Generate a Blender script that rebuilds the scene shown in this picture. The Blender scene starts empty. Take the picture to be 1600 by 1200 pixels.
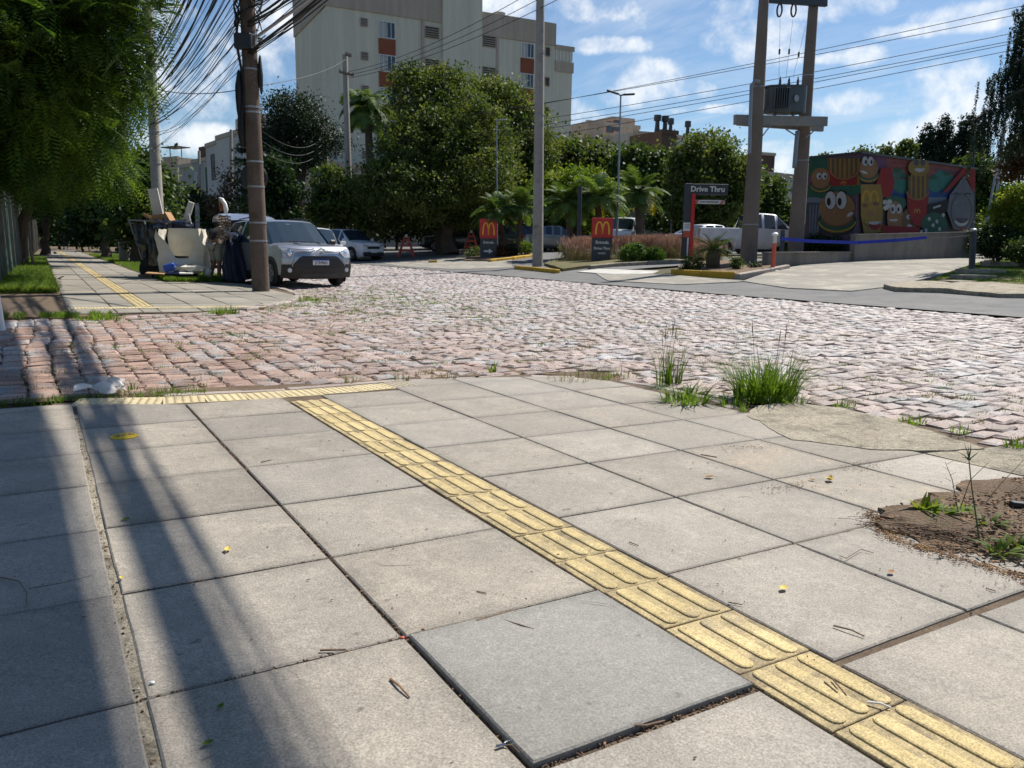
import bpy, math, random
import numpy as np
from mathutils import Vector, Matrix, noise as mnoise
rnd = random.Random(7)
rs = np.random.RandomState(11)
PI = math.pi
sc = bpy.context.scene
COL = sc.collection

# ------------------------------------------------------------------ camera, world, sun, exposure
# world: Y runs down the street, X across it, camera 0.92 m above the pavement it stands on
FPX, CH = 1225.0, 0.92
R = np.array([[0.8592254281739113, 0.07751668602937481, -0.5056904457930582],
              [-0.5113840822165048, 0.15866073967076208, -0.8445786465112113],
              [0.014764282405240145, 0.9842854936826764, 0.17596614131959684]])
cd = bpy.data.cameras.new('camera')
cam = bpy.data.objects.new('camera', cd)
COL.objects.link(cam)
m = Matrix([list(R[0]) + [0], list(R[1]) + [0], list(R[2]) + [CH], [0, 0, 0, 1]])
cam.matrix_world = m
cd.sensor_width = 36.0
cd.lens = 36.0 * FPX / 1600.0
cd.clip_start = 0.05
cd.clip_end = 3000
cd.dof.use_dof = True
cd.dof.focus_distance = 3.2
cd.dof.aperture_fstop = 11.0
sc.camera = cam

SUN_EL = math.radians(50)
SUNH = Vector((0.952, 0.305))
SUNV = Vector((SUNH.x * math.cos(SUN_EL), SUNH.y * math.cos(SUN_EL), math.sin(SUN_EL))).normalized()
sd = bpy.data.lights.new('sun', 'SUN')
sd.energy = 5.0
sd.angle = math.radians(0.53)
sd.color = (1.0, 0.95, 0.87)
sun = bpy.data.objects.new('sun', sd)
COL.objects.link(sun)
sun.rotation_euler = SUNV.to_track_quat('Z', 'Y').to_euler()

sc.view_settings.view_transform = 'Standard'
sc.view_settings.look = 'None'
sc.view_settings.exposure = 0.45
sc.view_settings.gamma = 1.0
sc.view_settings.use_curve_mapping = False

def pixdir(px, py):
    v = R @ np.array([px - 800.0, 600.0 - py, -FPX])
    return v / np.linalg.norm(v)

def make_world():
    w = bpy.data.worlds.new('World')
    sc.world = w
    w.use_nodes = True
    nt = w.node_tree
    N, L = nt.nodes, nt.links
    N.clear()
    out = N.new('ShaderNodeOutputWorld')
    bg = N.new('ShaderNodeBackground')
    bg.inputs['Strength'].default_value = 0.066
    sky = N.new('ShaderNodeTexSky')
    sky.sky_type = 'NISHITA'
    sky.sun_disc = False
    sky.sun_elevation = SUN_EL
    sky.sun_rotation = math.atan2(SUNH.x, SUNH.y)
    sky.air_density = 1.0
    sky.dust_density = 0.6
    sky.ozone_density = 2.0
    tc = N.new('ShaderNodeTexCoord')
    def math_(op, a, b=None, clamp=False):
        n = N.new('ShaderNodeMath'); n.operation = op; n.use_clamp = clamp
        for i, v in enumerate((a, b)):
            if v is None: continue
            if isinstance(v, (int, float)): n.inputs[i].default_value = v
            else: L.new(v, n.inputs[i])
        return n.outputs[0]
    sep = N.new('ShaderNodeSeparateXYZ'); L.new(tc.outputs['Generated'], sep.inputs[0])
    # cloud layer: direction projected on a plane far above
    zc = math_('MAXIMUM', sep.outputs[2], 0.03)
    zc = math_('ADD', zc, 0.10)
    u = math_('DIVIDE', sep.outputs[0], zc); v = math_('DIVIDE', sep.outputs[1], zc)
    comb = N.new('ShaderNodeCombineXYZ'); L.new(u, comb.inputs[0]); L.new(v, comb.inputs[1])
    def noise(vec, scale, det, rough, dist=0.0):
        n = N.new('ShaderNodeTexNoise'); n.inputs['Scale'].default_value = scale
        n.inputs['Detail'].default_value = det; n.inputs['Roughness'].default_value = rough
        n.inputs['Distortion'].default_value = dist
        L.new(vec, n.inputs['Vector']); return n.outputs[0]
    # high thin cirrus, stretched along the street
    mp = N.new('ShaderNodeMapping'); mp.inputs['Rotation'].default_value = (0, 0, 0.9)
    mp.inputs['Scale'].default_value = (1.6, 0.42, 1)
    L.new(comb.outputs[0], mp.inputs[0])
    cir = noise(mp.outputs[0], 1.3, 9, 0.62, 0.5)
    cirm = N.new('ShaderNodeMapRange'); cirm.inputs[1].default_value = 0.50; cirm.inputs[2].default_value = 0.85
    cirm.inputs[4].default_value = 0.60
    L.new(cir, cirm.inputs[0])
    # cumulus puffs: soft lobes at given directions broken up by noise
    fine = noise(tc.outputs['Generated'], 13.0, 8, 0.62, 0.15)
    big = noise(tc.outputs['Generated'], 4.5, 6, 0.6)
    puffs = [(1015, 128, 80, 34), (975, 150, 60, 22), (1075, 140, 40, 18), (1180, 60, 90, 45), (1095, 20, 120, 26), (1230, 75, 40, 30),
             (1345, 88, 45, 16), (1300, 92, 30, 10), (915, 195, 45, 40), (850, 12, 150, 26), (960, 12, 60, 20), (700, 20, 80, 30),
             (1480, 135, 90, 34), (1400, 160, 160, 24), (1320, 168, 150, 16), (1540, 175, 120, 40), (1560, 215, 120, 40), (1440, 205, 110, 24),
             (1200, 265, 90, 30), (1350, 225, 90, 14), (1290, 12, 110, 20), (1570, 20, 110, 22), (1250, 230, 120, 14),
             (285, 95, 80, 70), (320, 220, 110, 24), (430, 60, 60, 60), (450, 120, 60, 40), (1500, 40, 120, 12), (260, 20, 50, 20),
             (1150, 170, 100, 8), (935, 70, 90, 14), (1690, 120, 90, 50), (-260, 120, 200, 60), (1950, 200, 160, 60)]
    acc = None
    up = np.array([0, 0, 1.0])
    for (px, py, sx, sy) in puffs:
        d = pixdir(px, py)
        r = np.cross(d, up); r /= np.linalg.norm(r); q = np.cross(r, d)
        def dot(vec, s):
            n = N.new('ShaderNodeVectorMath'); n.operation = 'DOT_PRODUCT'
            n.inputs[1].default_value = tuple(vec * s); L.new(tc.outputs['Generated'], n.inputs[0]); return n.outputs['Value']
        a = dot(r, FPX / sx); b = dot(q, FPX / sy)
        e = math_('ADD', math_('MULTIPLY', a, a), math_('MULTIPLY', b, b))
        front = dot(d, 1.0)
        f = math_('SUBTRACT', 1.15, math_('MULTIPLY', e, 0.55), True)
        f = math_('MULTIPLY', f, math_('GREATER_THAN', front, 0.3))
        acc = f if acc is None else math_('MAXIMUM', acc, f)
    t = math_('ADD', acc, math_('MULTIPLY', math_('SUBTRACT', fine, 0.5), 2.6))
    t = math_('ADD', t, math_('MULTIPLY', math_('SUBTRACT', big, 0.5), 1.4))
    cm = N.new('ShaderNodeMapRange'); cm.interpolation_type = 'SMOOTHSTEP'
    cm.inputs[1].default_value = 0.68; cm.inputs[2].default_value = 1.55; L.new(t, cm.inputs[0])
    cm2 = math_('MULTIPLY', cm.outputs[0], math_('MULTIPLY', acc, 1.5, True))
    gen = N.new('ShaderNodeMapRange'); gen.inputs[1].default_value = 0.60; gen.inputs[2].default_value = 0.80; gen.inputs[4].default_value = 0.45
    L.new(noise(mp.outputs[0], 2.3, 8, 0.6, 0.2), gen.inputs[0])
    tot = math_('MAXIMUM', math_('MAXIMUM', cm2, cirm.outputs[0]), gen.outputs[0])
    hz = N.new('ShaderNodeMapRange'); hz.inputs[1].default_value = -0.02; hz.inputs[2].default_value = 0.13
    hz.inputs[3].default_value = 0.36; hz.inputs[4].default_value = 0.0; L.new(sep.outputs[2], hz.inputs[0])
    tot = math_('MAXIMUM', tot, hz.outputs[0])
    tint = N.new('ShaderNodeMix'); tint.data_type = 'RGBA'; tint.blend_type = 'MULTIPLY'; tint.inputs[0].default_value = 1.0
    L.new(sky.outputs[0], tint.inputs[6]); tint.inputs[7].default_value = (0.83, 1.00, 1.14, 1)
    # cloud colour: bright tops, greyer where the noise is thick
    shade = N.new('ShaderNodeMix'); shade.data_type = 'RGBA'
    shade.inputs[6].default_value = (8.2, 9.0, 10.0, 1); shade.inputs[7].default_value = (12.6, 12.8, 13.0, 1)
    L.new(fine, shade.inputs[0])
    mix = N.new('ShaderNodeMix'); mix.data_type = 'RGBA'
    L.new(tot, mix.inputs[0]); L.new(tint.outputs[2], mix.inputs[6]); L.new(shade.outputs[2], mix.inputs[7])
    L.new(mix.outputs[2], bg.inputs[0]); L.new(bg.outputs[0], out.inputs[0])
make_world()

# ------------------------------------------------------------------ terrain height and pixel-to-ground helper
AX, AZ = [-40, 0, 5.3, 12, 25, 400], [0.3, 0, -.069, -.10, -.10, -.10]
CX, CZ = [-20, 0, 4.2, 9, 13.5, 16, 19, 24, 32, 400], [.15, 0, -.079, -.02, .08, .25, .42, .6, .75, .75]
def _ip(x, xs, ys):
    if x <= xs[0]: return ys[0]
    for i in range(1, len(xs)):
        if x <= xs[i]:
            t = (x - xs[i-1]) / (xs[i] - xs[i-1]); return ys[i-1] + t * (ys[i] - ys[i-1])
    return ys[-1]
def h(X, Y): return _ip(Y, AX, AZ) + _ip(X, CX, CZ)
def hv(X, Y): return np.interp(Y, AX, AZ) + np.interp(X, CX, CZ)
def D(px, py, depth):
    r = R @ np.array([px - 800.0, 600.0 - py, -FPX]); return Vector(r * depth / FPX) + Vector((0, 0, CH))
def G(px, py, off=0.0):
    r = R @ np.array([px - 800.0, 600.0 - py, -FPX]) / FPX
    t = 0.6
    while t < 300:
        z = CH + r[2] * t
        if z <= h(r[0] * t, r[1] * t) + off: break
        t *= 1.003
    return Vector((r[0] * t, r[1] * t, h(r[0] * t, r[1] * t) + off))
def P(w):
    c = R.T @ (np.array(w, float) - [0, 0, CH]); return 800 + FPX * c[0] / -c[2], 600 - FPX * c[1] / -c[2], -c[2]
FWD = Vector((0.5137, 0.8580, 0)).normalized()
RGT = Vector((0.8580, -0.5137, 0)).normalized()
FACE = math.atan2(RGT.y, RGT.x)     # yaw that makes local +x run to the right of the view and local -y face the camera

# ------------------------------------------------------------------ object helpers
def tag(o, label=None, cat=None, group=None, kind=None):
    if label: o['label'] = label
    if cat: o['category'] = cat
    if group: o['group'] = group
    if kind: o['kind'] = kind
    return o
def empty(name, loc, label, cat, group=None, rz=0.0):
    o = bpy.data.objects.new(name, None); COL.objects.link(o)
    o.location = loc; o.rotation_euler = (0, 0, rz); o.empty_display_size = 0.1
    return tag(o, label, cat, group)
def link(name, me, parent=None, loc=None):
    o = bpy.data.objects.new(name, me); COL.objects.link(o)
    if parent is not None: o.parent = parent
    if loc is not None: o.location = loc
    return o
def copy_tree(o, parent=None):
    c = o.copy(); COL.objects.link(c); c.parent = parent
    for ch in list(o.children): copy_tree(ch, c)
    return c

class MB:
    def __init__(s): s.v = []; s.f = []; s.mi = []; s.cur = 0
    def add(s, vs, fs):
        b = len(s.v); s.v += [tuple(p) for p in vs]
        for f in fs: s.f.append(tuple(b + i for i in f)); s.mi.append(s.cur)
        return s
    def box(s, c, d, rot=None, taper=1.0, bev=0.0):
        hx, hy, hz = d[0] / 2, d[1] / 2, d[2] / 2
        c = Vector(c)
        if bev > 0:
            b = min(bev, hx * .9, hy * .9, hz * .9)
            vs = []
            for sx in (-1, 1):
                for sy in (-1, 1):
                    for sz in (-1, 1):
                        vs += [(sx * (hx - b), sy * (hy - b), sz * hz), (sx * (hx - b), sy * hy, sz * (hz - b)), (sx * hx, sy * (hy - b), sz * (hz - b))]
            def I(sx, sy, sz, k): return ((sx > 0) * 4 + (sy > 0) * 2 + (sz > 0)) * 3 + k
            fs = []
            for q in (-1, 1):
                fs.append([I(-1, -1, q, 0), I(1, -1, q, 0), I(1, 1, q, 0), I(-1, 1, q, 0)])
                fs.append([I(-1, q, -1, 1), I(1, q, -1, 1), I(1, q, 1, 1), I(-1, q, 1, 1)])
                fs.append([I(q, -1, -1, 2), I(q, 1, -1, 2), I(q, 1, 1, 2), I(q, -1, 1, 2)])
                for w in (-1, 1):
                    fs.append([I(-1, q, w, 0), I(1, q, w, 0), I(1, q, w, 1), I(-1, q, w, 1)])
                    fs.append([I(q, -1, w, 0), I(q, 1, w, 0), I(q, 1, w, 2), I(q, -1, w, 2)])
                    fs.append([I(q, w, -1, 1), I(q, w, 1, 1), I(q, w, 1, 2), I(q, w, -1, 2)])
                    for w2 in (-1, 1): fs.append([I(q, w, w2, 0), I(q, w, w2, 1), I(q, w, w2, 2)])
        else:
            vs = [(x * hx * (taper if z > 0 else 1), y * hy * (taper if z > 0 else 1), z * hz) for x in (-1, 1) for y in (-1, 1) for z in (-1, 1)]
            fs = [(0, 1, 3, 2), (4, 6, 7, 5), (0, 4, 5, 1), (2, 3, 7, 6), (0, 2, 6, 4), (1, 5, 7, 3)]
        if rot is not None: vs = [tuple(rot @ Vector(p)) for p in vs]
        return s.add([(p[0] + c.x, p[1] + c.y, p[2] + c.z) for p in vs], fs)
    def tube(s, pts, r, n=8, caps=True):
        pts = [Vector(p) for p in pts]
        rr = r if hasattr(r, '__len__') else [r] * len(pts)
        vs = []; prev = None
        for i, p in enumerate(pts):
            d = (pts[min(i + 1, len(pts) - 1)] - pts[max(i - 1, 0)])
            if d.length < 1e-9: d = Vector((0, 0, 1))
            d.normalize()
            if prev is None:
                a = Vector((1, 0, 0)) if abs(d.x) < .9 else Vector((0, 1, 0))
                u = (a - d * a.dot(d)).normalized()
            else: u = (prev - d * prev.dot(d)).normalized()
            prev = u; w = d.cross(u)
            for k in range(n):
                a = 2 * PI * k / n; vs.append(p + (u * math.cos(a) + w * math.sin(a)) * rr[i])
        fs = []
        for i in range(len(pts) - 1):
            for k in range(n):
                a = i * n + k; b = i * n + (k + 1) % n; fs.append((a, b, b + n, a + n))
        if caps: fs.append(tuple(range(n))[::-1]); fs.append(tuple(range((len(pts) - 1) * n, len(pts) * n)))
        return s.add(vs, fs)
    def lathe(s, prof, n=16, c=(0, 0, 0), axis='z'):
        vs = []
        for (r, z) in prof:
            for k in range(n):
                a = 2 * PI * k / n; x, y = r * math.cos(a), r * math.sin(a)
                vs.append((x, y, z) if axis == 'z' else ((z, x, y) if axis == 'x' else (x, z, y)))
        fs = []
        for i in range(len(prof) - 1):
            for k in range(n):
                a = i * n + k; b = i * n + (k + 1) % n; fs.append((a, b, b + n, a + n))
        fs.append(tuple(range(n))); fs.append(tuple(range((len(prof) - 1) * n, len(prof) * n)))
        return s.add([(p[0] + c[0], p[1] + c[1], p[2] + c[2]) for p in vs], fs)
    def ell(s, c, r, nu=12, nv=8, jit=0.0, seed=0, rot=None):
        q = random.Random(seed); vs = []
        for j in range(nv + 1):
            th = PI * j / nv
            for i in range(nu):
                ph = 2 * PI * i / nu
                k = 1 + (q.uniform(-jit, jit) if jit else 0)
                p = Vector((r[0] * math.sin(th) * math.cos(ph) * k, r[1] * math.sin(th) * math.sin(ph) * k, r[2] * math.cos(th) * k))
                if rot is not None: p = rot @ p
                vs.append((c[0] + p.x, c[1] + p.y, c[2] + p.z))
        fs = []
        for j in range(nv):
            for i in range(nu):
                a = j * nu + i; b = j * nu + (i + 1) % nu; fs.append((a, b, b + nu, a + nu))
        return s.add(vs, fs)
    def prism(s, poly, z0, z1, axis='z'):
        n = len(poly)
        def mp(p, z): return (p[0], p[1], z) if axis == 'z' else ((p[0], z, p[1]) if axis == 'y' else (z, p[0], p[1]))
        vs = [mp(p, z0) for p in poly] + [mp(p, z1) for p in poly]
        fs = [tuple(range(n))[::-1], tuple(range(n, 2 * n))] + [(i, (i + 1) % n, n + (i + 1) % n, n + i) for i in range(n)]
        return s.add(vs, fs)
    def mesh(s, name, mats, smooth=False):
        me = bpy.data.meshes.new(name); me.from_pydata(s.v, [], s.f)
        if not isinstance(mats, (list, tuple)): mats = [mats]
        for q in mats: me.materials.append(q)
        me.polygons.foreach_set('material_index', s.mi)
        if smooth:
            me.polygons.foreach_set('use_smooth', [True] * len(me.polygons))
        me.validate(); me.update()
        if smooth and hasattr(me, 'set_sharp_from_angle'): me.set_sharp_from_angle(angle=math.radians(42))
        return me
    def build(s, name, mats, parent=None, smooth=False, loc=None):
        return link(name, s.mesh(name, mats, smooth), parent, loc)

def np_mesh(name, V, nper, mats, mi=None, smooth=False):
    """V: (n, nper, 3) faces that share nothing"""
    n = V.shape[0]; me = bpy.data.meshes.new(name)
    me.vertices.add(n * nper); me.vertices.foreach_set('co', V.reshape(-1).astype(np.float32))
    me.loops.add(n * nper); me.loops.foreach_set('vertex_index', np.arange(n * nper, dtype=np.int32))
    me.polygons.add(n); me.polygons.foreach_set('loop_start', np.arange(0, n * nper, nper, dtype=np.int32))
    for q in (mats if isinstance(mats, (list, tuple)) else [mats]): me.materials.append(q)
    if mi is not None: me.polygons.foreach_set('material_index', mi.astype(np.int32))
    me.update(calc_edges=True); return me
def np_mesh_idx(name, V, F, mats, mi=None):
    n, k = F.shape; me = bpy.data.meshes.new(name)
    me.vertices.add(len(V)); me.vertices.foreach_set('co', V.reshape(-1).astype(np.float32))
    me.loops.add(n * k); me.loops.foreach_set('vertex_index', F.reshape(-1).astype(np.int32))
    me.polygons.add(n); me.polygons.foreach_set('loop_start', np.arange(0, n * k, k, dtype=np.int32))
    for q in (mats if isinstance(mats, (list, tuple)) else [mats]): me.materials.append(q)
    if mi is not None: me.polygons.foreach_set('material_index', mi.astype(np.int32))
    me.update(calc_edges=True); return me

# ------------------------------------------------------------------ materials
def nodes(name):
    mt = bpy.data.materials.new(name); mt.use_nodes = True
    nt = mt.node_tree; b = nt.nodes['Principled BSDF']
    return mt, nt.nodes, nt.links, b
def setin(b, k, v):
    if k in b.inputs: b.inputs[k].default_value = v
def mixc(N, L, fac, a, b, mode='MIX'):
    n = N.new('ShaderNodeMix'); n.data_type = 'RGBA'; n.blend_type = mode
    for i, v in ((0, fac), (6, a), (7, b)):
        if isinstance(v, (int, float)): n.inputs[i].default_value = v
        elif isinstance(v, tuple): n.inputs[i].default_value = v if len(v) == 4 else v + (1,)
        else: L.new(v, n.inputs[i])
    return n.outputs[2]
def ramp(N, L, src, a, b, lo=0.0, hi=1.0):
    n = N.new('ShaderNodeMapRange'); n.inputs[1].default_value = a; n.inputs[2].default_value = b
    n.inputs[3].default_value = lo; n.inputs[4].default_value = hi; L.new(src, n.inputs[0]); return n.outputs[0]
def noiz(N, L, vec, scale, det=5, rough=.6, dist=0):
    n = N.new('ShaderNodeTexNoise'); n.inputs['Scale'].default_value = scale; n.inputs['Detail'].default_value = det
    n.inputs['Roughness'].default_value = rough; n.inputs['Distortion'].default_value = dist
    if vec is not None: L.new(vec, n.inputs['Vector'])
    return n.outputs[0]
def flat(name, c, rough=.6, metal=0.0, spec=.5, coat=0.0, emis=None, alpha=None, trans=0.0):
    mt, N, L, b = nodes(name)
    b.inputs['Base Color'].default_value = (*c, 1); b.inputs['Roughness'].default_value = rough
    b.inputs['Metallic'].default_value = metal
    setin(b, 'Specular IOR Level', spec); setin(b, 'Coat Weight', coat); setin(b, 'Transmission Weight', trans)
    # faint tone variation so nothing is perfectly uniform
    g = N.new('ShaderNodeNewGeometry')
    f = noiz(N, L, g.outputs['Position'], 3.1, 5, .65)
    L.new(mixc(N, L, ramp(N, L, f, .35, .7), tuple(x * .86 for x in c), tuple(min(1, x * 1.10) for x in c)), b.inputs['Base Color'])
    return mt
def rough_mat(name, c1, c2, scale=4.0, fine=60.0, finec=.25, rough=.85, bump=.3, bscale=40.0, bdist=.01, objrnd=0.0, island=0.0, c3=None, c3thr=(.6, .7), spec=.3, dist=0.0, mid=0.0, edge=False, grad=None, streak=0.0):
    """two tones by large noise, fine speckle, optional third tone in patches, bump"""
    mt, N, L, b = nodes(name)
    g = N.new('ShaderNodeNewGeometry'); pos = g.outputs['Position']
    big = noiz(N, L, pos, scale, 6, .62, dist)
    col = mixc(N, L, ramp(N, L, big, .32, .68), c1, c2)
    if grad:
        # stones are redder towards the side street
        sx_ = N.new('ShaderNodeSeparateXYZ'); L.new(pos, sx_.inputs[0])
        ad = N.new('ShaderNodeMath'); ad.operation = 'MULTIPLY_ADD'; L.new(noiz(N, L, pos, .9, 4, .6), ad.inputs[0]); ad.inputs[1].default_value = 3.4; L.new(sx_.outputs[0], ad.inputs[2])
        col = mixc(N, L, ramp(N, L, ad.outputs[0], 2.2, 8.2, 1, 0), col, mixc(N, L, ramp(N, L, big, .32, .68), grad[0], grad[1]))
    if c3 is not None:
        p3 = noiz(N, L, pos, scale * .7 + 1.3, 7, .68, .4)
        col = mixc(N, L, ramp(N, L, p3, c3thr[0], c3thr[1]), col, c3)
    if mid:
        k = ramp(N, L, noiz(N, L, pos, 34, 6, .75), .30, .70, 1 - mid, 1 + mid)
        cb = N.new('ShaderNodeCombineColor'); [L.new(k, cb.inputs[i]) for i in range(3)]
        col = mixc(N, L, 1.0, col, cb.outputs[0], 'MULTIPLY')
        sp = ramp(N, L, noiz(N, L, pos, 21, 2, .5), .70, .78)
        col = mixc(N, L, sp, col, tuple(x * .55 for x in c1))
    if edge:
        # grime along the joints of the slab grid
        def mt_(op, a, b=None, c=None):
            n = N.new('ShaderNodeMath'); n.operation = op
            for i, v in enumerate((a, b, c)):
                if v is None: continue
                if isinstance(v, (int, float)): n.inputs[i].default_value = v
                else: L.new(v, n.inputs[i])
            return n.outputs[0]
        sp_ = N.new('ShaderNodeSeparateXYZ'); L.new(pos, sp_.inputs[0])
        def near(v, o_, p_): return mt_('ABSOLUTE', mt_('SUBTRACT', mt_('FRACT', mt_('DIVIDE', mt_('SUBTRACT', v, o_), p_)), .5))
        dy = near(sp_.outputs[1], 1.08, .585); xl = near(sp_.outputs[0], .105, .596); xr = near(sp_.outputs[0], 1.548, .567)
        isr = mt_('GREATER_THAN', sp_.outputs[0], 1.4); dx = mt_('ADD', mt_('MULTIPLY', xl, mt_('SUBTRACT', 1.0, isr)), mt_('MULTIPLY', xr, isr))
        dm = mt_('MAXIMUM', dx, dy); dm = mt_('ADD', dm, mt_('MULTIPLY', mt_('SUBTRACT', noiz(N, L, pos, 7, 6, .7), .5), .22))
        col = mixc(N, L, ramp(N, L, dm, .40, .54, 0, .55), col, tuple(x * .52 for x in c1))
        hue = mt_('FRACT', mt_('MULTIPLY', N.new('ShaderNodeObjectInfo').outputs['Random'], 7.3))
        col = mixc(N, L, mt_('MULTIPLY', hue, .35), col, (.238, .232, .218, 1))
    if streak:
        mpn = N.new('ShaderNodeMapping'); mpn.inputs['Scale'].default_value = (1.7, 1.7, .09); L.new(pos, mpn.inputs[0])
        k = ramp(N, L, noiz(N, L, mpn.outputs[0], 1.0, 7, .7), .35, .70, 1 + streak * .3, 1 - streak)
        cb = N.new('ShaderNodeCombineColor'); [L.new(k, cb.inputs[i]) for i in range(3)]
        col = mixc(N, L, 1.0, col, cb.outputs[0], 'MULTIPLY')
    fn = noiz(N, L, pos, fine, 3, .7)
    k = ramp(N, L, fn, .3, .7, 1 - finec, 1 + finec)
    cb = N.new('ShaderNodeCombineColor'); [L.new(k, cb.inputs[i]) for i in range(3)]
    col = mixc(N, L, 1.0, col, cb.outputs[0], 'MULTIPLY')
    if objrnd or island:
        if objrnd: src = N.new('ShaderNodeObjectInfo').outputs['Random']
        else: src = g.outputs['Random Per Island']
        amt = objrnd or island
        k = ramp(N, L, src, 0, 1, 1 - amt, 1 + amt)
        cb = N.new('ShaderNodeCombineColor'); [L.new(k, cb.inputs[i]) for i in range(3)]
        col = mixc(N, L, 1.0, col, cb.outputs[0], 'MULTIPLY')
    L.new(col, b.inputs['Base Color'])
    b.inputs['Roughness'].default_value = rough; setin(b, 'Specular IOR Level', spec)
    if bump:
        bn = N.new('ShaderNodeBump'); bn.inputs['Strength'].default_value = bump; bn.inputs['Distance'].default_value = bdist
        L.new(noiz(N, L, pos, bscale, 8, .7), bn.inputs['Height']); L.new(bn.outputs[0], b.inputs['Normal'])
    return mt
def leaf_mat(name, c1, c2, trans=.35, c3=None):
    mt, N, L, b = nodes(name)
    g = N.new('ShaderNodeNewGeometry')
    col = mixc(N, L, g.outputs['Random Per Island'], c1, c2)
    big = noiz(N, L, g.outputs['Position'], .75, 4, .65)
    dk = ramp(N, L, noiz(N, L, g.outputs['Position'], 1.6, 3, .6), .35, .6)
    col = mixc(N, L, dk, tuple(x * .62 for x in c1), col)
    col = mixc(N, L, ramp(N, L, big, .47, .66), col, c3 if c3 else tuple(x * 1.25 for x in c2))
    L.new(col, b.inputs['Base Color']); b.inputs['Roughness'].default_value = .58; setin(b, 'Specular IOR Level', .22)
    tr = N.new('ShaderNodeBsdfTranslucent')
    tcol = mixc(N, L, 1.0, col, (1.35, 1.3, .6, 1), 'MULTIPLY'); L.new(tcol, tr.inputs['Color'])
    mx = N.new('ShaderNodeMixShader'); mx.inputs[0].default_value = trans
    out = [n for n in N if n.type == 'OUTPUT_MATERIAL'][0]
    L.new(b.outputs[0], mx.inputs[1]); L.new(tr.outputs[0], mx.inputs[2]); L.new(mx.outputs[0], out.inputs['Surface'])
    return mt

M = {}
M['slab'] = rough_mat('basalt_slab', (.240, .212, .172), (.345, .302, .245), 2.6, 190, .42, .74, .5, 110, .006, objrnd=.13, c3=(.40, .35, .28), c3thr=(.52, .78), spec=.4, dist=.6, mid=.20, edge=True)
M['slab_sandy'] = rough_mat('sanded_slab', (.25, .225, .185), (.33, .29, .235), 3.0, 190, .36, .85, .45, 150, .005, objrnd=.08, c3=(.39, .31, .23), c3thr=(.52, .72), spec=.3, dist=.6, mid=.2, edge=True)
M['slab_blue'] = rough_mat('bluish_slab', (.225, .213, .188), (.285, .270, .240), 3.0, 190, .34, .70, .45, 120, .005, objrnd=.05, spec=.4, mid=.18, edge=True)
M['sand'] = rough_mat('joint_sand', (.16, .115, .075), (.09, .065, .045), 9, 180, .5, .95, .8, 120, .006)
M['soil'] = rough_mat('soil', (.22, .155, .10), (.12, .082, .055), 6, 90, .5, .95, 1.0, 60, .02, c3=(.34, .21, .12), c3thr=(.55, .68))
M['tactile'] = rough_mat('yellow_tactile', (.46, .355, .165), (.56, .445, .225), 5, 210, .45, .85, .6, 150, .004, objrnd=.12, c3=(.34, .275, .165), c3thr=(.50, .68), mid=.2)
M['tactile_base'] = rough_mat('tactile_groove', (.36, .285, .15), (.44, .35, .19), 9, 210, .45, .9, .6, 150, .004, objrnd=.12, c3=(.22, .175, .11), c3thr=(.48, .62), mid=.25)
M['tactile_pale'] = rough_mat('pale_tactile', (.52, .43, .25), (.60, .50, .31), 6, 160, .25, .85, .5, 150, .003, objrnd=.08, c3=(.40, .33, .22), c3thr=(.57, .72))
M['cobble'] = rough_mat('granite_cobble', (.30, .235, .21), (.42, .35, .32), 1.3, 120, .55, .62, 1.0, 70, .012, grad=((.30, .18, .13), (.42, .28, .21)), objrnd=.26, c3=(.30, .30, .29), c3thr=(.50, .64), spec=.6)
M['cobble_far'] = rough_mat('granite_cobble_field', (.30, .235, .21), (.43, .36, .33), .9, 120, .55, .60, 1.0, 70, .012, grad=((.30, .18, .13), (.42, .28, .21)), island=.24, c3=(.40, .385, .38), c3thr=(.48, .62), spec=.6)
M['cobbled_dirt'] = rough_mat('cobble_bed', (.17, .12, .085), (.11, .085, .055), 3, 60, .5, .95, .8, 60, .01, c3=(.07, .085, .03), c3thr=(.52, .62))
M['apron'] = rough_mat('weathered_concrete', (.38, .335, .255), (.29, .25, .185), 6, 120, .5, .9, 1.0, 60, .012, c3=(.17, .15, .11), c3thr=(.50, .66), mid=.35)
M['kerb'] = rough_mat('granite_kerb', (.30, .25, .22), (.40, .35, .31), 3, 100, .3, .85, .8, 60, .01, objrnd=.1)
M['farslab'] = rough_mat('far_slab', (.215, .198, .165), (.29, .262, .215), 1.6, 60, .22, .8, .3, 80, .005, objrnd=.13, spec=.35)
M['asphalt'] = rough_mat('asphalt', (.125, .125, .125), (.18, .175, .165), .8, 60, .3, .85, .6, 70, .008, c3=(.10, .10, .105), c3thr=(.5, .7), spec=.3)
M['concrete_drive'] = rough_mat('driveway_concrete', (.285, .265, .225), (.215, .20, .172), .55, 40, .2, .88, .4, 40, .008, c3=(.42, .38, .31), c3thr=(.5, .66))
M['white_line'] = rough_mat('worn_white_paint', (.60, .585, .54), (.40, .38, .34), 2.2, 40, .15, .8, .2, 60, .003)
M['yellow_paint'] = rough_mat('yellow_kerb_paint', (.60, .37, .035), (.42, .26, .03), 4, 60, .2, .75, .4, 40, .006, c3=(.25, .2, .12), c3thr=(.6, .75))
M['earth'] = rough_mat('ground_earth', (.10, .085, .05), (.065, .07, .03), .5, 20, .3, .95, .3, 20, .02)
M['lawn'] = rough_mat('lawn_soil', (.10, .105, .035), (.15, .115, .06), 1.2, 40, .4, .95, .8, 30, .02)
M['wall_beige'] = rough_mat('beige_render', (.60, .55, .44), (.65, .60, .485), .12, 8, .05, .9, .1, 20, .01, streak=.16)
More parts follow.
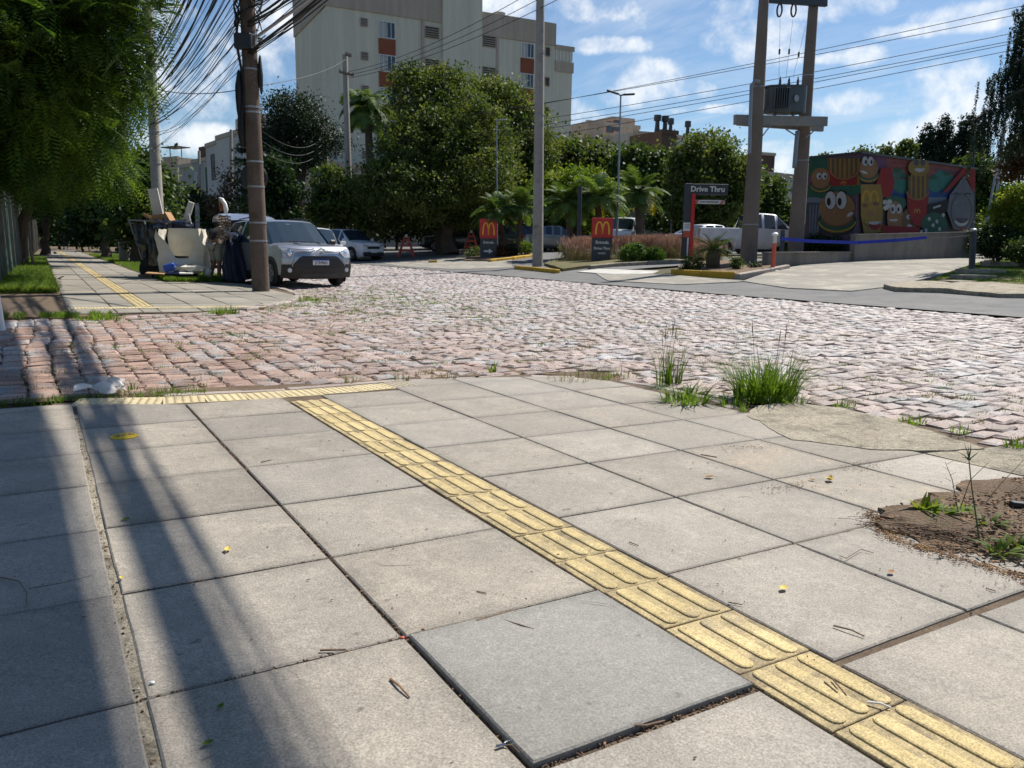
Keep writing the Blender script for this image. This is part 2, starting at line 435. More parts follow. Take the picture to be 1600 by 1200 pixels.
M['wall_tan'] = rough_mat('tan_band', (.43, .355, .285), (.47, .39, .31), .15, 8, .05, .9, .1, 20, .01, streak=.22)
M['brick_panel'] = rough_mat('brick_red_panel', (.22, .068, .038), (.27, .085, .048), 1.0, 12, .12, .9, .2, 20, .01)
M['wall_pink'] = rough_mat('pinkish_render', (.50, .40, .31), (.44, .35, .27), .15, 8, .06, .9, streak=.25)
M['wall_grey'] = rough_mat('grey_render', (.34, .33, .32), (.40, .38, .35), .12, 6, .08, .9, streak=.3)
M['wall_pale'] = rough_mat('pale_render', (.50, .49, .46), (.42, .41, .39), .12, 6, .08, .9)
M['wall_brown'] = rough_mat('brown_brick', (.085, .055, .045), (.11, .07, .055), .4, 20, .2, .9)
M['retain'] = rough_mat('retaining_render', (.19, .175, .16), (.24, .22, .195), .6, 30, .12, .9, .3, 40, .005, c3=(.15, .14, .13), c3thr=(.5, .75), streak=.3)
M['pole_concrete'] = rough_mat('pole_concrete', (.27, .245, .215), (.35, .32, .28), 1.1, 50, .25, .9, .5, 40, .006, c3=(.17, .15, .13), c3thr=(.55, .7))
M['pole_brown'] = rough_mat('pole_old_brown', (.10, .075, .058), (.14, .105, .08), 1.5, 70, .35, .9, .9, 30, .012, c3=(.075, .055, .042), c3thr=(.52, .68))
M['pole_wood'] = rough_mat('transformer_pole', (.16, .125, .10), (.22, .175, .14), .9, 50, .25, .9, .6, 40, .008)
M['bark'] = rough_mat('bark', (.075, .055, .04), (.12, .09, .065), 4, 40, .3, .95, 1.0, 22, .02)
M['cable'] = flat('black_cable', (.012, .012, .013), .6)
M['black'] = flat('black_plastic', (.014, .014, .016), .5)
M['rubber'] = flat('tyre_rubber', (.018, .018, .018), .85)
M['darkmetal'] = flat('dark_metal', (.05, .055, .06), .5, .5)
M['greymetal'] = flat('grey_metal', (.30, .31, .32), .45, .5)
M['trafo'] = flat('transformer_grey', (.10, .115, .125), .55, .3)
M['trafo_beam'] = rough_mat('beam_concrete', (.23, .225, .215), (.30, .29, .275), 2, 40, .2, .9)
M['porcelain'] = flat('brown_porcelain', (.06, .03, .022), .25)
M['window'] = flat('window_glass', (.035, .05, .06), .08, 0, .8)
M['winframe'] = flat('white_window_frame', (.72, .72, .70), .5)
M['shutter'] = flat('dark_shutter', (.055, .05, .045), .6)
M['curtain'] = flat('pale_blind', (.42, .42, .40), .8)
M['green_fence'] = rough_mat('green_fence_paint', (.025, .07, .055), (.04, .095, .075), 2, 40, .2, .5, .1, 40, .003)
M['grey_post'] = rough_mat('grey_fence_post', (.13, .12, .10), (.18, .165, .14), 2, 40, .2, .9)
M['silver'] = flat('silver_car_paint', (.42, .435, .47), .30, .7, .5, .5)
M['whitecar'] = flat('white_car_paint', (.72, .73, .75), .3, .0, .5, .6)
M['darkcar'] = flat('dark_green_grey_paint', (.045, .06, .065), .28, .4, .5, .6)
M['blackcar'] = flat('black_car_paint', (.015, .016, .02), .25, .3, .5, .6)
M['greycar'] = flat('grey_car_paint', (.22, .235, .25), .3, .6, .5, .6)
M['carglass'] = flat('car_glass', (.02, .035, .05), .04, 0, 1.0)
M['chrome'] = flat('chrome', (.75, .76, .78), .12, 1.0)
M['lamp_glass'] = flat('headlamp_glass', (.55, .57, .60), .08, .3, .9)
M['plate_white'] = flat('number_plate_white', (.75, .76, .78), .4)
M['plate_blue'] = flat('plate_blue', (.02, .06, .32), .4)
M['ink'] = flat('dark_print', (.03, .035, .05), .5)
M['red'] = flat('sign_red', (.56, .022, .02), .42)
M['arch_yellow'] = flat('arch_yellow', (.90, .50, .02), .4)
M['slate'] = flat('sign_slate', (.040, .050, .060), .45)
M['sign_white'] = flat('sign_white', (.80, .80, .78), .5)
M['orange_red'] = flat('barrier_red', (.62, .105, .065), .6)
M['blue_strap'] = flat('blue_band', (.012, .035, .40), .5)
M['bag_white'] = rough_mat('woven_sack', (.66, .60, .47), (.74, .70, .60), 4, 60, .1, .75, .5, 14, .02, c3=(.50, .42, .30), c3thr=(.58, .72))
M['bag_black'] = flat('bin_bag_black', (.012, .012, .016), .22, 0, .7)
M['bag_blue'] = flat('bag_dark_blue', (.012, .02, .05), .35, 0, .6)
M['tarp_blue'] = flat('tarp_dark_blue', (.008, .014, .035), .6, 0, .35)
M['cardboard'] = rough_mat('cardboard', (.34, .19, .09), (.42, .25, .13), 5, 60, .1, .9)
M['board_white'] = rough_mat('white_board', (.58, .56, .50), (.66, .64, .58), 3, 40, .1, .7)
M['wood_old'] = rough_mat('old_wood', (.16, .12, .085), (.23, .175, .125), 6, 60, .3, .9, .6, 40, .01)
M['blue_plastic'] = flat('blue_plastic', (.01, .09, .60), .35)
M['skin'] = flat('skin', (.20, .105, .07), .6)
M['hair'] = flat('dark_hair', (.012, .01, .009), .7)
M['cloth_black'] = flat('black_hoodie', (.014, .014, .017), .9)
M['cloth_pale'] = rough_mat('pale_trousers', (.36, .35, .30), (.28, .27, .23), 6, 60, .1, .9, .6, 9, .03)
M['cloth_navy'] = flat('navy_clothes', (.018, .025, .05), .9)
M['disc_yellow'] = rough_mat('yellow_disc', (.78, .52, .03), (.70, .44, .025), 12, 80, .1, .45)
M['plasticbag'] = flat('white_plastic_bag', (.66, .62, .57), .4)
M['leaf_dry'] = rough_mat('dry_leaf', (.42, .26, .08), (.30, .15, .06), 30, 90, .2, .8)
M['leaf_yel'] = flat('yellow_leaf', (.62, .46, .08), .7)
M['twig'] = rough_mat('twig', (.13, .085, .055), (.20, .14, .10), 20, 90, .3, .95)
M['chip'] = rough_mat('bark_chip', (.30, .17, .09), (.17, .10, .06), 20, 80, .3, .95, island=.3)
M['grass'] = leaf_mat('grass_blades', (.085, .165, .018), (.15, .245, .030), .45)
M['grass_dry'] = leaf_mat('dry_grass_blades', (.26, .22, .11), (.14, .17, .05), .35)
M['grass_verge'] = leaf_mat('verge_grass', (.10, .19, .022), (.16, .26, .035), .4, c3=(.20, .27, .05))
M['seedhead'] = flat('seed_head', (.10, .085, .05), .9)
M['feather'] = leaf_mat('feathery_leaves', (.028, .070, .012), (.080, .150, .022), .38, c3=(.13, .21, .03))
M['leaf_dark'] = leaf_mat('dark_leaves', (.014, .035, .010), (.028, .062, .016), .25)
M['leaf_mid'] = leaf_mat('mid_leaves', (.032, .070, .018), (.080, .130, .030), .34, c3=(.13, .17, .045))
M['leaf_olive'] = leaf_mat('olive_leaves', (.050, .090, .022), (.115, .160, .040), .38, c3=(.17, .20, .06))
M['leaf_bright'] = leaf_mat('bright_leaves', (.085, .16, .02), (.16, .23, .03), .45, c3=(.22, .27, .045))
M['leaf_palm'] = leaf_mat('palm_leaves', (.07, .13, .03), (.14, .21, .06), .35)
M['leaf_palm_y'] = leaf_mat('palm_yellow', (.45, .36, .04), (.32, .30, .04), .4)
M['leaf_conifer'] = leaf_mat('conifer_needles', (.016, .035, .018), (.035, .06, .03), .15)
M['leaf_box'] = leaf_mat('clipped_box', (.05, .12, .015), (.09, .17, .02), .3)
M['plume'] = leaf_mat('fountain_grass', (.42, .25, .24), (.62, .43, .40), .12, c3=(.55, .38, .34))
M['leaf_redlow'] = leaf_mat('reddish_low_plants', (.16, .04, .03), (.10, .09, .03), .3)
M['leaf_brown'] = leaf_mat('brown_conifer', (.13, .06, .03), (.06, .05, .025), .2)
# ------------------------------------------------------------------ ground sheets
def arange(a, b, s):
    n = max(1, int(round((b - a) / s))); return [a + (b - a) * i / n for i in range(n + 1)]
def kinked(a, b, s, kinks):
    v = [x for x in arange(a, b, s)] + [k for k in kinks if a < k < b]
    v = sorted(v); o = [v[0]]
    for x in v[1:]:
        if x - o[-1] > .02: o.append(x)
    return o
def sheet(name, x0, x1, y0, y1, off, mat, step=1.0, parent=None, kind='structure', wav=0.0, inside=None):
    xs = kinked(x0, x1, step, CX); ys = kinked(y0, y1, step * 1.5, AX)
    mb = MB(); nx = len(xs)
    for y in ys:
        for x in xs:
            mb.v.append((x, y, h(x, y) + off + (wav * mnoise.noise(Vector((x * .9, y * .9, 3))) if wav else 0)))
    for j in range(len(ys) - 1):
        for i in range(nx - 1):
            if inside and not inside((xs[i] + xs[i+1]) / 2, (ys[j] + ys[j+1]) / 2): continue
            a = j * nx + i; mb.f.append((a, a + 1, a + 1 + nx, a + nx)); mb.mi.append(0)
    o = mb.build(name, mat, parent)
    if kind and parent is None: tag(o, kind=kind)
    return o
def poly_sheet(name, poly, off, mat, thick=0.0, parent=None, kind='structure', dens=0.5, edge=0.0):
    """polygon of (x, y) laid on the terrain, cut into a fine grid so that it follows it"""
    import bmesh
    bm = bmesh.new()
    vs = [bm.verts.new((x, y, 0)) for x, y in poly]; bm.faces.new(vs)
    x0, x1 = min(p[0] for p in poly), max(p[0] for p in poly); y0, y1 = min(p[1] for p in poly), max(p[1] for p in poly)
    for x in kinked(x0, x1, dens, CX)[1:-1]:
        bmesh.ops.bisect_plane(bm, geom=bm.verts[:] + bm.edges[:] + bm.faces[:], plane_co=(x, 0, 0), plane_no=(1, 0, 0))
    for y in kinked(y0, y1, dens, AX)[1:-1]:
        bmesh.ops.bisect_plane(bm, geom=bm.verts[:] + bm.edges[:] + bm.faces[:], plane_co=(0, y, 0), plane_no=(0, 1, 0))
    bmesh.ops.triangulate(bm, faces=bm.faces[:])
    if thick:
        bmesh.ops.recalc_face_normals(bm, faces=bm.faces[:])
        r = bmesh.ops.extrude_face_region(bm, geom=bm.faces[:])
        low = [g for g in r['geom'] if isinstance(g, bmesh.types.BMVert)]
        lowset = set(low)
    else: lowset = set()
    for v in bm.verts:
        v.co.z = h(v.co.x, v.co.y) + off - (thick if v in lowset else 0)
        if edge and v not in lowset: v.co.z += edge * mnoise.noise(Vector((v.co.x * 2, v.co.y * 2, 1)))
    bmesh.ops.recalc_face_normals(bm, faces=bm.faces[:])
    me = bpy.data.meshes.new(name); bm.to_mesh(me); bm.free(); me.materials.append(mat)
    o = link(name, me, parent)
    if kind and parent is None: tag(o, kind=kind)
    return o

def big_ground():
    xs = sorted(set([-600, -300, -150, -80, -40] + kinked(-20, 60, 1.0, CX) + [80, 120, 200, 400, 700]))
    ys = sorted(set([-300, -150, -80, -40] + kinked(-20, 100, 1.5, AX) + [120, 160, 240, 400, 800, 1500]))
    mb = MB(); nx = len(xs)
    for y in ys:
        for x in xs: mb.v.append((x, y, h(x, y) - .06))
    for j in range(len(ys) - 1):
        for i in range(nx - 1):
            a = j * nx + i; mb.f.append((a, a + 1, a + 1 + nx, a + nx)); mb.mi.append(0)
    return tag(mb.build('ground', M['earth']), kind='structure')
big_ground()

# cobbled street bed: main street X 3.9..12.1 and the side street mouth
street = sheet('cobbled_street', 3.5, 12.15, -12, 110, -.030, M['cobbled_dirt'], 1.0)
side = sheet('side_street', -30, 3.5, 5.0, 13.0, -.030, M['cobbled_dirt'], 1.0)
gut = sheet('asphalt_lane', 12.08, 15.2, -14, 110, .012, M['asphalt'], .8, wav=.010)
# opposite side: concrete forecourt, drive, lot
sheet('asphalt_lot', 15.2, 60, 26.5, 110, .006, M['asphalt'], 2.0)
sheet('forecourt', 15.2, 24, 19.9, 26.5, .008, M['asphalt'], 1.0)

# ---- near pavement
pave = sheet('near_pavement', -6.0, 3.95, -1.5, 5.44, -.0085, M['sand'], .5,
             inside=lambda x, y: not (x > 3.3 and y > 5.25) and not (y > 5.3 and x < 0.0))
OUT = [(-6.0, 5.36), (.72, 5.08), (1.33, 5.10), (2.02, 5.19), (2.34, 5.42), (2.66, 5.41), (2.99, 5.37), (3.34, 5.27), (3.65, 5.08), (3.81, 4.8), (3.91, 4.46), (3.86, 3.95), (3.72, 3.42)]
def clip(poly, a, b, keep_left=True):
    def side_(p): return (b[0] - a[0]) * (p[1] - a[1]) - (b[1] - a[1]) * (p[0] - a[0])
    out = []
    for i in range(len(poly)):
        p, q = poly[i], poly[(i + 1) % len(poly)]; sp, sq = side_(p), side_(q)
        if sp <= 0: out.append(p)
        if sp * sq < 0:
            t = sp / (sp - sq); out.append((p[0] + (q[0] - p[0]) * t, p[1] + (q[1] - p[1]) * t))
    return out
def clip_outline(poly):
    for seg in ([(2.34, 5.42), (2.66, 5.41)], [(2.66, 5.41), (2.99, 5.37)], [(2.99, 5.37), (3.34, 5.27)], [(3.34, 5.27), (3.65, 5.08)], [(3.65, 5.08), (3.81, 4.8)], [(3.81, 4.8), (3.91, 4.46)], [(3.93, 4.3), (3.93, 3.0)]):
        poly = clip(poly, seg[0], seg[1])
        if len(poly) < 3: return []
    return poly
def clip_left(poly):
    for seg in ([(-6, 5.40), (.11, 5.34)],): poly = clip(poly, seg[0], seg[1])
    return poly
def slab_mesh(poly, top, thick=.03, bev=.0035, tilt=(0, 0), name='slab', mat=None, wob=0.0):
    cx = sum(p[0] for p in poly) / len(poly); cy = sum(p[1] for p in poly) / len(poly)
    def ins(p, d):
        dx, dy = cx - p[0], cy - p[1]; l = math.hypot(dx, dy); k = d * 1.4 / max(l, .05); return (p[0] + dx * k, p[1] + dy * k)
    pp = []
    for i, p in enumerate(poly):       # a few extra corners so that edges are not dead straight
        q = poly[(i + 1) % len(poly)]; L_ = math.hypot(q[0] - p[0], q[1] - p[1]); n = 5 if L_ > .3 else 1
        nx_, ny_ = -(q[1] - p[1]) / max(L_, 1e-6), (q[0] - p[0]) / max(L_, 1e-6)
        for j in range(n):
            t = j / n; w = rnd.uniform(-wob, wob) if j else 0
            pp.append((p[0] + (q[0] - p[0]) * t + nx_ * w, p[1] + (q[1] - p[1]) * t + ny_ * w))
    n = len(pp)
    def z(p, d): return h(p[0], p[1]) + top + d + tilt[0] * (p[0] - cx) + tilt[1] * (p[1] - cy)
    inner = [ins(p, bev) for p in pp]
    vs = [(p[0], p[1], z(p, -thick)) for p in pp] + [(p[0], p[1], z(p, -bev)) for p in pp] + [(p[0], p[1], z(p, 0)) for p in inner]
    fs = [(i, (i + 1) % n, n + (i + 1) % n, n + i) for i in range(n)] + [(n + i, n + (i + 1) % n, 2 * n + (i + 1) % n, 2 * n + i) for i in range(n)] + [tuple(range(2 * n, 3 * n))]
    me = bpy.data.meshes.new(name); me.from_pydata(vs, [], fs); me.materials.append(mat); me.update()
    return me
ROWS = [-1.26, -.675, -.09, .49, 1.08, 1.665, 2.25, 2.84, 3.42, 3.985, 4.565, 5.075]
COLS = [(-2.87, -2.28), (-2.28, -1.685), (-1.685, -1.09), (-1.09, -.49), (-.49, .105), (.105, .70), (.70, 1.293), (1.548, 2.12), (2.12, 2.69), (2.69, 3.25), (3.25, 3.80)]
js = []
for (y0_, y1_) in ((-.2, 5.0),): poly_sheet('joint_sand_strip', [(.088, y0_), (.124, y0_), (.124, y1_), (.088, y1_)], -.005, M['apron'], 0, parent=pave, dens=.3, edge=.002)
poly_sheet('joint_sand_strip', [(1.56, 1.640), (3.2, 1.640), (3.2, 1.668), (1.56, 1.668)], -.005, M['apron'], 0, parent=pave, dens=.3, edge=.002)
GAPX = {4: (.004, .016), 5: (.010, .004)}
for ci, (xa, xb) in enumerate(COLS):
    for ri in range(len(ROWS) - 1):
        ya, yb = ROWS[ri], ROWS[ri + 1]
        if ci >= 9 and ri == len(ROWS) - 2: yb = 5.5
        if ci == 8 and ri == len(ROWS) - 2: yb = 5.5
        if ci <= 4 and ri == len(ROWS) - 2: yb = 5.4
        if ci in (5,) and ri == len(ROWS) - 2: yb = 5.24
        g = .0035 + rnd.uniform(0, .0025); gl, gr = (g, g)
        if ci == 5: gl = .016
        if ci == 4: gr = .006
        if ci == 5 or ci == 6: gr = g
        gb, gt = g, g
        raised = (ci == 6 and ri == 4)
        if raised: gb, gl, gt = .009, .007, .006
        if ci == 6 and ri == 3: gt = .006
        if ci == 7 + 1 and ri == 3: gt = .022
        if ci == 7 and ri == 3: gt = .020
        poly = [(xa + gl, ya + gb), (xb - gr, ya + gb), (xb - gr, yb - gt), (xa + gl, yb - gt)]
        # a fitted row along the tactile warning band on the left
        poly = [(x + rnd.uniform(-.002, .002), y + rnd.uniform(-.002, .002)) for x, y in poly]
        if ci >= 7: poly = clip_outline(poly)
        if ci == 5 and ri == len(ROWS) - 2: poly = [(xa + gl, ya + gb), (xb - gr, ya + gb), (xb - gr, 5.085), (xa + gl, 5.345)]
        if ci <= 4 and ri == len(ROWS) - 2: poly = clip_left(poly)
        if len(poly) < 3: continue
        cx = sum(p[0] for p in poly) / len(poly); cy = sum(p[1] for p in poly) / len(poly)
        if cx > 2.55 and .5 < cy < 1.66: 
            if cx > 2.72 or cy < 1.1: continue      # the open tree pit
        if cx > 3.25 and .49 < cy < 1.7: continue
        top = rnd.uniform(-.0015, .0015) + (.008 if raised else 0)
        tl = (rnd.uniform(-.003, .003), rnd.uniform(-.003, .003))
        if raised: tl = (-.002, -.006)
        mt = M['slab_blue'] if raised else (M['slab_sandy'] if (ci >= 9 and ri in (6, 7, 8)) or (ci == 9 and ri == 5) else M['slab'])
        link('slab', slab_mesh(poly, top, .03, .0035, tl, 'slab', mt, .0012), pave)

# tactile guide strip: plates with three rounded ribs
def tact_dir_mesh():
    mb = MB(); w, l = .243, .2475
    mb.cur = 1; mb.box((0, 0, -.013), (w, l, .026), bev=.002); mb.cur = 0
    for k in (-1, 0, 1):
        x = k * .076; hw, hl, r = .0215, .118, .0215
        def ring(s, z, shr):
            pts = []
            for (cy, a0) in ((hl - r, 0), (-(hl - r), PI)):
                for j in range(7):
                    a = a0 + PI * j / 6; pts.append((x + math.cos(a) * (r - shr), cy + math.sin(a) * (r - shr), z))
            return pts
        a = ring(0, -.001, 0); b = ring(0, .0035, .0005); c = ring(0, .0052, .0045); n = len(a)
        fs = [(i, (i + 1) % n, n + (i + 1) % n, n + i) for i in range(n)] + [(n + i, n + (i + 1) % n, 2 * n + (i + 1) % n, 2 * n + i) for i in range(n)] + [tuple(range(2 * n, 3 * n))]
        mb.add(a + b + c, fs)
    return mb.mesh('tactile_plate', [M['tactile'], M['tactile_base']])
tdm = tact_dir_mesh()
for k in range(-8, 17):
    y = .892 + .2515 * (k + .5)
    if y > 5.0: break
    x = 1.4225 + rnd.uniform(-.003, .003)
    o = link('tactile_plate', tdm, pave)
    o.location = (x, y, h(x, y) - .0015 + rnd.uniform(-.001, .0015)); o.rotation_euler = (-.013 + rnd.uniform(-.004, .004), .0188 + rnd.uniform(-.004, .004), rnd.uniform(-.008, .008))
def tact_warn_mesh():
    mb = MB(); mb.box((0, 0, -.013), (.245, .245, .026), bev=.002)
    for i in range(5):
        for j in range(5):
            x, y = (i - 2) * .047, (j - 2) * .047; n = 8; vs = []
            for (r, z) in ((.014, -.001), (.0125, .003), (.006, .0055)):
                for k in range(n): a = 2 * PI * k / n; vs.append((x + r * math.cos(a), y + r * math.sin(a), z))
            fs = [(q * n + k, q * n + (k + 1) % n, (q + 1) * n + (k + 1) % n, (q + 1) * n + k) for q in range(2) for k in range(n)] + [tuple(range(2 * n, 3 * n))]
            mb.add(vs, fs)
    return mb.mesh('tactile_warning_plate', M['tactile_pale'])
twm = tact_warn_mesh()
wp = [(.235, 5.40, -.30), (.475, 5.335, -.22), (.72, 5.29, -.12), (.965, 5.265, -.04), (1.213, 5.262, 0), (1.461, 5.268, .03), (1.708, 5.285, .06), (1.955, 5.31, .12), (2.19, 5.345, .17)]
for x, y, a in wp:
    o = link('tactile_warning_plate', twm, pave)
    o.location = (x, y + (-.045 if x > 1 else -.03), h(x, y) - .001); o.rotation_euler = (-.013 + rnd.uniform(-.01, .01), .0188 + rnd.uniform(-.01, .01), a)
# kerb stones round the corner
kerb_pts = [(-1.9, 5.62), (-1.0, 5.58), (-.1, 5.55), (.62, 5.50), (1.42, 5.43), (2.36, 5.51), (2.95, 5.45), (3.37, 5.35), (3.70, 5.15), (3.90, 4.85), (4.0, 4.48), (3.98, 3.9), (3.85, 3.60)]
for i in range(len(kerb_pts) - 1):
    a, b = Vector(kerb_pts[i] + (0,)), Vector(kerb_pts[i + 1] + (0,)); d = (b - a).normalized(); n = Vector((d.y, -d.x, 0)); w = .05
    a2, b2 = a + d * .006, b - d * .006
    poly = [(a2.x - n.x * w, a2.y - n.y * w), (b2.x - n.x * w, b2.y - n.y * w), (b2.x + n.x * w * .7, b2.y + n.y * w * .7), (a2.x + n.x * w * .7, a2.y + n.y * w * .7)]
    if i < 3: continue
    link('kerb_stone', slab_mesh(poly, -.008 + rnd.uniform(-.004, .004), .08, .008, (0, 0), 'kerb_stone', M['kerb'], .004), pave)
# sloped concrete apron towards the main street, slabs beyond it covered with sand
def ragged(poly, amp=.018, step=.05, seed=1):
    out = []
    for i, p in enumerate(poly):
        q_ = poly[(i + 1) % len(poly)]; L_ = math.hypot(q_[0] - p[0], q_[1] - p[1]); n = max(1, int(L_ / step))
        for j in range(n):
            t = j / n; x, y = p[0] + (q_[0] - p[0]) * t, p[1] + (q_[1] - p[1]) * t; v = Vector((x * 7, y * 7, seed)); w = Vector((x * 23, y * 23, seed + 3))
            out.append((x + amp * (mnoise.noise(v) + .5 * mnoise.noise(w)), y + amp * (mnoise.noise(v + Vector((9, 0, 0))) + .5 * mnoise.noise(w + Vector((9, 0, 0))))))
    return out
apron_poly = [(3.42, 2.76), (3.73, 3.38), (4.05, 3.56), (4.34, 3.52), (4.47, 3.25), (4.44, 2.85), (4.30, 2.45), (4.22, 2.16), (3.96, 2.20), (3.62, 2.40)]
ap = poly_sheet('concrete_apron', ragged(apron_poly, .03), .004, M['apron'], .06, dens=.12, edge=.006)
spoly = [(3.25, 2.25), (3.80, 2.2), (4.36, 2.12), (4.32, 1.75), (4.28, .4), (4.2, -1.4), (3.95, -1.4), (3.81, 1.66), (3.25, 1.68)]
poly_sheet('sandy_edge', [(3.82, 2.25), (4.40, 2.14), (4.45, 1.2), (4.45, -1.4), (3.82, -1.4)], -.002, M['apron'], .05, dens=.15, edge=.006)
# tree pit with bare soil, roots and bark chips
pit = [(2.52, 1.62), (2.66, 1.72), (2.95, 1.76), (3.3, 1.80), (3.75, 1.76), (4.1, 1.5), (4.1, .5), (2.7, .45), (2.5, .9), (2.44, 1.3)]
poly_sheet('tree_pit_soil', ragged(pit, .09, .03, 5), .003, M['soil'], .03, dens=.05, edge=.022)
poly_sheet('dirt_patch', [(2.0, 5.62), (3.4, 5.52), (3.9, 5.2), (4.15, 4.6), (4.2, 3.7), (4.35, 3.6), (4.3, 5.1), (3.6, 5.9), (2.2, 5.95)], -.016, M['soil'], 0, dens=.12, edge=.006)
poly_sheet('gutter_dirt', [(-1.6, 5.58), (.3, 5.52), (1.4, 5.46), (2.2, 5.50), (2.0, 5.62), (1.0, 5.68), (.4, 5.85), (-.6, 5.8), (-1.6, 5.9)], -.010, M['soil'], 0, dens=.12, edge=.006)

# ------------------------------------------------------------------ cobbles
def in_pave(x, y):
    if y < 5.62 and x < 2.4: return True
    if x < 2.4: return y < 5.62
    pts = [(2.4, 5.62), (2.99, 5.55), (3.40, 5.45), (3.78, 5.22), (4.02, 4.85), (4.12, 4.4), (4.10, 3.8), (4.50, 3.55), (4.60, 3.2), (4.52, 2.7), (4.46, 2.0), (4.46, -9)]
    if y > 5.62: return False
    ys = [p[1] for p in pts][::-1]; xs = [p[0] for p in pts][::-1]
    return x < float(np.interp(y, ys, xs))
FARK = [(.3, 11.75), (2.2, 12.05), (3.0, 12.7), (3.6, 13.6), (4.1, 14.5), (4.6, 15.6), (4.75, 17)]
def in_far(x, y):
    if y < 11.6: return False
    if x > 4.75: return False
    if y > 17: return x < 4.75
    ys = [p[1] for p in FARK]; xs = [p[0] for p in FARK]
    return x < float(np.interp(y, ys, xs)) if x > .3 else y > 11.7
stones = []       # (cx, cy, half along x, half along y, angle)
Y = -3.0; row = 0
while Y < 62:
    pitch = .130 if Y < 26 else .19
    X = 4.3 - 2.2 + rnd.uniform(0, .2)
    while X < 12.1:
        L_ = rnd.uniform(.14, .215) * (1 if Y < 30 else 1.3)
        bend = .07 * math.sin(X * .55 + Y * .12) + .05 * mnoise.noise(Vector((X * .8, Y * .8, 0))) + .025 * (X - 8)
        cx, cy = X + L_ / 2, Y + bend
        # keep the corner fan for the side street
        lim = 4.0 if cy < 5.6 else (3.2 + .10 * (cy - 5.6) * 0)
        if cx > lim + .6 * mnoise.noise(Vector((cy * .8, 0, 4))) and not in_pave(cx, cy) and not in_far(cx, cy) and cx < 12.05:
            stones.append((cx, cy, L_ / 2 - .006, pitch / 2 - rnd.uniform(.004, .012), .04 + rnd.uniform(-.08, .08)))
        X += L_
    Y += pitch; row += 1
nmain = len(stones)
X = -9.0
while X < 4.2:
    pitch = .175; Y = 5.4 + rnd.uniform(0, .1)
    while Y < 13.5:
        L_ = rnd.uniform(.105, .15)
        bend = .035 * math.sin(Y * .8 + X * .35) + .05 * mnoise.noise(Vector((X * .9, Y * .9, 7))) + .006 * (Y - 9) ** 2
        cx, cy = X + bend, Y + L_ / 2
        lim = 4.0 if cy < 5.6 else 3.2
        if cx < lim + .6 * mnoise.noise(Vector((cy * .8, 0, 4))) and not in_pave(cx, cy) and not in_far(cx, cy) and cy < 11.95 + max(0, cx) * .5:
            stones.append((cx, cy, pitch / 2 - .007, L_ / 2 - rnd.uniform(.004, .012), rnd.uniform(-.1, .1)))
        Y += L_
    X += pitch
def stone_verts(cx, cy, a, b, th, q):
    """9 faces: 4 sides, 4 chamfers, 1 top, on local coordinates"""
    base = [(-a, -b), (a, -b), (a, b), (-a, b)]
    j = lambda s: q.uniform(-s, s)
    low = [(x + j(.012), y + j(.011)) for x, y in base]
    ta, tb = j(.025), j(.04); dz = j(.005)
    c = math.cos(th); s = math.sin(th); out = []
    for k, (f, z) in enumerate(((1.0, -.045), (1.0, -.010), (.86, 0.0))):
        for (x, y) in low:
            xx, yy = x * f if k < 2 else x - math.copysign(min(.020, abs(x) * .3), x), y if k < 2 else y - math.copysign(min(.018, abs(y) * .3), y)
            zz = z + (ta * xx + tb * yy + dz if k else 0) + (j(.007) if k else 0)
            out.append((c * xx - s * yy, s * xx + c * yy, zz))
    out.append((j(.03), j(.02), .004 + dz + j(.006)))
    return out
SF4 = [(0, 1, 5, 4), (1, 2, 6, 5), (2, 3, 7, 6), (3, 0, 4, 7), (4, 5, 9, 8), (5, 6, 10, 9), (6, 7, 11, 10), (7, 4, 8, 11)]
SF3 = [(8, 9, 12), (9, 10, 12), (10, 11, 12), (11, 8, 12)]
def vis(s):
    px, py, d = P((s[0], s[1], h(s[0], s[1])))
    return d > .3 and -20 < px < 1620 and py < 1230, d
scored = []
for i, s in enumerate(stones):
    ok, d = vis(s); scored.append(((0 if ok else 1), d, i))
scored.sort()
near_ids = set(i for (_, _, i) in scored[:300])
protos = []
for k in range(24):
    q = random.Random(100 + k); me = bpy.data.meshes.new('cobble')
    me.from_pydata(stone_verts(0, 0, .1, .07, 0, q), [], SF4 + SF3); me.materials.append(M['cobble']); me.update(); protos.append(me);
VV = []; FF4 = []; FF3 = []; base = 0
for i, s in enumerate(stones):
    cx, cy, a, b, th = s; z = h(cx, cy)
    if i in near_ids:
        par = street if i < nmain else side
        o = link('cobble', protos[rnd.randrange(24)], par)
        o.location = (cx, cy, z - .004 + rnd.uniform(-.009, .005)); o.scale = (a / .1, b / .07, 1); o.rotation_euler = (0, 0, th + (PI if rnd.random() < .5 else 0))
        continue
    if not vis(s)[0] and s[1] > 1: 
        if abs(P((cx, cy, z))[0] - 800) > 1100: continue
    q = rnd
    vs = stone_verts(0, 0, a, b, th, q); dz = z - .004 + q.uniform(-.009, .007)
    for v in vs: VV.append((v[0] + cx, v[1] + cy, v[2] + dz))
    for f in SF4: FF4.append(tuple(base + k for k in f))
    for f in SF3: FF3.append(tuple(base + k for k in f))
    base += 13
me = bpy.data.meshes.new('cobbles'); me.from_pydata(VV, [], FF4 + FF3); me.materials.append(M['cobble_far']); me.update()
tag(link('cobbles', me, street), kind='stuff')

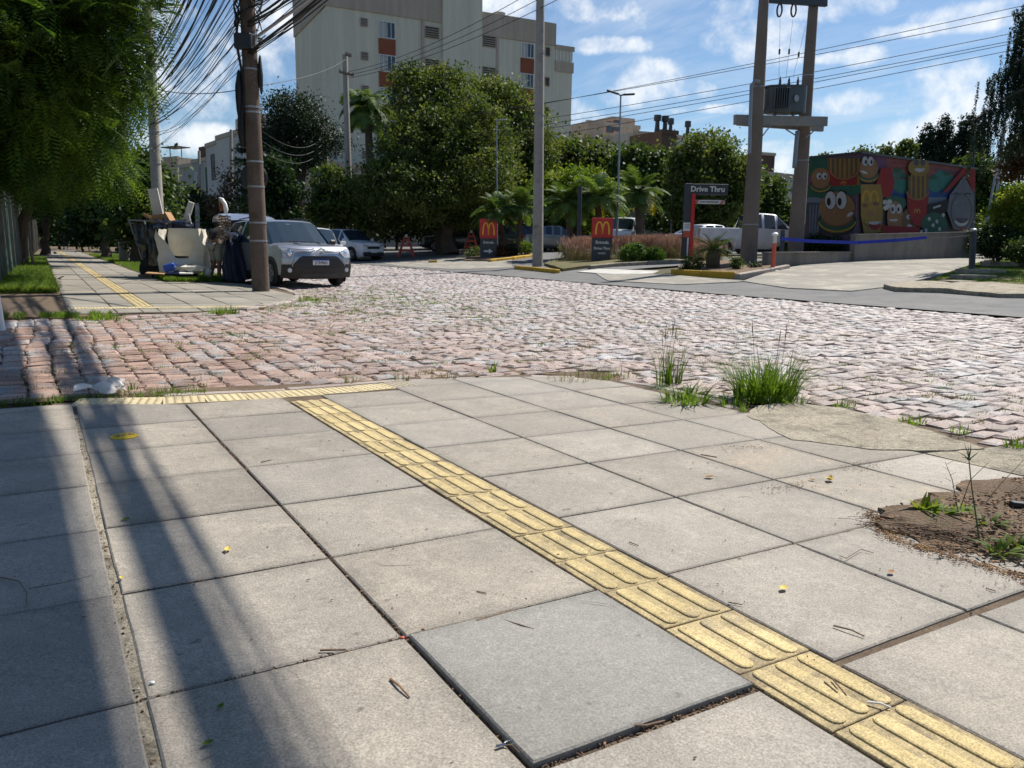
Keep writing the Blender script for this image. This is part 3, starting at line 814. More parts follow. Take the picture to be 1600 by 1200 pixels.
# ------------------------------------------------------------------ far pavement (beyond the side street)
farp = poly_sheet('far_pavement', [(-3.0, 11.85), (.5, 11.85), (2.2, 12.15), (2.95, 12.8), (3.5, 13.65), (4.0, 14.55), (4.45, 15.65), (4.6, 17.0), (4.6, 100), (-3.0, 100)], .02, M['sand'], .10, dens=1.2)
farp['kind'] = 'structure'
FSEG = [((-3.0, 11.9), (.5, 11.9)), ((.5, 11.9), (2.2, 12.2)), ((2.2, 12.2), (2.95, 12.85)), ((2.95, 12.85), (3.5, 13.7)), ((3.5, 13.7), (4.0, 14.6)), ((4.0, 14.6), (4.4, 15.7)), ((4.5, 15.7), (4.5, 20))]
farcols = [.28, .86, 1.19, 1.43, 2.0, 2.58]
farcols_corner = farcols + [3.16, 3.74, 4.32]
Yr = 11.9; i = 0
bigmb = []
while Yr < 78:
    cols = farcols_corner if Yr < 20.6 else farcols
    for k in range(len(cols) - 1):
        xa, xb = cols[k], cols[k + 1]
        if k == 2: 
            if 13.05 < Yr + .29: continue
        poly = [(xa + .007, Yr + .007), (xb - .007, Yr + .007), (xb - .007, Yr + .573), (xa + .007, Yr + .573)]
        for seg in FSEG:
            poly = clip(poly, seg[1], seg[0])
            if len(poly) < 3: break
        # FSEG runs left to right along the near edge: keep what lies beyond it
        if len(poly) < 3:
            continue
        if Yr < 46: link('slab', slab_mesh(poly, .03 + rnd.uniform(-.004, .004), .03, .006, (rnd.uniform(-.008, .008), rnd.uniform(-.008, .008)), 'slab', M['farslab']), farp)
        else: bigmb.append(poly)
    Yr += .58
V2, F2 = [], []
for poly in bigmb:
    b = len(V2); n = len(poly)
    V2 += [(p[0], p[1], h(p[0], p[1]) + .03) for p in poly]; F2.append(tuple(range(b, b + n)))
me = bpy.data.meshes.new('distant_slabs'); me.from_pydata(V2, [], F2); me.materials.append(M['farslab'])
tag(link('distant_slabs', me, farp), kind='stuff')
mt = M['tactile']
Yp = 13.06
while Yp < 60:
    if Yp < 38:
        o = link('tactile_plate', tdm, farp); o.location = (1.31, Yp + .126, h(1.31, Yp) + .029); o.scale = (.95, 1, 1)
    Yp += .2515
mb = MB(); Yq = Yp = 38.0
while Yq < 76:
    for k in (-1, 0, 1): mb.box((1.31 + k * .075, Yq + .5, h(1.3, Yq) + .03), (.045, .98, .012))
    Yq += 1.0
tag(mb.build('distant_tactile_ribs', M['tactile'], farp), kind='stuff')
for k in range(15):
    x = .42 + .249 * k
    y = 12.78
    if not (x < 3.1): break
    o = link('tactile_warning_plate', twm, farp); o.location = (x, y, h(x, y) + .036)
# granite kerb of the far corner, raised
fk = [(.1, 11.83), (.9, 11.85), (1.6, 11.95), (2.3, 12.12), (2.66, 12.44), (3.0, 12.78), (3.28, 13.2), (3.56, 13.62), (3.80, 14.06), (4.04, 14.5), (4.27, 15.1), (4.46, 15.7), (4.62, 16.6), (4.66, 17.6), (4.66, 18.7), (4.66, 20)]
for i in range(len(fk) - 1):
    a, b = Vector(fk[i] + (0,)), Vector(fk[i + 1] + (0,)); d = (b - a).normalized(); n = Vector((-d.y, d.x, 0)); w = .13
    a2, b2 = a + d * .01, b - d * .01
    poly = [(a2.x - n.x * .02, a2.y - n.y * .02), (b2.x - n.x * .02, b2.y - n.y * .02), (b2.x + n.x * w, b2.y + n.y * w), (a2.x + n.x * w, a2.y + n.y * w)]
    link('kerb_stone', slab_mesh(poly, (.045 if i > 3 else .012) + rnd.uniform(-.012, .012), .16, .02, (rnd.uniform(-.03, .03), rnd.uniform(-.03, .03)), 'kerb_stone', M['kerb'], .012), farp)
poly_sheet('left_verge', [(-.9, 16.2), (.22, 16.6), (.26, 60), (-.9, 60)], .030, M['lawn'], .05, dens=1.0, edge=.03)
poly_sheet('right_verge', [(2.62, 21.0), (4.5, 20.8), (4.5, 70), (2.62, 70)], .030, M['lawn'], .05, dens=1.0, edge=.03)
poly_sheet('near_dirt_strip', [(-3, 11.45), (-.2, 11.45), (.75, 11.55), (.72, 11.86), (-3, 11.9)], .02, M['soil'], .06, dens=.3, edge=.03)

# ------------------------------------------------------------------ vegetation generators
def unit(v): return v / np.maximum(np.linalg.norm(v, axis=-1, keepdims=True), 1e-9)
def leaf_quads(C, size, r, droop=0.0, aspect=.5, updir=None):
    """C (n,3) leaf centres -> (n,4,3) rhombic leaves at random attitudes"""
    n = len(C); a = r.normal(size=(n, 3)); a[:, 2] -= droop; a = unit(a)
    nrm = r.normal(size=(n, 3)) + np.array([0, 0, 1.0]); b = unit(np.cross(a, nrm))
    s = size * r.uniform(.6, 1.35, size=(n, 1))
    tip = C + a * s; base = C - a * s * .7; m_ = C - a * s * .05
    return np.stack([base, m_ + b * s * aspect, tip, m_ - b * s * aspect], axis=1)
def crown_points(blobs, n, r, clump=.35, nclump=None, shell=.55):
    vol = np.array([b[1][0] * b[1][1] + b[1][0] * b[1][2] + b[1][1] * b[1][2] for b in blobs]); pr = vol / vol.sum()
    nclump = nclump or max(20, n // 45)
    ids = r.choice(len(blobs), size=nclump, p=pr)
    d = unit(r.normal(size=(nclump, 3))); rad = (shell + (1 - shell) * r.uniform(0, 1, (nclump, 1)) ** .6) * r.uniform(.82, 1.12, (nclump, 1))
    bc = np.array([list(b[0]) for b in blobs])[ids]; br = np.array([list(b[1]) for b in blobs])[ids]
    cc = bc + d * rad * br
    k = r.randint(0, nclump, size=n)
    cs = clump * r.uniform(.5, 1.3, size=(nclump, 1))
    return cc[k] + r.normal(size=(n, 3)) * cs[k] * np.array([1, 1, .6])
def limbs(mb, base, top, blobs, r0, seed=1, n=8, nb=None):
    q = random.Random(seed); base = Vector(base); top = Vector(top)
    pts = []
    for i in range(7):
        t = i / 6; p = base.lerp(top, t) + Vector((q.uniform(-1, 1), q.uniform(-1, 1), 0)) * r0 * .5 * (1 if 0 < i < 6 else 0); pts.append(p)
    mb.tube(pts, [r0 * (1.25 if i == 0 else 1 - .55 * i / 6) for i in range(7)], n)
    for b in (blobs if nb is None else blobs[:nb]):
        s = base.lerp(top, q.uniform(.5, .95)); e = Vector(b[0]) ; mid = s.lerp(e, .5) + Vector((q.uniform(-.3, .3), q.uniform(-.3, .3), q.uniform(0, .5)))
        mb.tube([s, s.lerp(mid, .5) + Vector((0, 0, .05)), mid, mid.lerp(e, .6), e], [r0 * .5, r0 * .42, r0 * .32, r0 * .2, r0 * .08], 6)
        for k in range(3):
            e2 = e + Vector((q.uniform(-1, 1) * b[1][0], q.uniform(-1, 1) * b[1][1], q.uniform(-.5, 1) * b[1][2])) * .7
            mb.tube([mid, mid.lerp(e2, .5) + Vector((0, 0, .1)), e2], [r0 * .25, r0 * .15, r0 * .04], 5)
def tree(base, top, blobs, n, size, leaf, label, cat='tree', group=None, r0=.2, seed=1, clump=.35, shell=.55, droop=.2, aspect=.5, name='broadleaf_tree', bark='bark', nclump=None):
    base = Vector(base); r = np.random.RandomState(seed)
    e = empty(name, base, label, cat, group)
    bl = [(Vector(b[0]) - base, b[1]) for b in blobs]
    mb = MB(); limbs(mb, (0, 0, -.1), Vector(top) - base, bl, r0, seed); mb.build('trunk', M[bark], e, True)
    C = crown_points(bl, n, r, clump, nclump, shell)
    o = link('crown', np_mesh('crown', leaf_quads(C, size, r, droop, aspect), 4, M[leaf]), e)
    return e
def pb(lst):
    """blobs from (px, py, depth, rx_px, ry_px [, depth radius])"""
    out = []
    for b in lst:
        px, py, d, rx, ry = b[:5]; c = D(px, py, d); k = d / FPX
        out.append((c, (rx * k, b[5] if len(b) > 5 else rx * k, ry * k)))
    return out
def gat(px, d):
    """ground point under picture column px at depth d"""
    c = D(px, 400, d); return Vector((c.x, c.y, h(c.x, c.y)))

def frond_tree(name, base, top, blobs, n, leaf, label, seed=3, L=.55, pairs=14, r0=.22, droop=.5, group=None):
    base = Vector(base); r = np.random.RandomState(seed)
    e = empty(name, base, label, 'tree', group)
    bl = [(Vector(b[0]) - base, b[1]) for b in blobs]
    mb = MB(); limbs(mb, (0, 0, -.1), Vector(top) - base, bl, r0, seed); mb.build('trunk', M['bark'], e, True)
    C = crown_points(bl, n, r, .28, n // 9, .5)
    cen = np.mean([list(b[0]) for b in bl], axis=0)
    d0 = unit(r.normal(size=(n, 3)) * .9 + unit(C - cen) * .8 - np.array([0, 0, droop * .6]))
    allq = []
    sd_ = unit(np.cross(d0, np.array([0, 0, 1.0]) + r.normal(size=(n, 3)) * .25))
    up = unit(np.cross(sd_, d0))
    for k in range(pairs):
        t = (k + .7) / pairs
        p = C + d0 * (L * t) + np.array([0, 0, -1]) * (L * droop * t * t)
        w = L * .30 * math.sin(PI * min(.97, t * .9 + .1)) 
        for sg in (-1, 1):
            dr = unit(sd_ * sg + d0 * .55 - up * .15)
            bb = unit(np.cross(dr, up)) * .014
            allq.append(np.stack([p - bb, p + dr * w * .5 - bb * 1.3, p + dr * w, p + dr * w * .5 + bb * 1.3], axis=1))
    Vq = np.concatenate(allq, axis=0)
    link('crown', np_mesh('crown', Vq, 4, M[leaf]), e)
    return e

def blades(pts, hgt, w, r, lean=.5, segs=2, spread=None):
    """pts (n,3) roots -> mesh arrays of curved blades (quads that narrow to the tip)"""
    n = len(pts); a = r.uniform(0, 2 * PI, n); dr = np.stack([np.cos(a), np.sin(a), np.zeros(n)], 1)
    if spread is not None: dr = unit(dr * .6 + spread)
    sd_ = np.stack([-dr[:, 1], dr[:, 0], np.zeros(n)], 1)
    H = (hgt * r.uniform(.45, 1.15, size=(n, 1))) if not hasattr(hgt, 'shape') else hgt
    ln = lean * r.uniform(.2, 1.2, size=(n, 1)); W = w * r.uniform(.6, 1.3, size=(n, 1))
    rows = []
    for k in range(segs + 1):
        t = k / segs
        p = pts + np.array([0, 0, 1]) * H * (t - .35 * ln * t * t) + dr * H * ln * t ** 1.8
        ww = W * (1 - t) ** .7 if k < segs else W * .04
        rows.append(p - sd_ * ww); rows.append(p + sd_ * ww)
    Vv = np.stack(rows, 1)  # n, 2(segs+1), 3
    F = []
    for k in range(segs): F.append([2 * k, 2 * k + 1, 2 * k + 3, 2 * k + 2])
    F = np.array(F); nv = 2 * (segs + 1)
    FF = (F[None, :, :] + (np.arange(n) * nv)[:, None, None]).reshape(-1, 4)
    return Vv.reshape(-1, 3), FF
def grass_area(name, fn, n, hgt, w, leaf, seed, lean=.6, parent=None, segs=2, kind='stuff'):
    r = np.random.RandomState(seed); pts = fn(n, r)
    Vv, F = blades(pts, hgt, w, r, lean, segs)
    o = link(name, np_mesh_idx(name, Vv, F, M[leaf]), parent)
    if kind: tag(o, kind=kind)
    return o
def strip_pts(x0, x1, y0, y1, off=.04, pw=1.0):
    def fn(n, r):
        x = r.uniform(x0, x1, n); y = y0 + (y1 - y0) * r.uniform(0, 1, n) ** pw
        return np.stack([x, y, hv(x, y) + off], 1)
    return fn
def tuft(px, py, n, hgt, w, rad, label, seed, leaf='grass', lean=.55, group=None, heads=0, name='grass_tuft', cat='grass tuft', off=0.0, segs=3, headh=1.7):
    g = G(px, py); r = np.random.RandomState(seed)
    e = empty(name, (g.x, g.y, g.z + off), label, cat, group)
    a = r.uniform(0, 2 * PI, n); q = rad * np.sqrt(r.uniform(0, 1, n))
    pts = np.stack([q * np.cos(a), q * np.sin(a) * .7, np.zeros(n) - .01], 1)
    out = unit(np.stack([np.cos(a), np.sin(a), np.zeros(n)], 1) + 1e-6) * (q / rad)[:, None]
    Vv, F = blades(pts, hgt, w, r, lean, segs, spread=out)
    link('blades', np_mesh_idx('blades', Vv, F, M[leaf]), e)
    for k in range(heads):
        mb = MB(); aa = r.uniform(0, 2 * PI); x, y = rad * .7 * math.cos(aa) * r.uniform(0, 1), rad * .4 * math.sin(aa)
        hh = hgt * headh * r.uniform(.75, 1.1); lx, ly = r.uniform(-.12, .12) * hh, r.uniform(-.06, .06) * hh
        mb.tube([(x, y, 0), (x + lx * .3, y + ly * .3, hh * .5), (x + lx, y + ly, hh)], [.0022, .0018, .0012], 4)
        mb.tube([(x + lx * .82, y + ly * .82, hh * .84), (x + lx * .95, y + ly * .95, hh * .93), (x + lx * 1.1, y + ly * 1.1, hh * 1.08)], [.0012, .0035, .0008], 5)
        mb.build('seed_stalk', M['seedhead'], e)
    return e

# ------------------------------------------------------------------ trees, left side
frond_tree('feathery_tree', gat(-90, 15.5), D(-40, 60, 15.5),
           pb([(-60, 60, 14.0, 150, 130), (60, 30, 14.5, 120, 95), (150, -20, 15, 80, 60), (20, 150, 15, 130, 90), (110, 130, 16, 85, 75), (165, 85, 16.5, 55, 60),
               (60, 212, 17, 90, 46), (-60, 205, 15, 120, 55), (120, 205, 18, 60, 42), (178, 30, 16, 40, 50), (196, 135, 17.5, 32, 38)]),
           7200, 'feather', 'large feathery bright green tree hanging over the green fence at the left edge', seed=5, L=.62, pairs=12, r0=.28)
# long shaded crown line over the far pavement
frond_tree('feathery_tree', gat(30, 27), D(60, 200, 27), pb([(40, 230, 26, 80, 60), (120, 240, 26, 60, 50), (70, 270, 27, 60, 26), (160, 262, 28, 40, 34), (-20, 245, 25, 70, 36), (110, 170, 28, 70, 50)]),
           3000, 'feather', 'darker feathery tree beyond the first one, crown low over the pavement', seed=9, L=.8, pairs=10, r0=.22)
row_specs = [(70, 44, [(60, 300, 44, 60, 40), (110, 310, 44, 46, 36), (150, 285, 44, 50, 44), (20, 290, 44, 60, 40)], 'dark leafy tree arching over the far end of the pavement'),
             (165, 40, [(150, 330, 40, 36, 34), (185, 310, 40, 34, 44), (165, 270, 40, 34, 30), (140, 365, 41, 30, 14)], 'dark tree behind the short concrete pole'),
             (215, 34, [(215, 300, 34, 28, 44), (235, 340, 34, 26, 34), (205, 345, 34, 34, 30), (245, 290, 35, 18, 30), (222, 262, 34, 22, 26)], 'dense dark green tree between the two leaning concrete poles'),
             (60, 70, [(60, 340, 68, 40, 22), (100, 345, 68, 28, 12), (130, 340, 66, 30, 26), (30, 345, 68, 30, 24), (85, 318, 68, 34, 20)], 'distant dark tree closing the end of the pavement'),
             (190, 62, [(190, 345, 60, 40, 26), (150, 350, 60, 30, 26), (235, 350, 60, 26, 24)], 'far dark tree low behind the parked cars at left')]
for i, (px, d, bl, lab) in enumerate(row_specs):
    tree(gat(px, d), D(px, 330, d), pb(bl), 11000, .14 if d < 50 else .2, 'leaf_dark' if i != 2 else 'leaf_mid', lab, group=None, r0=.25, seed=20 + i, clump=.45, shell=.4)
tree(gat(150, 98), D(150, 360, 98), pb([(70, 372, 98, 40, 16), (120, 366, 100, 30, 22), (170, 370, 98, 44, 18), (230, 368, 98, 40, 20)]), 9000, .3, 'leaf_dark', 'dark distant hedge across the far end of the left pavement', 'hedge', name='hedge', seed=130, r0=.1, clump=.8, shell=.2)
# street trees behind the cables
tree(gat(300, 80), D(300, 320, 80), pb([(300, 325, 80, 26, 28), (330, 335, 80, 24, 24), (280, 345, 80, 20, 20)]), 7000, .22, 'leaf_dark', 'dark rounded tree in front of the grey-blue houses at left', seed=31, r0=.25, clump=.5)
tree(gat(365, 70), D(365, 320, 70), pb([(362, 300, 70, 22, 34), (350, 330, 70, 26, 22)]), 2200, .16, 'leaf_brown', 'thin brownish half-bare tree left of the brown pole', seed=32, r0=.2, clump=.5)
# tall conifer with tiered branches, behind the brown pole
def conifer(px, d, top_py, base_r_px, label, seed, mat='leaf_conifer', n=9000, tiers=15, start=.12, flat_=.35, name='conifer'):
    g = gat(px, d); top = D(px, top_py, d); H = top.z - g.z; r = np.random.RandomState(seed); k = d / FPX
    e = empty(name, g, label, 'tree'); mb = MB(); mb.tube([(0, 0, 0), (0, 0, H * .5), (0, 0, H * .98)], [.22 + H * .008, .18, .04], 8)
    pts = []
    for t in range(tiers):
        f = t / (tiers - 1); z = H * (start + (1 - start) * f); rad = base_r_px * k * (1 - f) ** .75 + .15
        nb = 9 if f < .8 else 6
        for b in range(nb):
            a = 2 * PI * b / nb + r.uniform(-.3, .3); L_ = rad * r.uniform(.7, 1.1)
            s = Vector((0, 0, z)); e_ = Vector((math.cos(a) * L_, math.sin(a) * L_, z - L_ * flat_ * .6 + r.uniform(-.15, .25)))
            mid = s.lerp(e_, .5) + Vector((0, 0, L_ * .06)); mb.tube([s, mid, e_], [.045, .03, .01], 4)
            m_ = int(n / (tiers * nb)); tt = r.uniform(.25, 1.05, m_)[:, None]
            c = np.array(s) + (np.array(e_) - np.array(s)) * tt + r.normal(size=(m_, 3)) * np.array([.22, .22, .13]) * (.6 + rad * .12)
            pts.append(c)
    mb.build('trunk', M['bark'], e, True)
    C = np.concatenate(pts); link('crown', np_mesh('crown', leaf_quads(C, .16, r, .3, .3), 4, M[mat]), e)
    return e
conifer(402, 52, 165, 44, 'narrow dark conifer with flat tiers standing behind the brown pole', 41, n=9000)
tree(gat(470, 50), D(470, 220, 50), pb([(455, 175, 50, 42, 30), (500, 225, 50, 38, 24), (430, 210, 50, 40, 26), (480, 200, 50, 40, 26), (455, 250, 50, 50, 20)]), 34000, .085, 'leaf_conifer',
     'dark flat-topped pine with a bare lower trunk right of the brown pole', seed=43, r0=.42, clump=.5, shell=.3, name='pine_tree')
# low dark araucaria branches round its trunk
tree(gat(430, 44), D(430, 300, 44), pb([(415, 330, 44, 26, 26), (440, 300, 44, 26, 20), (425, 265, 44, 24, 20), (450, 345, 44, 26, 18)]), 6000, .15, 'leaf_dark', 'low dark bushy tree just right of the brown pole', seed=44, r0=.15, clump=.4)

# ------------------------------------------------------------------ trees, middle
tree(gat(700, 42), D(700, 260, 42), pb([(670, 160, 42, 60, 52), (640, 125, 41, 26, 26), (700, 130, 42, 36, 30), (720, 200, 41, 74, 60), (660, 230, 40, 74, 56), (740, 270, 40, 72, 50), (650, 300, 39, 80, 48),
      (600, 290, 39, 54, 40), (740, 318, 43, 66, 34), (680, 335, 43, 70, 30), (590, 335, 41, 50, 30), (700, 250, 43, 110, 90)]), 95000, .10, 'leaf_olive', 'largest broad tree in front of the beige apartment block', seed=51, r0=.55, clump=.30, shell=.62)
tree(gat(790, 50), D(790, 260, 50), pb([(775, 165, 50, 56, 40), (810, 205, 50, 52, 42), (745, 150, 50, 36, 26), (820, 250, 50, 40, 40), (790, 260, 50, 50, 50)]), 34000, .12, 'leaf_olive', 'rounded tree right behind the largest tree, left of the tall grey pole', seed=52, r0=.35, clump=.45, shell=.55)
tree(gat(525, 41), D(525, 320, 41), pb([(520, 290, 41, 30, 28), (515, 325, 41, 28, 28), (550, 320, 41, 30, 30)]), 9000, .12, 'leaf_mid', 'low rounded tree beside the crossarm pole', seed=53, r0=.2, clump=.3)
tree(gat(900, 62), D(900, 300, 62), pb([(890, 245, 62, 54, 26), (850, 265, 62, 40, 34), (930, 262, 62, 40, 30), (965, 260, 62, 30, 26)]), 22000, .2, 'leaf_olive', 'wide olive green tree line under the right end of the apartment block', seed=54, r0=.3, clump=.6, shell=.5)
tree(gat(905, 46), D(905, 330, 46), pb([(900, 292, 46, 56, 28), (860, 305, 46, 36, 28), (945, 312, 46, 30, 30), (905, 325, 46, 60, 30)]), 24000, .11, 'leaf_bright', 'bright yellow-green tree behind the palms', seed=55, r0=.25, clump=.32, shell=.55)
tree(gat(1000, 58), D(1000, 320, 58), pb([(990, 250, 58, 32, 22), (1020, 270, 58, 34, 34), (985, 290, 58, 34, 30), (1040, 300, 58, 26, 30)]), 14000, .18, 'leaf_mid', 'dark green tree in front of the pinkish building, behind the slim double lamp', seed=56, r0=.25, clump=.5)
tree(gat(1110, 44), D(1110, 300, 44), pb([(1095, 240, 44, 42, 30), (1130, 262, 44, 44, 34), (1100, 290, 44, 50, 40), (1075, 270, 44, 30, 40), (1140, 300, 44, 40, 36), (1100, 330, 44, 50, 28), (1170, 290, 44, 20, 40)]), 30000, .13, 'leaf_olive', 'broad olive tree behind the drive through sign', seed=57, r0=.3, clump=.36, shell=.5)
tree(gat(1120, 46), D(1120, 225, 46), pb([(1110, 215, 46, 20, 16), (1130, 222, 46, 22, 20)]), 420, .12, 'leaf_olive', 'sparse twiggy treetop rising above the olive tree', seed=58, r0=.12, clump=.3, shell=.2)
tree(gat(1205, 52), D(1205, 340, 52), pb([(1200, 300, 52, 22, 24), (1215, 340, 52, 30, 24), (1190, 345, 52, 34, 24)]), 10000, .16, 'leaf_mid', 'leafy tree seen between the two transformer poles', seed=59, r0=.2, clump=.4)
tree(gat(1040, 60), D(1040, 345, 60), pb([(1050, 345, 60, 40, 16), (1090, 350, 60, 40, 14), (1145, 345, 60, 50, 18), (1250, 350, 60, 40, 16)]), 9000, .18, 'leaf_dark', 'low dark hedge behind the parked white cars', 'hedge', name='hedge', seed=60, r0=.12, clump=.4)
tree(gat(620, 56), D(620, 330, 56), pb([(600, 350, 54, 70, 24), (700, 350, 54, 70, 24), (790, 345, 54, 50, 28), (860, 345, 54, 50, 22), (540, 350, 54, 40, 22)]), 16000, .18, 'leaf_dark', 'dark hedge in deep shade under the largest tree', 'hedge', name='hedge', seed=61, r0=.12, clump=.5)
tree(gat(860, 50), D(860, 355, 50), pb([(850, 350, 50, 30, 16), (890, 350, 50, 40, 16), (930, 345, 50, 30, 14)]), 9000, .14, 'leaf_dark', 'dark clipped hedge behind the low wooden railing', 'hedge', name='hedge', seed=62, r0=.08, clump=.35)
# ------------------------------------------------------------------ trees, right
for i, (px, tp) in enumerate(((1430, 205), (1455, 194), (1487, 192), (1508, 205))):
    g = gat(px, 46); tz = D(px, tp, 46).z
    k = 46 / FPX
    tree(g, (g.x, g.y, tz - .5), [((g.x, g.y, tz - .6), (.45, .45, .9)), ((g.x, g.y, tz - 1.7), (.75, .75, 1.3)), ((g.x, g.y, tz - 3.6), (.95, .95, 2.0))], 12000, .08, 'leaf_conifer',
         ['leftmost dark column cypress above the mural wall', 'second dark column cypress from the left above the mural wall', 'third dark column cypress above the mural wall, near its right end', 'rightmost dark column cypress above the mural wall'][i],
         group='column cypresses behind the mural wall', seed=70 + i, r0=.12, clump=.10, shell=.5, name='cypress', nclump=1100)
tree(gat(1540, 42), D(1540, 330, 42), pb([(1530, 270, 42, 22, 24), (1545, 310, 42, 30, 30), (1535, 345, 42, 34, 24), (1575, 330, 42, 24, 30)]), 14000, .13, 'leaf_mid', 'leafy green tree just right of the mural wall', seed=75, r0=.2, clump=.35)
tree(gat(1400, 44), D(1400, 245, 44), pb([(1345, 238, 44, 14, 8), (1385, 240, 44, 20, 8), (1290, 246, 44, 12, 5), (1415, 232, 44, 14, 14)]), 1500, .13, 'leaf_olive', 'thin sprawling treetop showing above the mural wall', seed=76, r0=.12, clump=.25, shell=.3)
# clipped round shrub and low bushes at the right edge
def bush(px, py, d, rx, ry, n, size, leaf, label, cat='bush', group=None, seed=1, name='bush', shell=.85, clump=.12, base_py=None):
    c = D(px, py, d); k = d / FPX; g = Vector((c.x, c.y, h(c.x, c.y)))
    r = np.random.RandomState(seed); e = empty(name, g, label, cat, group)
    cc = Vector((0, 0, max(c.z - g.z, ry * k * .8)))
    mb = MB()
    for j in range(5):
        a = 2 * PI * j / 5; mb.tube([(0, 0, 0), (math.cos(a) * rx * k * .3, math.sin(a) * rx * k * .3, cc.z * .6), (math.cos(a) * rx * k * .6, math.sin(a) * rx * k * .6, cc.z * 1.1)], [.03, .02, .006], 5)
    mb.build('stem', M['bark'], e)
    C = crown_points([(cc, (rx * k, rx * k, ry * k))], n, r, clump, None, shell)
    C[:, 2] = np.maximum(C[:, 2], .03)
    link('foliage', np_mesh('foliage', leaf_quads(C, size, r, 0, .5), 4, M[leaf]), e); return e
bush(1592, 328, 22, 36, 40, 14000, .045, 'leaf_bright', 'rounded bright green shrub at the right edge', seed=80, clump=.10, shell=.75)
bush(1545, 372, 30, 28, 20, 5000, .07, 'leaf_mid', 'low dark green bush behind the black post at right', seed=81)
bush(1585, 380, 27, 26, 16, 4000, .06, 'leaf_dark', 'low dark bush under the rounded shrub at the right edge', seed=82)
bush(1520, 352, 38, 14, 14, 2000, .09, 'leaf_olive', 'yellowish small bush at the right end of the mural wall', seed=83)
# drooping deodar entering at the right edge
def deodar(label):
    g = gat(1730, 21); e = empty('drooping_conifer', g, label, 'tree'); r = np.random.RandomState(90); mb = MB()
    k = 21 / FPX; mb.tube([(0, 0, 0), (0, 0, 4), (.1, 0, 10.5)], [.3, .22, .06], 9)
    Cs = []; br = [(1590, 28, 40, .9), (1543, 130, 75, 1), (1530, 200, 70, 1), (1520, 190, 40, .5), (1573, 235, 30, .8), (1570, 100, 90, .9), (1580, 60, 60, .8), (1585, 150, 80, .9), (1600, 200, 50, .9), (1610, 100, 80, 1)]
    for (px, py, dr, q) in br:
        tip = D(px, py, 21 + r.uniform(-1, 1)) - g; s = Vector((0, 0, tip.z + .7 + r.uniform(.2, .7)))
        mid = s.lerp(tip, .55) + Vector((0, 0, .55)); pts = [s, s.lerp(mid, .6) + Vector((0, 0, .15)), mid, mid.lerp(tip, .6) + Vector((0, 0, .12)), tip]
        mb.tube(pts, [.06, .045, .03, .02, .008], 5)
        for a in range(64):
            t = r.uniform(.4, 1.0) * 3.999; i0 = int(t); p = pts[i0].lerp(pts[i0 + 1], t - i0) + Vector((r.uniform(-.25, .25), r.uniform(-.25, .25), 0))
            L_ = dr * k * r.uniform(.3, 1.15) * q; nn = int(30 + L_ * 170); tt = r.uniform(0, 1, nn)[:, None]
            Cs.append(np.array(p) + tt * np.array([r.uniform(-.12, .12), r.uniform(-.12, .12), -L_]) + r.normal(size=(nn, 3)) * np.array([.022, .022, .02]))
    mb.build('trunk', M['bark'], e, True)
    C = np.concatenate(Cs); link('crown', np_mesh('crown', leaf_quads(C, .034, r, 1.6, .35), 4, M['leaf_conifer']), e)
deodar('drooping weeping conifer reaching in from the right edge against the sky')
bush(1560, 378, 21.5, 30, 22, 5000, .05, 'leaf_dark', 'dark bush directly under the rounded shrub, behind the steps', seed=180, clump=.12)
bush(1600, 392, 20.5, 24, 14, 3000, .045, 'leaf_mid', 'low green bush cut by the right edge above the topmost step', seed=181, clump=.1)
tree(gat(1610, 23), D(1610, 250, 23), pb([(1585, 255, 23, 22, 20), (1600, 225, 23, 20, 14), (1580, 275, 23, 20, 10)]), 2600, .07, 'leaf_brown', 'brownish sparse conifer above the rounded shrub at the right edge', seed=91, r0=.1, clump=.16, shell=.3, name='conifer')

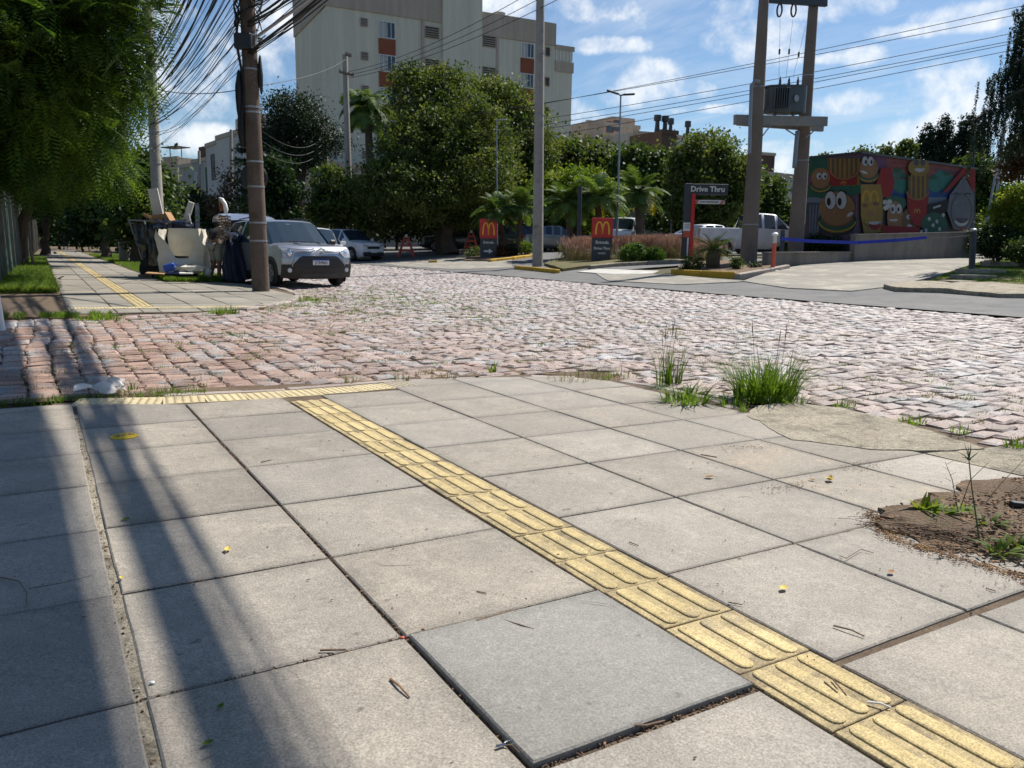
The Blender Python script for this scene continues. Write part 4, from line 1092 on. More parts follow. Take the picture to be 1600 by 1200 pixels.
# ------------------------------------------------------------------ palms
def palm(px, d, base_dx, crown_py, nf, L_, label, seed, leaf='leaf_palm', tr=.09, group=None, yellow=0, lean=0.0, droop=.9, name='date_palm', nleaf=44, lw=.016):
    g = gat(px + base_dx, d); top = D(px, crown_py, d) - g; r = random.Random(seed); e = empty(name, g, label, 'palm tree', group)
    mb = MB(); n = 12; pts = [Vector((0, 0, -.1)).lerp(top, i / n) + Vector((0, 0, 0)) for i in range(n + 1)]
    for i, p in enumerate(pts): p.x += .12 * math.sin(PI * i / n) * (1 if base_dx else 0)
    mb.tube(pts, [tr * (1.1 + .12 * (i % 2)) for i in range(n + 1)], 9); mb.build('trunk', M['bark'], e)
    for f in range(nf):
        a = 2 * PI * f / nf + r.uniform(-.25, .25); el = math.radians(r.uniform(10, 75)) if f % 3 else math.radians(r.uniform(-15, 20)); ll = L_ * r.uniform(.8, 1.1)
        pts = []; p = Vector(top); dirv = Vector((math.cos(a) * math.cos(el), math.sin(a) * math.cos(el), math.sin(el)))
        for i in range(10):
            pts.append(p.copy()); p = p + dirv * ll / 9; dirv = (dirv + Vector((0, 0, -droop * .19))).normalized()
        m_ = MB(); m_.tube(pts, [.014 - .0011 * i for i in range(10)], 4)
        for i in range(nleaf):
            t = .12 + .88 * i / nleaf; u = t * 8.999; q = pts[int(u)].lerp(pts[int(u) + 1], u - int(u)); dd = (pts[int(u) + 1] - pts[int(u)]).normalized()
            sd_ = dd.cross(Vector((0, 0, 1))).normalized(); l2 = ll * .30 * math.sin(PI * (.12 + .83 * t))
            for sg in (-1, 1):
                o = (sd_ * sg + dd * .7 + Vector((0, 0, .15 - .35 * r.random()))).normalized(); w = dd * lw
                m_.add([q - w, q + o * l2 * .5 - w + Vector((0, 0, .02)), q + o * l2 + Vector((0, 0, -.04 * l2 / .3)), q + o * l2 * .5 + w + Vector((0, 0, .02)), q + w], [(0, 1, 2, 3, 4)])
        yl = yellow and f % 3 == 0 and f < yellow * 3
        m_.build('frond', M['leaf_palm_y' if yl else leaf], e)
    return e
palm(776, 36, 14, 332, 34, 1.35, 'small palm leaning left behind the left red and dark totem sign', 101, group='small arching palms in the planter')
palm(812, 36, -8, 326, 34, 1.35, 'small palm leaning right, left of the tall grey pole', 102, group='small arching palms in the planter')
palm(886, 33, 2, 322, 36, 1.5, 'small palm just right of the tall grey pole', 103, tr=.12, group='small arching palms in the planter')
palm(932, 33, 4, 312, 38, 1.55, 'fuller palm directly behind the right totem sign', 104, tr=.12, group='small arching palms in the planter', yellow=2)
palm(996, 40, 2, 304, 40, 1.75, 'taller palm with yellow old fronds right of the slim double lamp', 105, tr=.2, yellow=3)
palm(574, 48, 4, 170, 34, 2.4, 'tall palm with hanging fronds beside the crossarm pole', 106, tr=.2, droop=1.5, lw=.03)
def cycad():
    g = G(1113, 424); e = empty('cycad', g, 'stout cycad with stiff arching fronds in the yellow-edged planter', 'plant'); r = random.Random(5)
    mb = MB(); mb.tube([(0, 0, -.1), (0, 0, .2), (0, 0, .50), (0, 0, .62)], [.17, .21, .20, .12], 10); mb.build('trunk', M['bark'], e)
    for f in range(34):
        a = 2 * PI * f * .381966; el = math.radians(r.uniform(-5, 62)); ll = .78 * r.uniform(.85, 1.1); pts = []; p = Vector((0, 0, .60)); dirv = Vector((math.cos(a) * math.cos(el), math.sin(a) * math.cos(el), math.sin(el)))
        for i in range(9): pts.append(p.copy()); p = p + dirv * ll / 8; dirv = (dirv + Vector((0, 0, -.13))).normalized()
        m_ = MB(); m_.tube(pts, [.012 - .001 * i for i in range(9)], 4)
        for i in range(26):
            t = .1 + .88 * i / 26; u = t * 7.999; q = pts[int(u)].lerp(pts[int(u) + 1], u - int(u)); dd = (pts[int(u) + 1] - pts[int(u)]).normalized(); sd_ = dd.cross(Vector((0, 0, 1))).normalized()
            for sg in (-1, 1):
                o = (sd_ * sg + dd * .5 + Vector((0, 0, .3))).normalized(); l2 = .14 * math.sin(PI * (.15 + .8 * t)); w = dd * .008
                m_.add([q - w, q + o * l2, q + w], [(0, 1, 2)])
        m_.build('frond', M['leaf_palm'], e)
cycad()
bush(1075, 411, 22.6, 9, 12, 1200, .03, 'leaf_olive', 'small spiky shrub left of the cycad', seed=84, clump=.06)
bush(1092, 412, 22.4, 6, 9, 700, .03, 'leaf_mid', 'tiny rounded shrub directly left of the cycad trunk', seed=85, clump=.05)
bush(1152, 413, 22.4, 10, 10, 1300, .03, 'leaf_olive', 'small yellowish shrub right of the cycad', seed=86, clump=.06)
bush(1180, 416, 22.8, 9, 6, 700, .03, 'leaf_dark', 'low dark shrub at the foot of the left transformer pole', seed=87, clump=.06)
bush(990, 398, 28.2, 20, 17, 9000, .032, 'leaf_box', 'larger clipped round box shrub beside the right totem sign', group='clipped round shrubs in the planter', seed=88, clump=.05, shell=.9)
bush(1022, 400, 28.2, 15, 13, 6000, .032, 'leaf_box', 'smaller clipped round box shrub, right of the larger one', group='clipped round shrubs in the planter', seed=89, clump=.05, shell=.9)
bush(744, 403, 37, 15, 8, 1500, .05, 'leaf_olive', 'low straggly plants at the left end of the planter', seed=110, clump=.12)
bush(780, 398, 36, 18, 9, 2400, .05, 'leaf_redlow', 'low reddish plants in front of the leaning palms', seed=111, clump=.12)
bush(800, 397, 36, 10, 9, 1200, .05, 'leaf_dark', 'low dark green plants left of the tall grey pole base', seed=112, clump=.12)
bush(822, 388, 37, 12, 9, 1400, .05, 'leaf_bright', 'small light green plant beside the tall grey pole', seed=113, clump=.12)
bush(890, 392, 34, 14, 8, 1500, .05, 'leaf_mid', 'low spreading green plant right of the tall grey pole', seed=114, clump=.12)
bush(1292, 384, 28.5, 44, 17, 7000, .06, 'leaf_dark', 'dark spreading shrubs under the left end of the mural', seed=115, clump=.16, shell=.6)
bush(1230, 392, 27, 14, 10, 1600, .06, 'leaf_mid', 'small green shrub between the transformer poles', seed=116, clump=.1)
# fountain grass
def plume_row(px0, px1, py, d, hh, n, label, seed):
    a = gat(px0, d); b = gat(px1, d); c = (a + b) / 2; r = np.random.RandomState(seed); e = empty('fountain_grass', c, label, 'ornamental grass')
    t = r.uniform(0, 1, (n, 1)); pts = np.array(a - c) + t * np.array(b - a) + r.normal(size=(n, 3)) * np.array([.35, .35, 0])
    Vv, F = blades(pts, hh, .006, r, .7, 3); link('blades', np_mesh_idx('blades', Vv, F, M['grass_dry']), e)
    k = int(n * .8); t = r.uniform(0, 1, (k, 1)); st = np.array(a - c) + t * np.array(b - a) + r.normal(size=(k, 3)) * np.array([.3, .3, 0])
    aa = r.uniform(0, 2 * PI, k); ln = r.uniform(.05, .5, k); H = hh * r.uniform(.85, 1.3, k)
    tip = st + np.stack([np.cos(aa) * ln * H, np.sin(aa) * ln * H, H], 1); dirv = unit(tip - st); base_ = tip - dirv * .24
    side_ = unit(np.cross(dirv, r.normal(size=(k, 3)))); w = .016
    q1 = np.stack([base_ , base_ + dirv * .11 + side_ * w, tip, base_ + dirv * .11 - side_ * w], 1)
    side2 = unit(np.cross(dirv, side_)); q2 = np.stack([base_, base_ + dirv * .11 + side2 * w, tip, base_ + dirv * .11 - side2 * w], 1)
    q3 = np.stack([st + side_ * .002, base_ + side_ * .002, base_ - side_ * .002, st - side_ * .002], 1)
    link('plumes', np_mesh('plumes', np.concatenate([q1, q2, q3]), 4, M['plume']), e)
plume_row(972, 1066, 410, 30.2, .80, 2300, 'long bed of pinkish-beige fountain grass behind the clipped shrubs', 121)
plume_row(898, 922, 410, 30.2, .80, 600, 'clump of dry fountain grass left of the right totem sign', 122)
plume_row(1082, 1112, 405, 29.0, .66, 500, 'fountain grass between the red sign post and the cycad', 123)
# ------------------------------------------------------------------ poles and lamps
def pole(name, base, top, r0, r1, mat, label, cat='utility pole', group=None, n=14, bands=(), pname='shaft'):
    base = Vector(base); t = Vector(top) - base; e = empty(name, base, label, cat, group)
    mb = MB(); mb.tube([Vector((0, 0, -.2)).lerp(t, i / 8) for i in range(9)], [r0 + (r1 - r0) * i / 8 for i in range(9)], n); mb.build(pname, M[mat], e, True)
    for z in bands:
        f = z / t.z; mb = MB(); c = t * f; r = r0 + (r1 - r0) * f + .006
        mb.lathe([(r - .01, -.018), (r, -.018), (r, .018), (r - .01, .018)], 14, c); mb.build('steel_band', M['greymetal'], e)
    return e
PB = G(408, 455, .03); PT = D(386, -60, 17.0); PT.z = 8.6
d_ = P(PB)[2]
PT = Vector((PB.x - .06, PB.y + .02, 9.0))
mainp = pole('utility_pole', PB, PT, .185, .125, 'pole_brown', 'thick weathered brown pole wrapped with cables beside the silver car', bands=(1.05, 1.42, 2.15, 2.65, 3.62, 3.72, 4.45, 5.1))
# messy cable loops, splice boxes and a street lamp arm on the main pole
def on_main(z, ax=0.0, ay=0.0): return Vector((-.06 * z / 9 + ax, .02 * z / 9 + ay, z))
cl = MB(); q = random.Random(4)
for i in range(26):
    z = q.uniform(5.2, 6.9); a = q.uniform(0, 2 * PI); pts = []
    for k in range(9):
        t = k / 8; aa = a + t * q.uniform(1.5, 3.5); rr = .19 + .12 * math.sin(PI * t) * q.uniform(.5, 1.5); pts.append(on_main(z + .35 * math.sin(3 * t + i) + q.uniform(-.03, .03), math.cos(aa) * rr, math.sin(aa) * rr))
    cl.tube(pts, q.uniform(.008, .022), 5)
for i in range(8):
    a = PI + q.uniform(-.5, .5); pts = [on_main(5.4 - 2.2 * k / 8 + q.uniform(-.02, .02), math.cos(a) * (.2 + .05 * math.sin(k)), math.sin(a) * .2) for k in range(9)]
    cl.tube(pts, .014, 5)
cl.build('cable_tangle', M['cable'], mainp)
Lv = Vector((-RGT.x, -RGT.y, 0))
def rotf(): return Matrix.Rotation(FACE, 3, "Z")
FACE = math.atan2(RGT.y, RGT.x)
mb = MB()
mb.box(on_main(4.95) - FWD * .16 - RGT * .06, (.34, .16, .30), rotf(), bev=.02); mb.build('splice_box', M['black'], mainp)
mb = MB(); mb.ell(on_main(3.9) - RGT * .24, (.09, .09, .55), 10, 8, .06, 3); mb.ell(on_main(3.35) - RGT * .22, (.10, .09, .42), 10, 8, .08, 4); mb.build('slack_cable_bundle', M['cable'], mainp, True)
mb = MB(); mb.ell(on_main(4.35) + RGT * .2, (.05, .05, .38), 8, 6, .1, 5); mb.build('slack_cable_bundle', M['cable'], mainp, True)
mb = MB(); mb.lathe([(.0, -.03), (.26, -.03), (.29, 0), (.26, .03), (.0, .03)], 24, (0, 0, 0), 'y'); mb.v = [tuple(rotf() @ Vector(v) + on_main(2.35) - RGT * .10 + FWD * .22) for v in mb.v]; mb.build('round_plate', M['black'], mainp)
A0 = on_main(5.05) + RGT * .12; A1 = A0 + RGT * 3.4 + Vector((0, 0, 2.1)) - FWD * .4
mb = MB(); mb.tube([A0, A1], .032, 8); mb.box(A0 - RGT * .02, (.10, .12, .26), rotf()); mb.build('lamp_arm', M['greymetal'], mainp)
pole('utility_pole', gat(250, 22.5), D(223, -140, 22.5), .165, .11, 'pole_concrete', 'tall grey concrete pole leaning left behind the rubbish cart', bands=(3.2, 4.1, 5.3))
pole('utility_pole', gat(195, 35), D(181, 222, 35), .24, .17, 'pole_concrete', 'short grey concrete pole on the verge left of the rubbish cart', bands=(3.2,))
pcr = pole('utility_pole', gat(548, 43), D(539, 86, 43), .21, .14, 'pole_concrete', 'grey concrete pole with wooden crossarms in front of the apartment block')
b0 = Vector(pcr.location)
for (xa, ya, xb, yb) in ((530, 112, 553, 118), (540, 85, 549, 88)):
    mb = MB(); a, b = D(xa, ya, 42.7) - b0, D(xb, yb, 42.7) - b0; mb.tube([a, b], .07, 4)
    for t in (.05, .35, .65, .95): c = a.lerp(b, t); mb.tube([c, c + Vector((0, 0, .14))], .035, 6)
    mb.build('crossarm', M['wood_old'], pcr)
pole('utility_pole', gat(512, 52), D(508, 200, 52), .2, .16, 'pole_concrete', 'grey pole half hidden by the flat-topped pine')
for px, d, tpy, lab in ((361, 75, 203, 'dark pole with a thin mast before the pale stepped house'), (311, 90, 236, 'pole in front of the low houses, right of the leaning pole'), (277, 82, 262, 'leftmost thin pole among the distant houses'), (308, 60, 318, 'short pale post behind the white board on the cart')):
    pole('utility_pole', gat(px + 2, d), D(px, tpy, d), .2, .15, 'pole_concrete', lab, group=None, n=8)
p840 = pole('utility_pole', G(840, 417), D(845, -60, 28.3), .20, .145, 'pole_concrete', 'tall plain grey pole standing behind the yellow kerb in the middle', bands=(5.4, 7.6))
# slim lamps
def lamp(px, d, tpy, pxt, label, heads, r=.05):
    g = gat(px, d); e = pole('street_lamp', g, D(pxt, tpy, d), r, r * .6, 'greymetal', label, 'street lamp', n=8)
    for (dx0, dy0, dx1, dy1) in heads:
        mb = MB(); a, b = D(pxt + dx0, tpy + dy0, d) - g, D(pxt + dx1, tpy + dy1, d) - g
        mb.tube([D(pxt, tpy + 2, d) - g, a], .03, 6)
        ang = (b - a).normalized(); rt = ang.to_track_quat('X', 'Z').to_matrix(); mb.box((a + b) / 2, ((b - a).length, .16, .07), rt, bev=.02)
        mb.build('lamp_head', M['darkmetal'] if len(heads) > 1 else M['greymetal'], e)
    return e
lamp(963, 33, 148, 970, 'slim lamp post with two flat heads between the palms', [(-3, -1, -22, -7), (3, 0, 22, -1)], .055)
lamp(777, 38, 188, 776, 'thin lamp post with one pale head in front of the largest tree', [(2, 0, 16, -1)], .045)
lamp(1048, 45, 228, 1051, 'thin lamp post with a long rising arm in front of the brown tower', [(3, -2, 14, -8)], .05)
# rods and posts
pole('post', gat(904, 31), D(906, 292, 31), .085, .085, 'darkmetal', 'dark round post between the palms, left of the right totem sign', 'post', n=10)
bp = pole('bollard_post', G(1519, 425), D(1521, 362, 20.2), .075, .075, 'darkmetal', 'thick dark post with a pale cap at the end of the mural wall', 'post', n=12)
mb = MB(); c = D(1521, 360, 20.2) - Vector(bp.location); mb.lathe([(0, -.02), (.085, -.02), (.085, .03), (.03, .05), (0, .05)], 12, c); mb.build('cap', M['greymetal'], bp)
pole('mast', gat(1545, 34), D(1570, 200, 34), .07, .045, 'greymetal', 'thin leaning metal mast right of the mural', 'pole', n=8)
pole('mast', gat(1532, 36), D(1580, 135, 36), .07, .04, 'greymetal', 'taller thin mast seen through the drooping conifer', 'pole', n=8)
e = pole('mast', gat(1517, 40), D(1523, 195, 40), .05, .04, 'darkmetal', 'thin dark antenna mast rising behind the right end of the mural', 'pole', n=8)
mb = MB(); mb.tube([D(1521, 192, 40) - Vector(e.location), D(1549, 190, 40) - Vector(e.location)], .03, 6); mb.build('antenna_arm', M['darkmetal'], e)

# ------------------------------------------------------------------ transformer station: two poles, platform, transformer
t1b, t2b = gat(1170, 25.2), gat(1242, 26.6)
tp1 = pole('utility_pole', t1b, D(1197, -60, 24.7), .27, .14, 'pole_wood', 'left brown pole of the transformer pair, nearer the cycad', group='pair of poles carrying the transformer', bands=(1.3, 5.6))
tp2 = pole('utility_pole', t2b, D(1276, -60, 26.2), .27, .14, 'pole_wood', 'right brown pole of the transformer pair, beside the mural', group='pair of poles carrying the transformer', bands=(3.4, 6.2))
c = D(1222, 190, 25.5); tr = empty('transformer_platform', c, 'concrete beam platform between the two brown poles, under the transformer', 'platform')
def dl(px, py, d, o=c): return D(px, py, d) - o
def beam(mb, a, b, w, hh):
    d = b - a; rt = d.to_track_quat('X', 'Z').to_matrix(); mb.box((a + b) / 2, (d.length, w, hh), rt)
for i, (a, b) in enumerate((((1148, 187, 24.9), (1291, 190, 26.2)), ((1153, 190, 25.9), (1285, 200, 27.2)))):
    mb = MB(); beam(mb, dl(*a), dl(*b), .14, .30 if i == 0 else .24); mb.build('beam', M['trafo_beam'], tr)
mb = MB()
for t in (.35, .5, .65): p = dl(1148, 183, 24.9).lerp(dl(1291, 186, 26.2), t); beam(mb, p, p + FWD * 1.0, .12, .08)
mb.build('cross_bearer', M['trafo_beam'], tr)
for a, b in (((1187, 218, 25), (1204, 196, 25.2)), ((1247, 214, 26), (1228, 202, 25.7)), ((1260, 215, 26), (1280, 197, 26))): mb = MB(); mb.tube([dl(*a), dl(*b)], .022, 6); mb.build('brace', M['greymetal'], tr)
c = D(1225, 178, 25.8); tf = empty('transformer', c, 'grey finned transformer sitting on the platform between two poles', 'transformer')
rt = rotf(); mb = MB(); mb.lathe([(0, 0), (.60, 0), (.62, .04), (.62, .80), (.60, .84), (0, .84)], 22); 
tank = mb
mbt = MB()
nn = 22; ring = []
poly = []
for k in range(nn): a = 2 * PI * k / nn; ca, sa = math.cos(a), math.sin(a); poly.append((math.copysign(abs(ca) ** .7, ca) * .66, math.copysign(abs(sa) ** .7, sa) * .40))
mbt.prism([tuple((rt @ Vector((p[0], p[1], 0))).xy) for p in poly], .02, .80); mbt.prism([tuple((rt @ Vector((p[0] * 1.06 - .05, p[1] * 1.08, 0))).xy) for p in poly], .80, .84)
mbt.build('tank', M['trafo'], tf)
for k in range(7):
    mb = MB(); mb.box(rt @ Vector((-.52 + k * .075, -.50, .42)), (.03, .22, .62), rt, bev=.008); mb.build('cooling_fin', M['trafo'], tf)
for k in range(5):
    mb = MB(); mb.box(rt @ Vector((-.74, -.25 + k * .12, .42)), (.16, .03, .60), rt, bev=.008); mb.build('cooling_fin', M['trafo'], tf)
mb = MB(); mb.lathe([(0, -.02), (.11, -.02), (.11, .0), (.085, .0), (.085, .01), (.05, .01), (.05, 0), (0, 0)], 20, rt @ Vector((.22, -.42, .42)), 'y'); mb.build('round_gauge', M['greymetal'], tf)
for k in range(3):
    p = rt @ Vector((-.22 + .29 * k, -.05, .84)); mb = MB(); mb.lathe([(.0, 0), (.05, 0), (.03, .06), (.055, .08), (.03, .12), (.05, .14), (.028, .18), (.045, .20), (.02, .25), (.015, .32), (0, .32)], 10, p); mb.build('bushing', M['porcelain'], tf)
for k in (0, 1):
    mb = MB(); mb.tube([rt @ Vector((-.3 + .6 * k, 0, -.06)), rt @ Vector((-.3 + .6 * k, 0, .03))], .05, 8); mb.build('foot', M['greymetal'], tf)
ca = empty('crossarm', D(1240, 6, 25.6), 'dark crossarm joining the tops of the two transformer poles', 'crossarm')
o = D(1240, 6, 25.6); mb = MB(); beam(mb, D(1195, -2, 25.0) - o, D(1291, 5, 26.3) - o, .12, .22); mb.build('arm', M['darkmetal'], ca)
for px in (1218, 1240):
    mb = MB(); cc = D(px, 16, 25.6) - o; pts = [cc + (RGT * math.cos(a) * .08 + Vector((0, 0, math.sin(a) * .20))) for a in [2 * PI * k / 12 for k in range(13)]]; mb.tube(pts, .03, 6); mb.tube([cc + Vector((0, 0, .2)), cc + Vector((0, 0, .4))], .02, 5)
    mb.build('cutout_switch', M['porcelain'], ca)
for k in range(3):
    a = D(1217 + 11 * k, 122, 25.7); b = D(1219 + 20 * k, 30 if k < 2 else 40, 25.6); mb = MB(); mid = a.lerp(b, .45)
    mb.tube([Vector((0, 0, 0)), mid - a, b - a], .006, 4); mb.tube([mid - a - Vector((0, 0, .08)), mid - a + Vector((0, 0, .08))], .03, 6)
    tag(mb.build('drop_wire', M['cable'], None, loc=a), ['left thin wire rising from the transformer', 'middle thin wire rising from the transformer', 'right thin wire rising from the transformer'][k], 'wire', 'drop wires above the transformer')
a = D(1178, 130, 25); mb = MB(); mb.tube([D(1187, 128, 24.5) - a, D(1180, 126, 24.5) - a, D(1174, 133, 24.5) - a, D(1172, 195, 24.5) - a, D(1171, 240, 24.5) - a], .055, 8)
tag(mb.build('conduit_pipe', M['greymetal'], None, True, loc=a), 'grey conduit pipe bent over and running down the left transformer pole', 'pipe')
a = D(1245, 215, 26.2); mb = MB(); mb.tube([D(1246, 205, 26.1) - a, D(1243, 238, 26.1) - a, D(1241, 262, 26.1) - a], .07, 8)
tag(mb.build('conduit_pipe', M['greymetal'], None, True, loc=a), 'grey conduit pipe beside the right transformer pole', 'pipe')

# ------------------------------------------------------------------ overhead cables
def cable(a, b, sag, r, label, group=None, n=14, name='overhead_cable', ns=4, jit=0):
    a, b = Vector(a), Vector(b); o = (a + b) / 2; pts = []
    for i in range(n + 1):
        t = i / n; p = a.lerp(b, t) - Vector((0, 0, sag * 4 * t * (1 - t)))
        if jit and 0 < i < n: p += Vector((rnd.uniform(-jit, jit), 0, rnd.uniform(-jit, jit)))
        pts.append(p - o)
    mb = MB(); mb.tube(pts, r, ns, False)
    return tag(mb.build(name, M['cable'], None, True, loc=o), label, 'cable', group)
q = random.Random(12)
P3 = Vector(gat(250, 22.5)); 
def main_at(z): return Vector((PB.x - .05, PB.y, z))
def p3_at(py): return D(225 + 24 * py / 400 + 3, py, 22.5)
lab_b = 'black cable in the loose sagging bundle from the brown pole to the leaning grey pole'
for i in range(46):
    t = i / 45; za = 4.55 + 4.2 * t + q.uniform(-.1, .1); zpy = 232 - 150 * t ** .8 + q.uniform(-14, 14)
    cable(main_at(za) + Vector((q.uniform(-.15, .15), 0, 0)), p3_at(zpy) + Vector((q.uniform(-.12, .12), 0, 0)), q.uniform(.05, .55), q.choice((.006, .008, .008, .011, .016)), lab_b, 'bundle of cables between the brown pole and the leaning grey pole', jit=.008)
for i in range(10):
    cable(p3_at(225 - 15 * i), D(183, 262 - 4 * i, 35), q.uniform(.2, .6), .012, 'black cable running on from the leaning grey pole to the short concrete pole', 'cables beyond the leaning grey pole')
# the bundle runs on over the camera, thickened and spread for the shade it casts
prev = pole('utility_pole', (4.15, -19, h(4.15, -19)), (4.05, -19, 9.2), .2, .13, 'pole_brown', 'brown pole standing behind the camera at the pavement edge')
for i in range(58):
    t = i / 57; zm = 4.98 + 1.5 * t ** .8 + q.uniform(-.08, .08); sg_ = 1.15 + q.uniform(-.03, .12)
    a = main_at(zm + sg_ * .75) + Vector((q.uniform(-.12, .12), -.1, 0)); b = Vector((3.95 + q.uniform(-.1, .1), -19, zm + sg_ * 1.1)); 
    cable(a, b, sg_, q.choice((.016, .022, .030, .040)) * 1.25, 'black cable running from the brown pole back over the near pavement', 'cables over the near pavement', n=18, jit=.01)
for i in range(16):  # thin cables added to dim the lit gap beside the bundle's shade
    t = i / 15; zm = 4.62 + .42 * t + q.uniform(-.04, .04); sg_ = q.uniform(1.0, 1.15)
    cable(main_at(zm + sg_ * .75) + Vector((q.uniform(-.12, .12), -.1, 0)), Vector((3.95 + q.uniform(-.15, .15), -19, zm + sg_ * 1.1)), sg_, q.choice((.007, .010, .012)), 'black cable running from the brown pole back over the near pavement', 'cables over the near pavement', n=18, jit=.03)
for i, (z, z1, sg, x1) in enumerate(((5.15, 5.65, .97, 3.68), (4.62, 5.75, .68, 3.6))):
    for k in range(9):
        dx, dz = q.uniform(-.10, .10), q.uniform(-.10, .10); a = main_at(z + dz * .5) + Vector((dx * .4, 0, 0)); b = Vector((x1 + dx, -19, z1 + dz))
        cable(a, b, sg + q.uniform(-.03, .03), q.choice((.009, .012, .017)), 'thin loose cable hanging low over the near pavement', 'low loose cables over the near pavement', n=20, jit=.025)
# cables across to the right
def vis_cable(p, q_, sag, r, label, group=None, jit=0): cable(D(*p), D(*q_), sag, r, label, group, n=16, ns=4)
for i, (p, e_) in enumerate((((396, 135, 17), (541, 92, 43)), ((408, 35, 17), (560, -170, 14)), ((404, 12, 17), (500, -120, 13)), ((412, 48, 17), (700, -260, 12)))):
    vis_cable(p, e_, .2, .012 if i else .01, ['cable from the brown pole to the crossarm pole', 'heavy cable leaving the brown pole towards the upper right', 'cable leaving the brown pole steeply to the upper right', 'thick cable leaving the brown pole just above the lamp arm'][i])
vis_cable((238, 138, 22.5), (400, 135, 17), .15, .01, 'thin cable crossing the sky left of the brown pole')
for i in range(3):
    vis_cable((545, 112 + 5 * i, 43), (830 + 26 * i, -12 + i * 3, 27), .35, .013, ['lowest of the three wires rising right across the apartment block', 'middle of the three wires rising right across the apartment block', 'highest of the three wires rising right across the apartment block'][i], 'three wires across the apartment block')
for i, (y0, y1) in enumerate(((118, 12), (124, -2), (142, 40), (150, 52), (158, 56), (170, 66))):
    vis_cable((560, y0 + 85, 43), (1700, y1 - 12, 26), .3, .012, ['highest', 'second', 'third', 'fourth', 'fifth', 'lowest'][i] + ' of the long wires running across the sky to the right', 'long wires across the sky', 0)
for i in range(3):
    vis_cable((410, 205 + 16 * i, 30), (512, 206 + 9 * i, 52), .8, .012, ['upper', 'middle', 'lower'][i] + ' dark cable looping in front of the flat-topped pine', 'cables in front of the pine')
for i in range(4):
    vis_cable((250, 300 + 14 * i, 60), (512, 290 + 14 * i, 52), .5, .016, ['highest', 'second', 'third', 'lowest'][i] + ' cable in front of the distant houses at left', 'cables before the distant houses')

# ------------------------------------------------------------------ buildings
def wall_frame(p0, p1, z0, z1):
    """returns function (u metres along, z) -> point, plus outward normal (towards the camera side)"""
    d = Vector((p1.x - p0.x, p1.y - p0.y, 0)); L_ = d.length; d.normalize(); n = Vector((d.y, -d.x, 0))
    if n.dot(FWD) > 0: n = -n
    return d, n, L_
def win(root, o, d, n, u, z, w, hh, frame='winframe', glass='window', kind='slide', depth=.12, name='window'):
    """window standing 5 mm proud: frame ring, glass, mullions"""
    rt = Matrix((d, n, Vector((0, 0, 1)))).transposed()
    c = o + d * u + Vector((0, 0, z))
    mb = MB(); t = .06
    for (du, dz, ww, h2) in ((0, hh / 2, w + t, t), (0, -hh / 2, w + t, t), (-w / 2, 0, t, hh - t), (w / 2, 0, t, hh - t)):
        mb.box(c + d * du + Vector((0, 0, dz)) + n * .03, (ww, .10, h2), rt)
    if kind == 'slide': mb.box(c + n * .03, (t * .8, .08, hh - t), rt)
    if kind == 'quad':
        for k in (-1, 0, 1): mb.box(c + d * k * w / 4 + n * .03, (t * .7, .08, hh - t), rt)
    if kind == 'louvre':
        for k in range(4): mb.box(c + Vector((0, 0, hh * (-.32 + .2 * k))) + n * .03, (w - t, .06, .05), rt)
    f = mb.build(name, M[frame], root)
    mb = MB(); mb.box(c + n * .012, (w - .02, .03, hh - .02), rt); g = mb.build('pane', M[glass], f)
    if kind in ('slide', 'quad'):
        mb = MB(); mb.box(c + d * (-w * .25) + n * .035, (w * .42, .012, hh - .14), rt); mb.build('blind', M['curtain'], f)
    return f
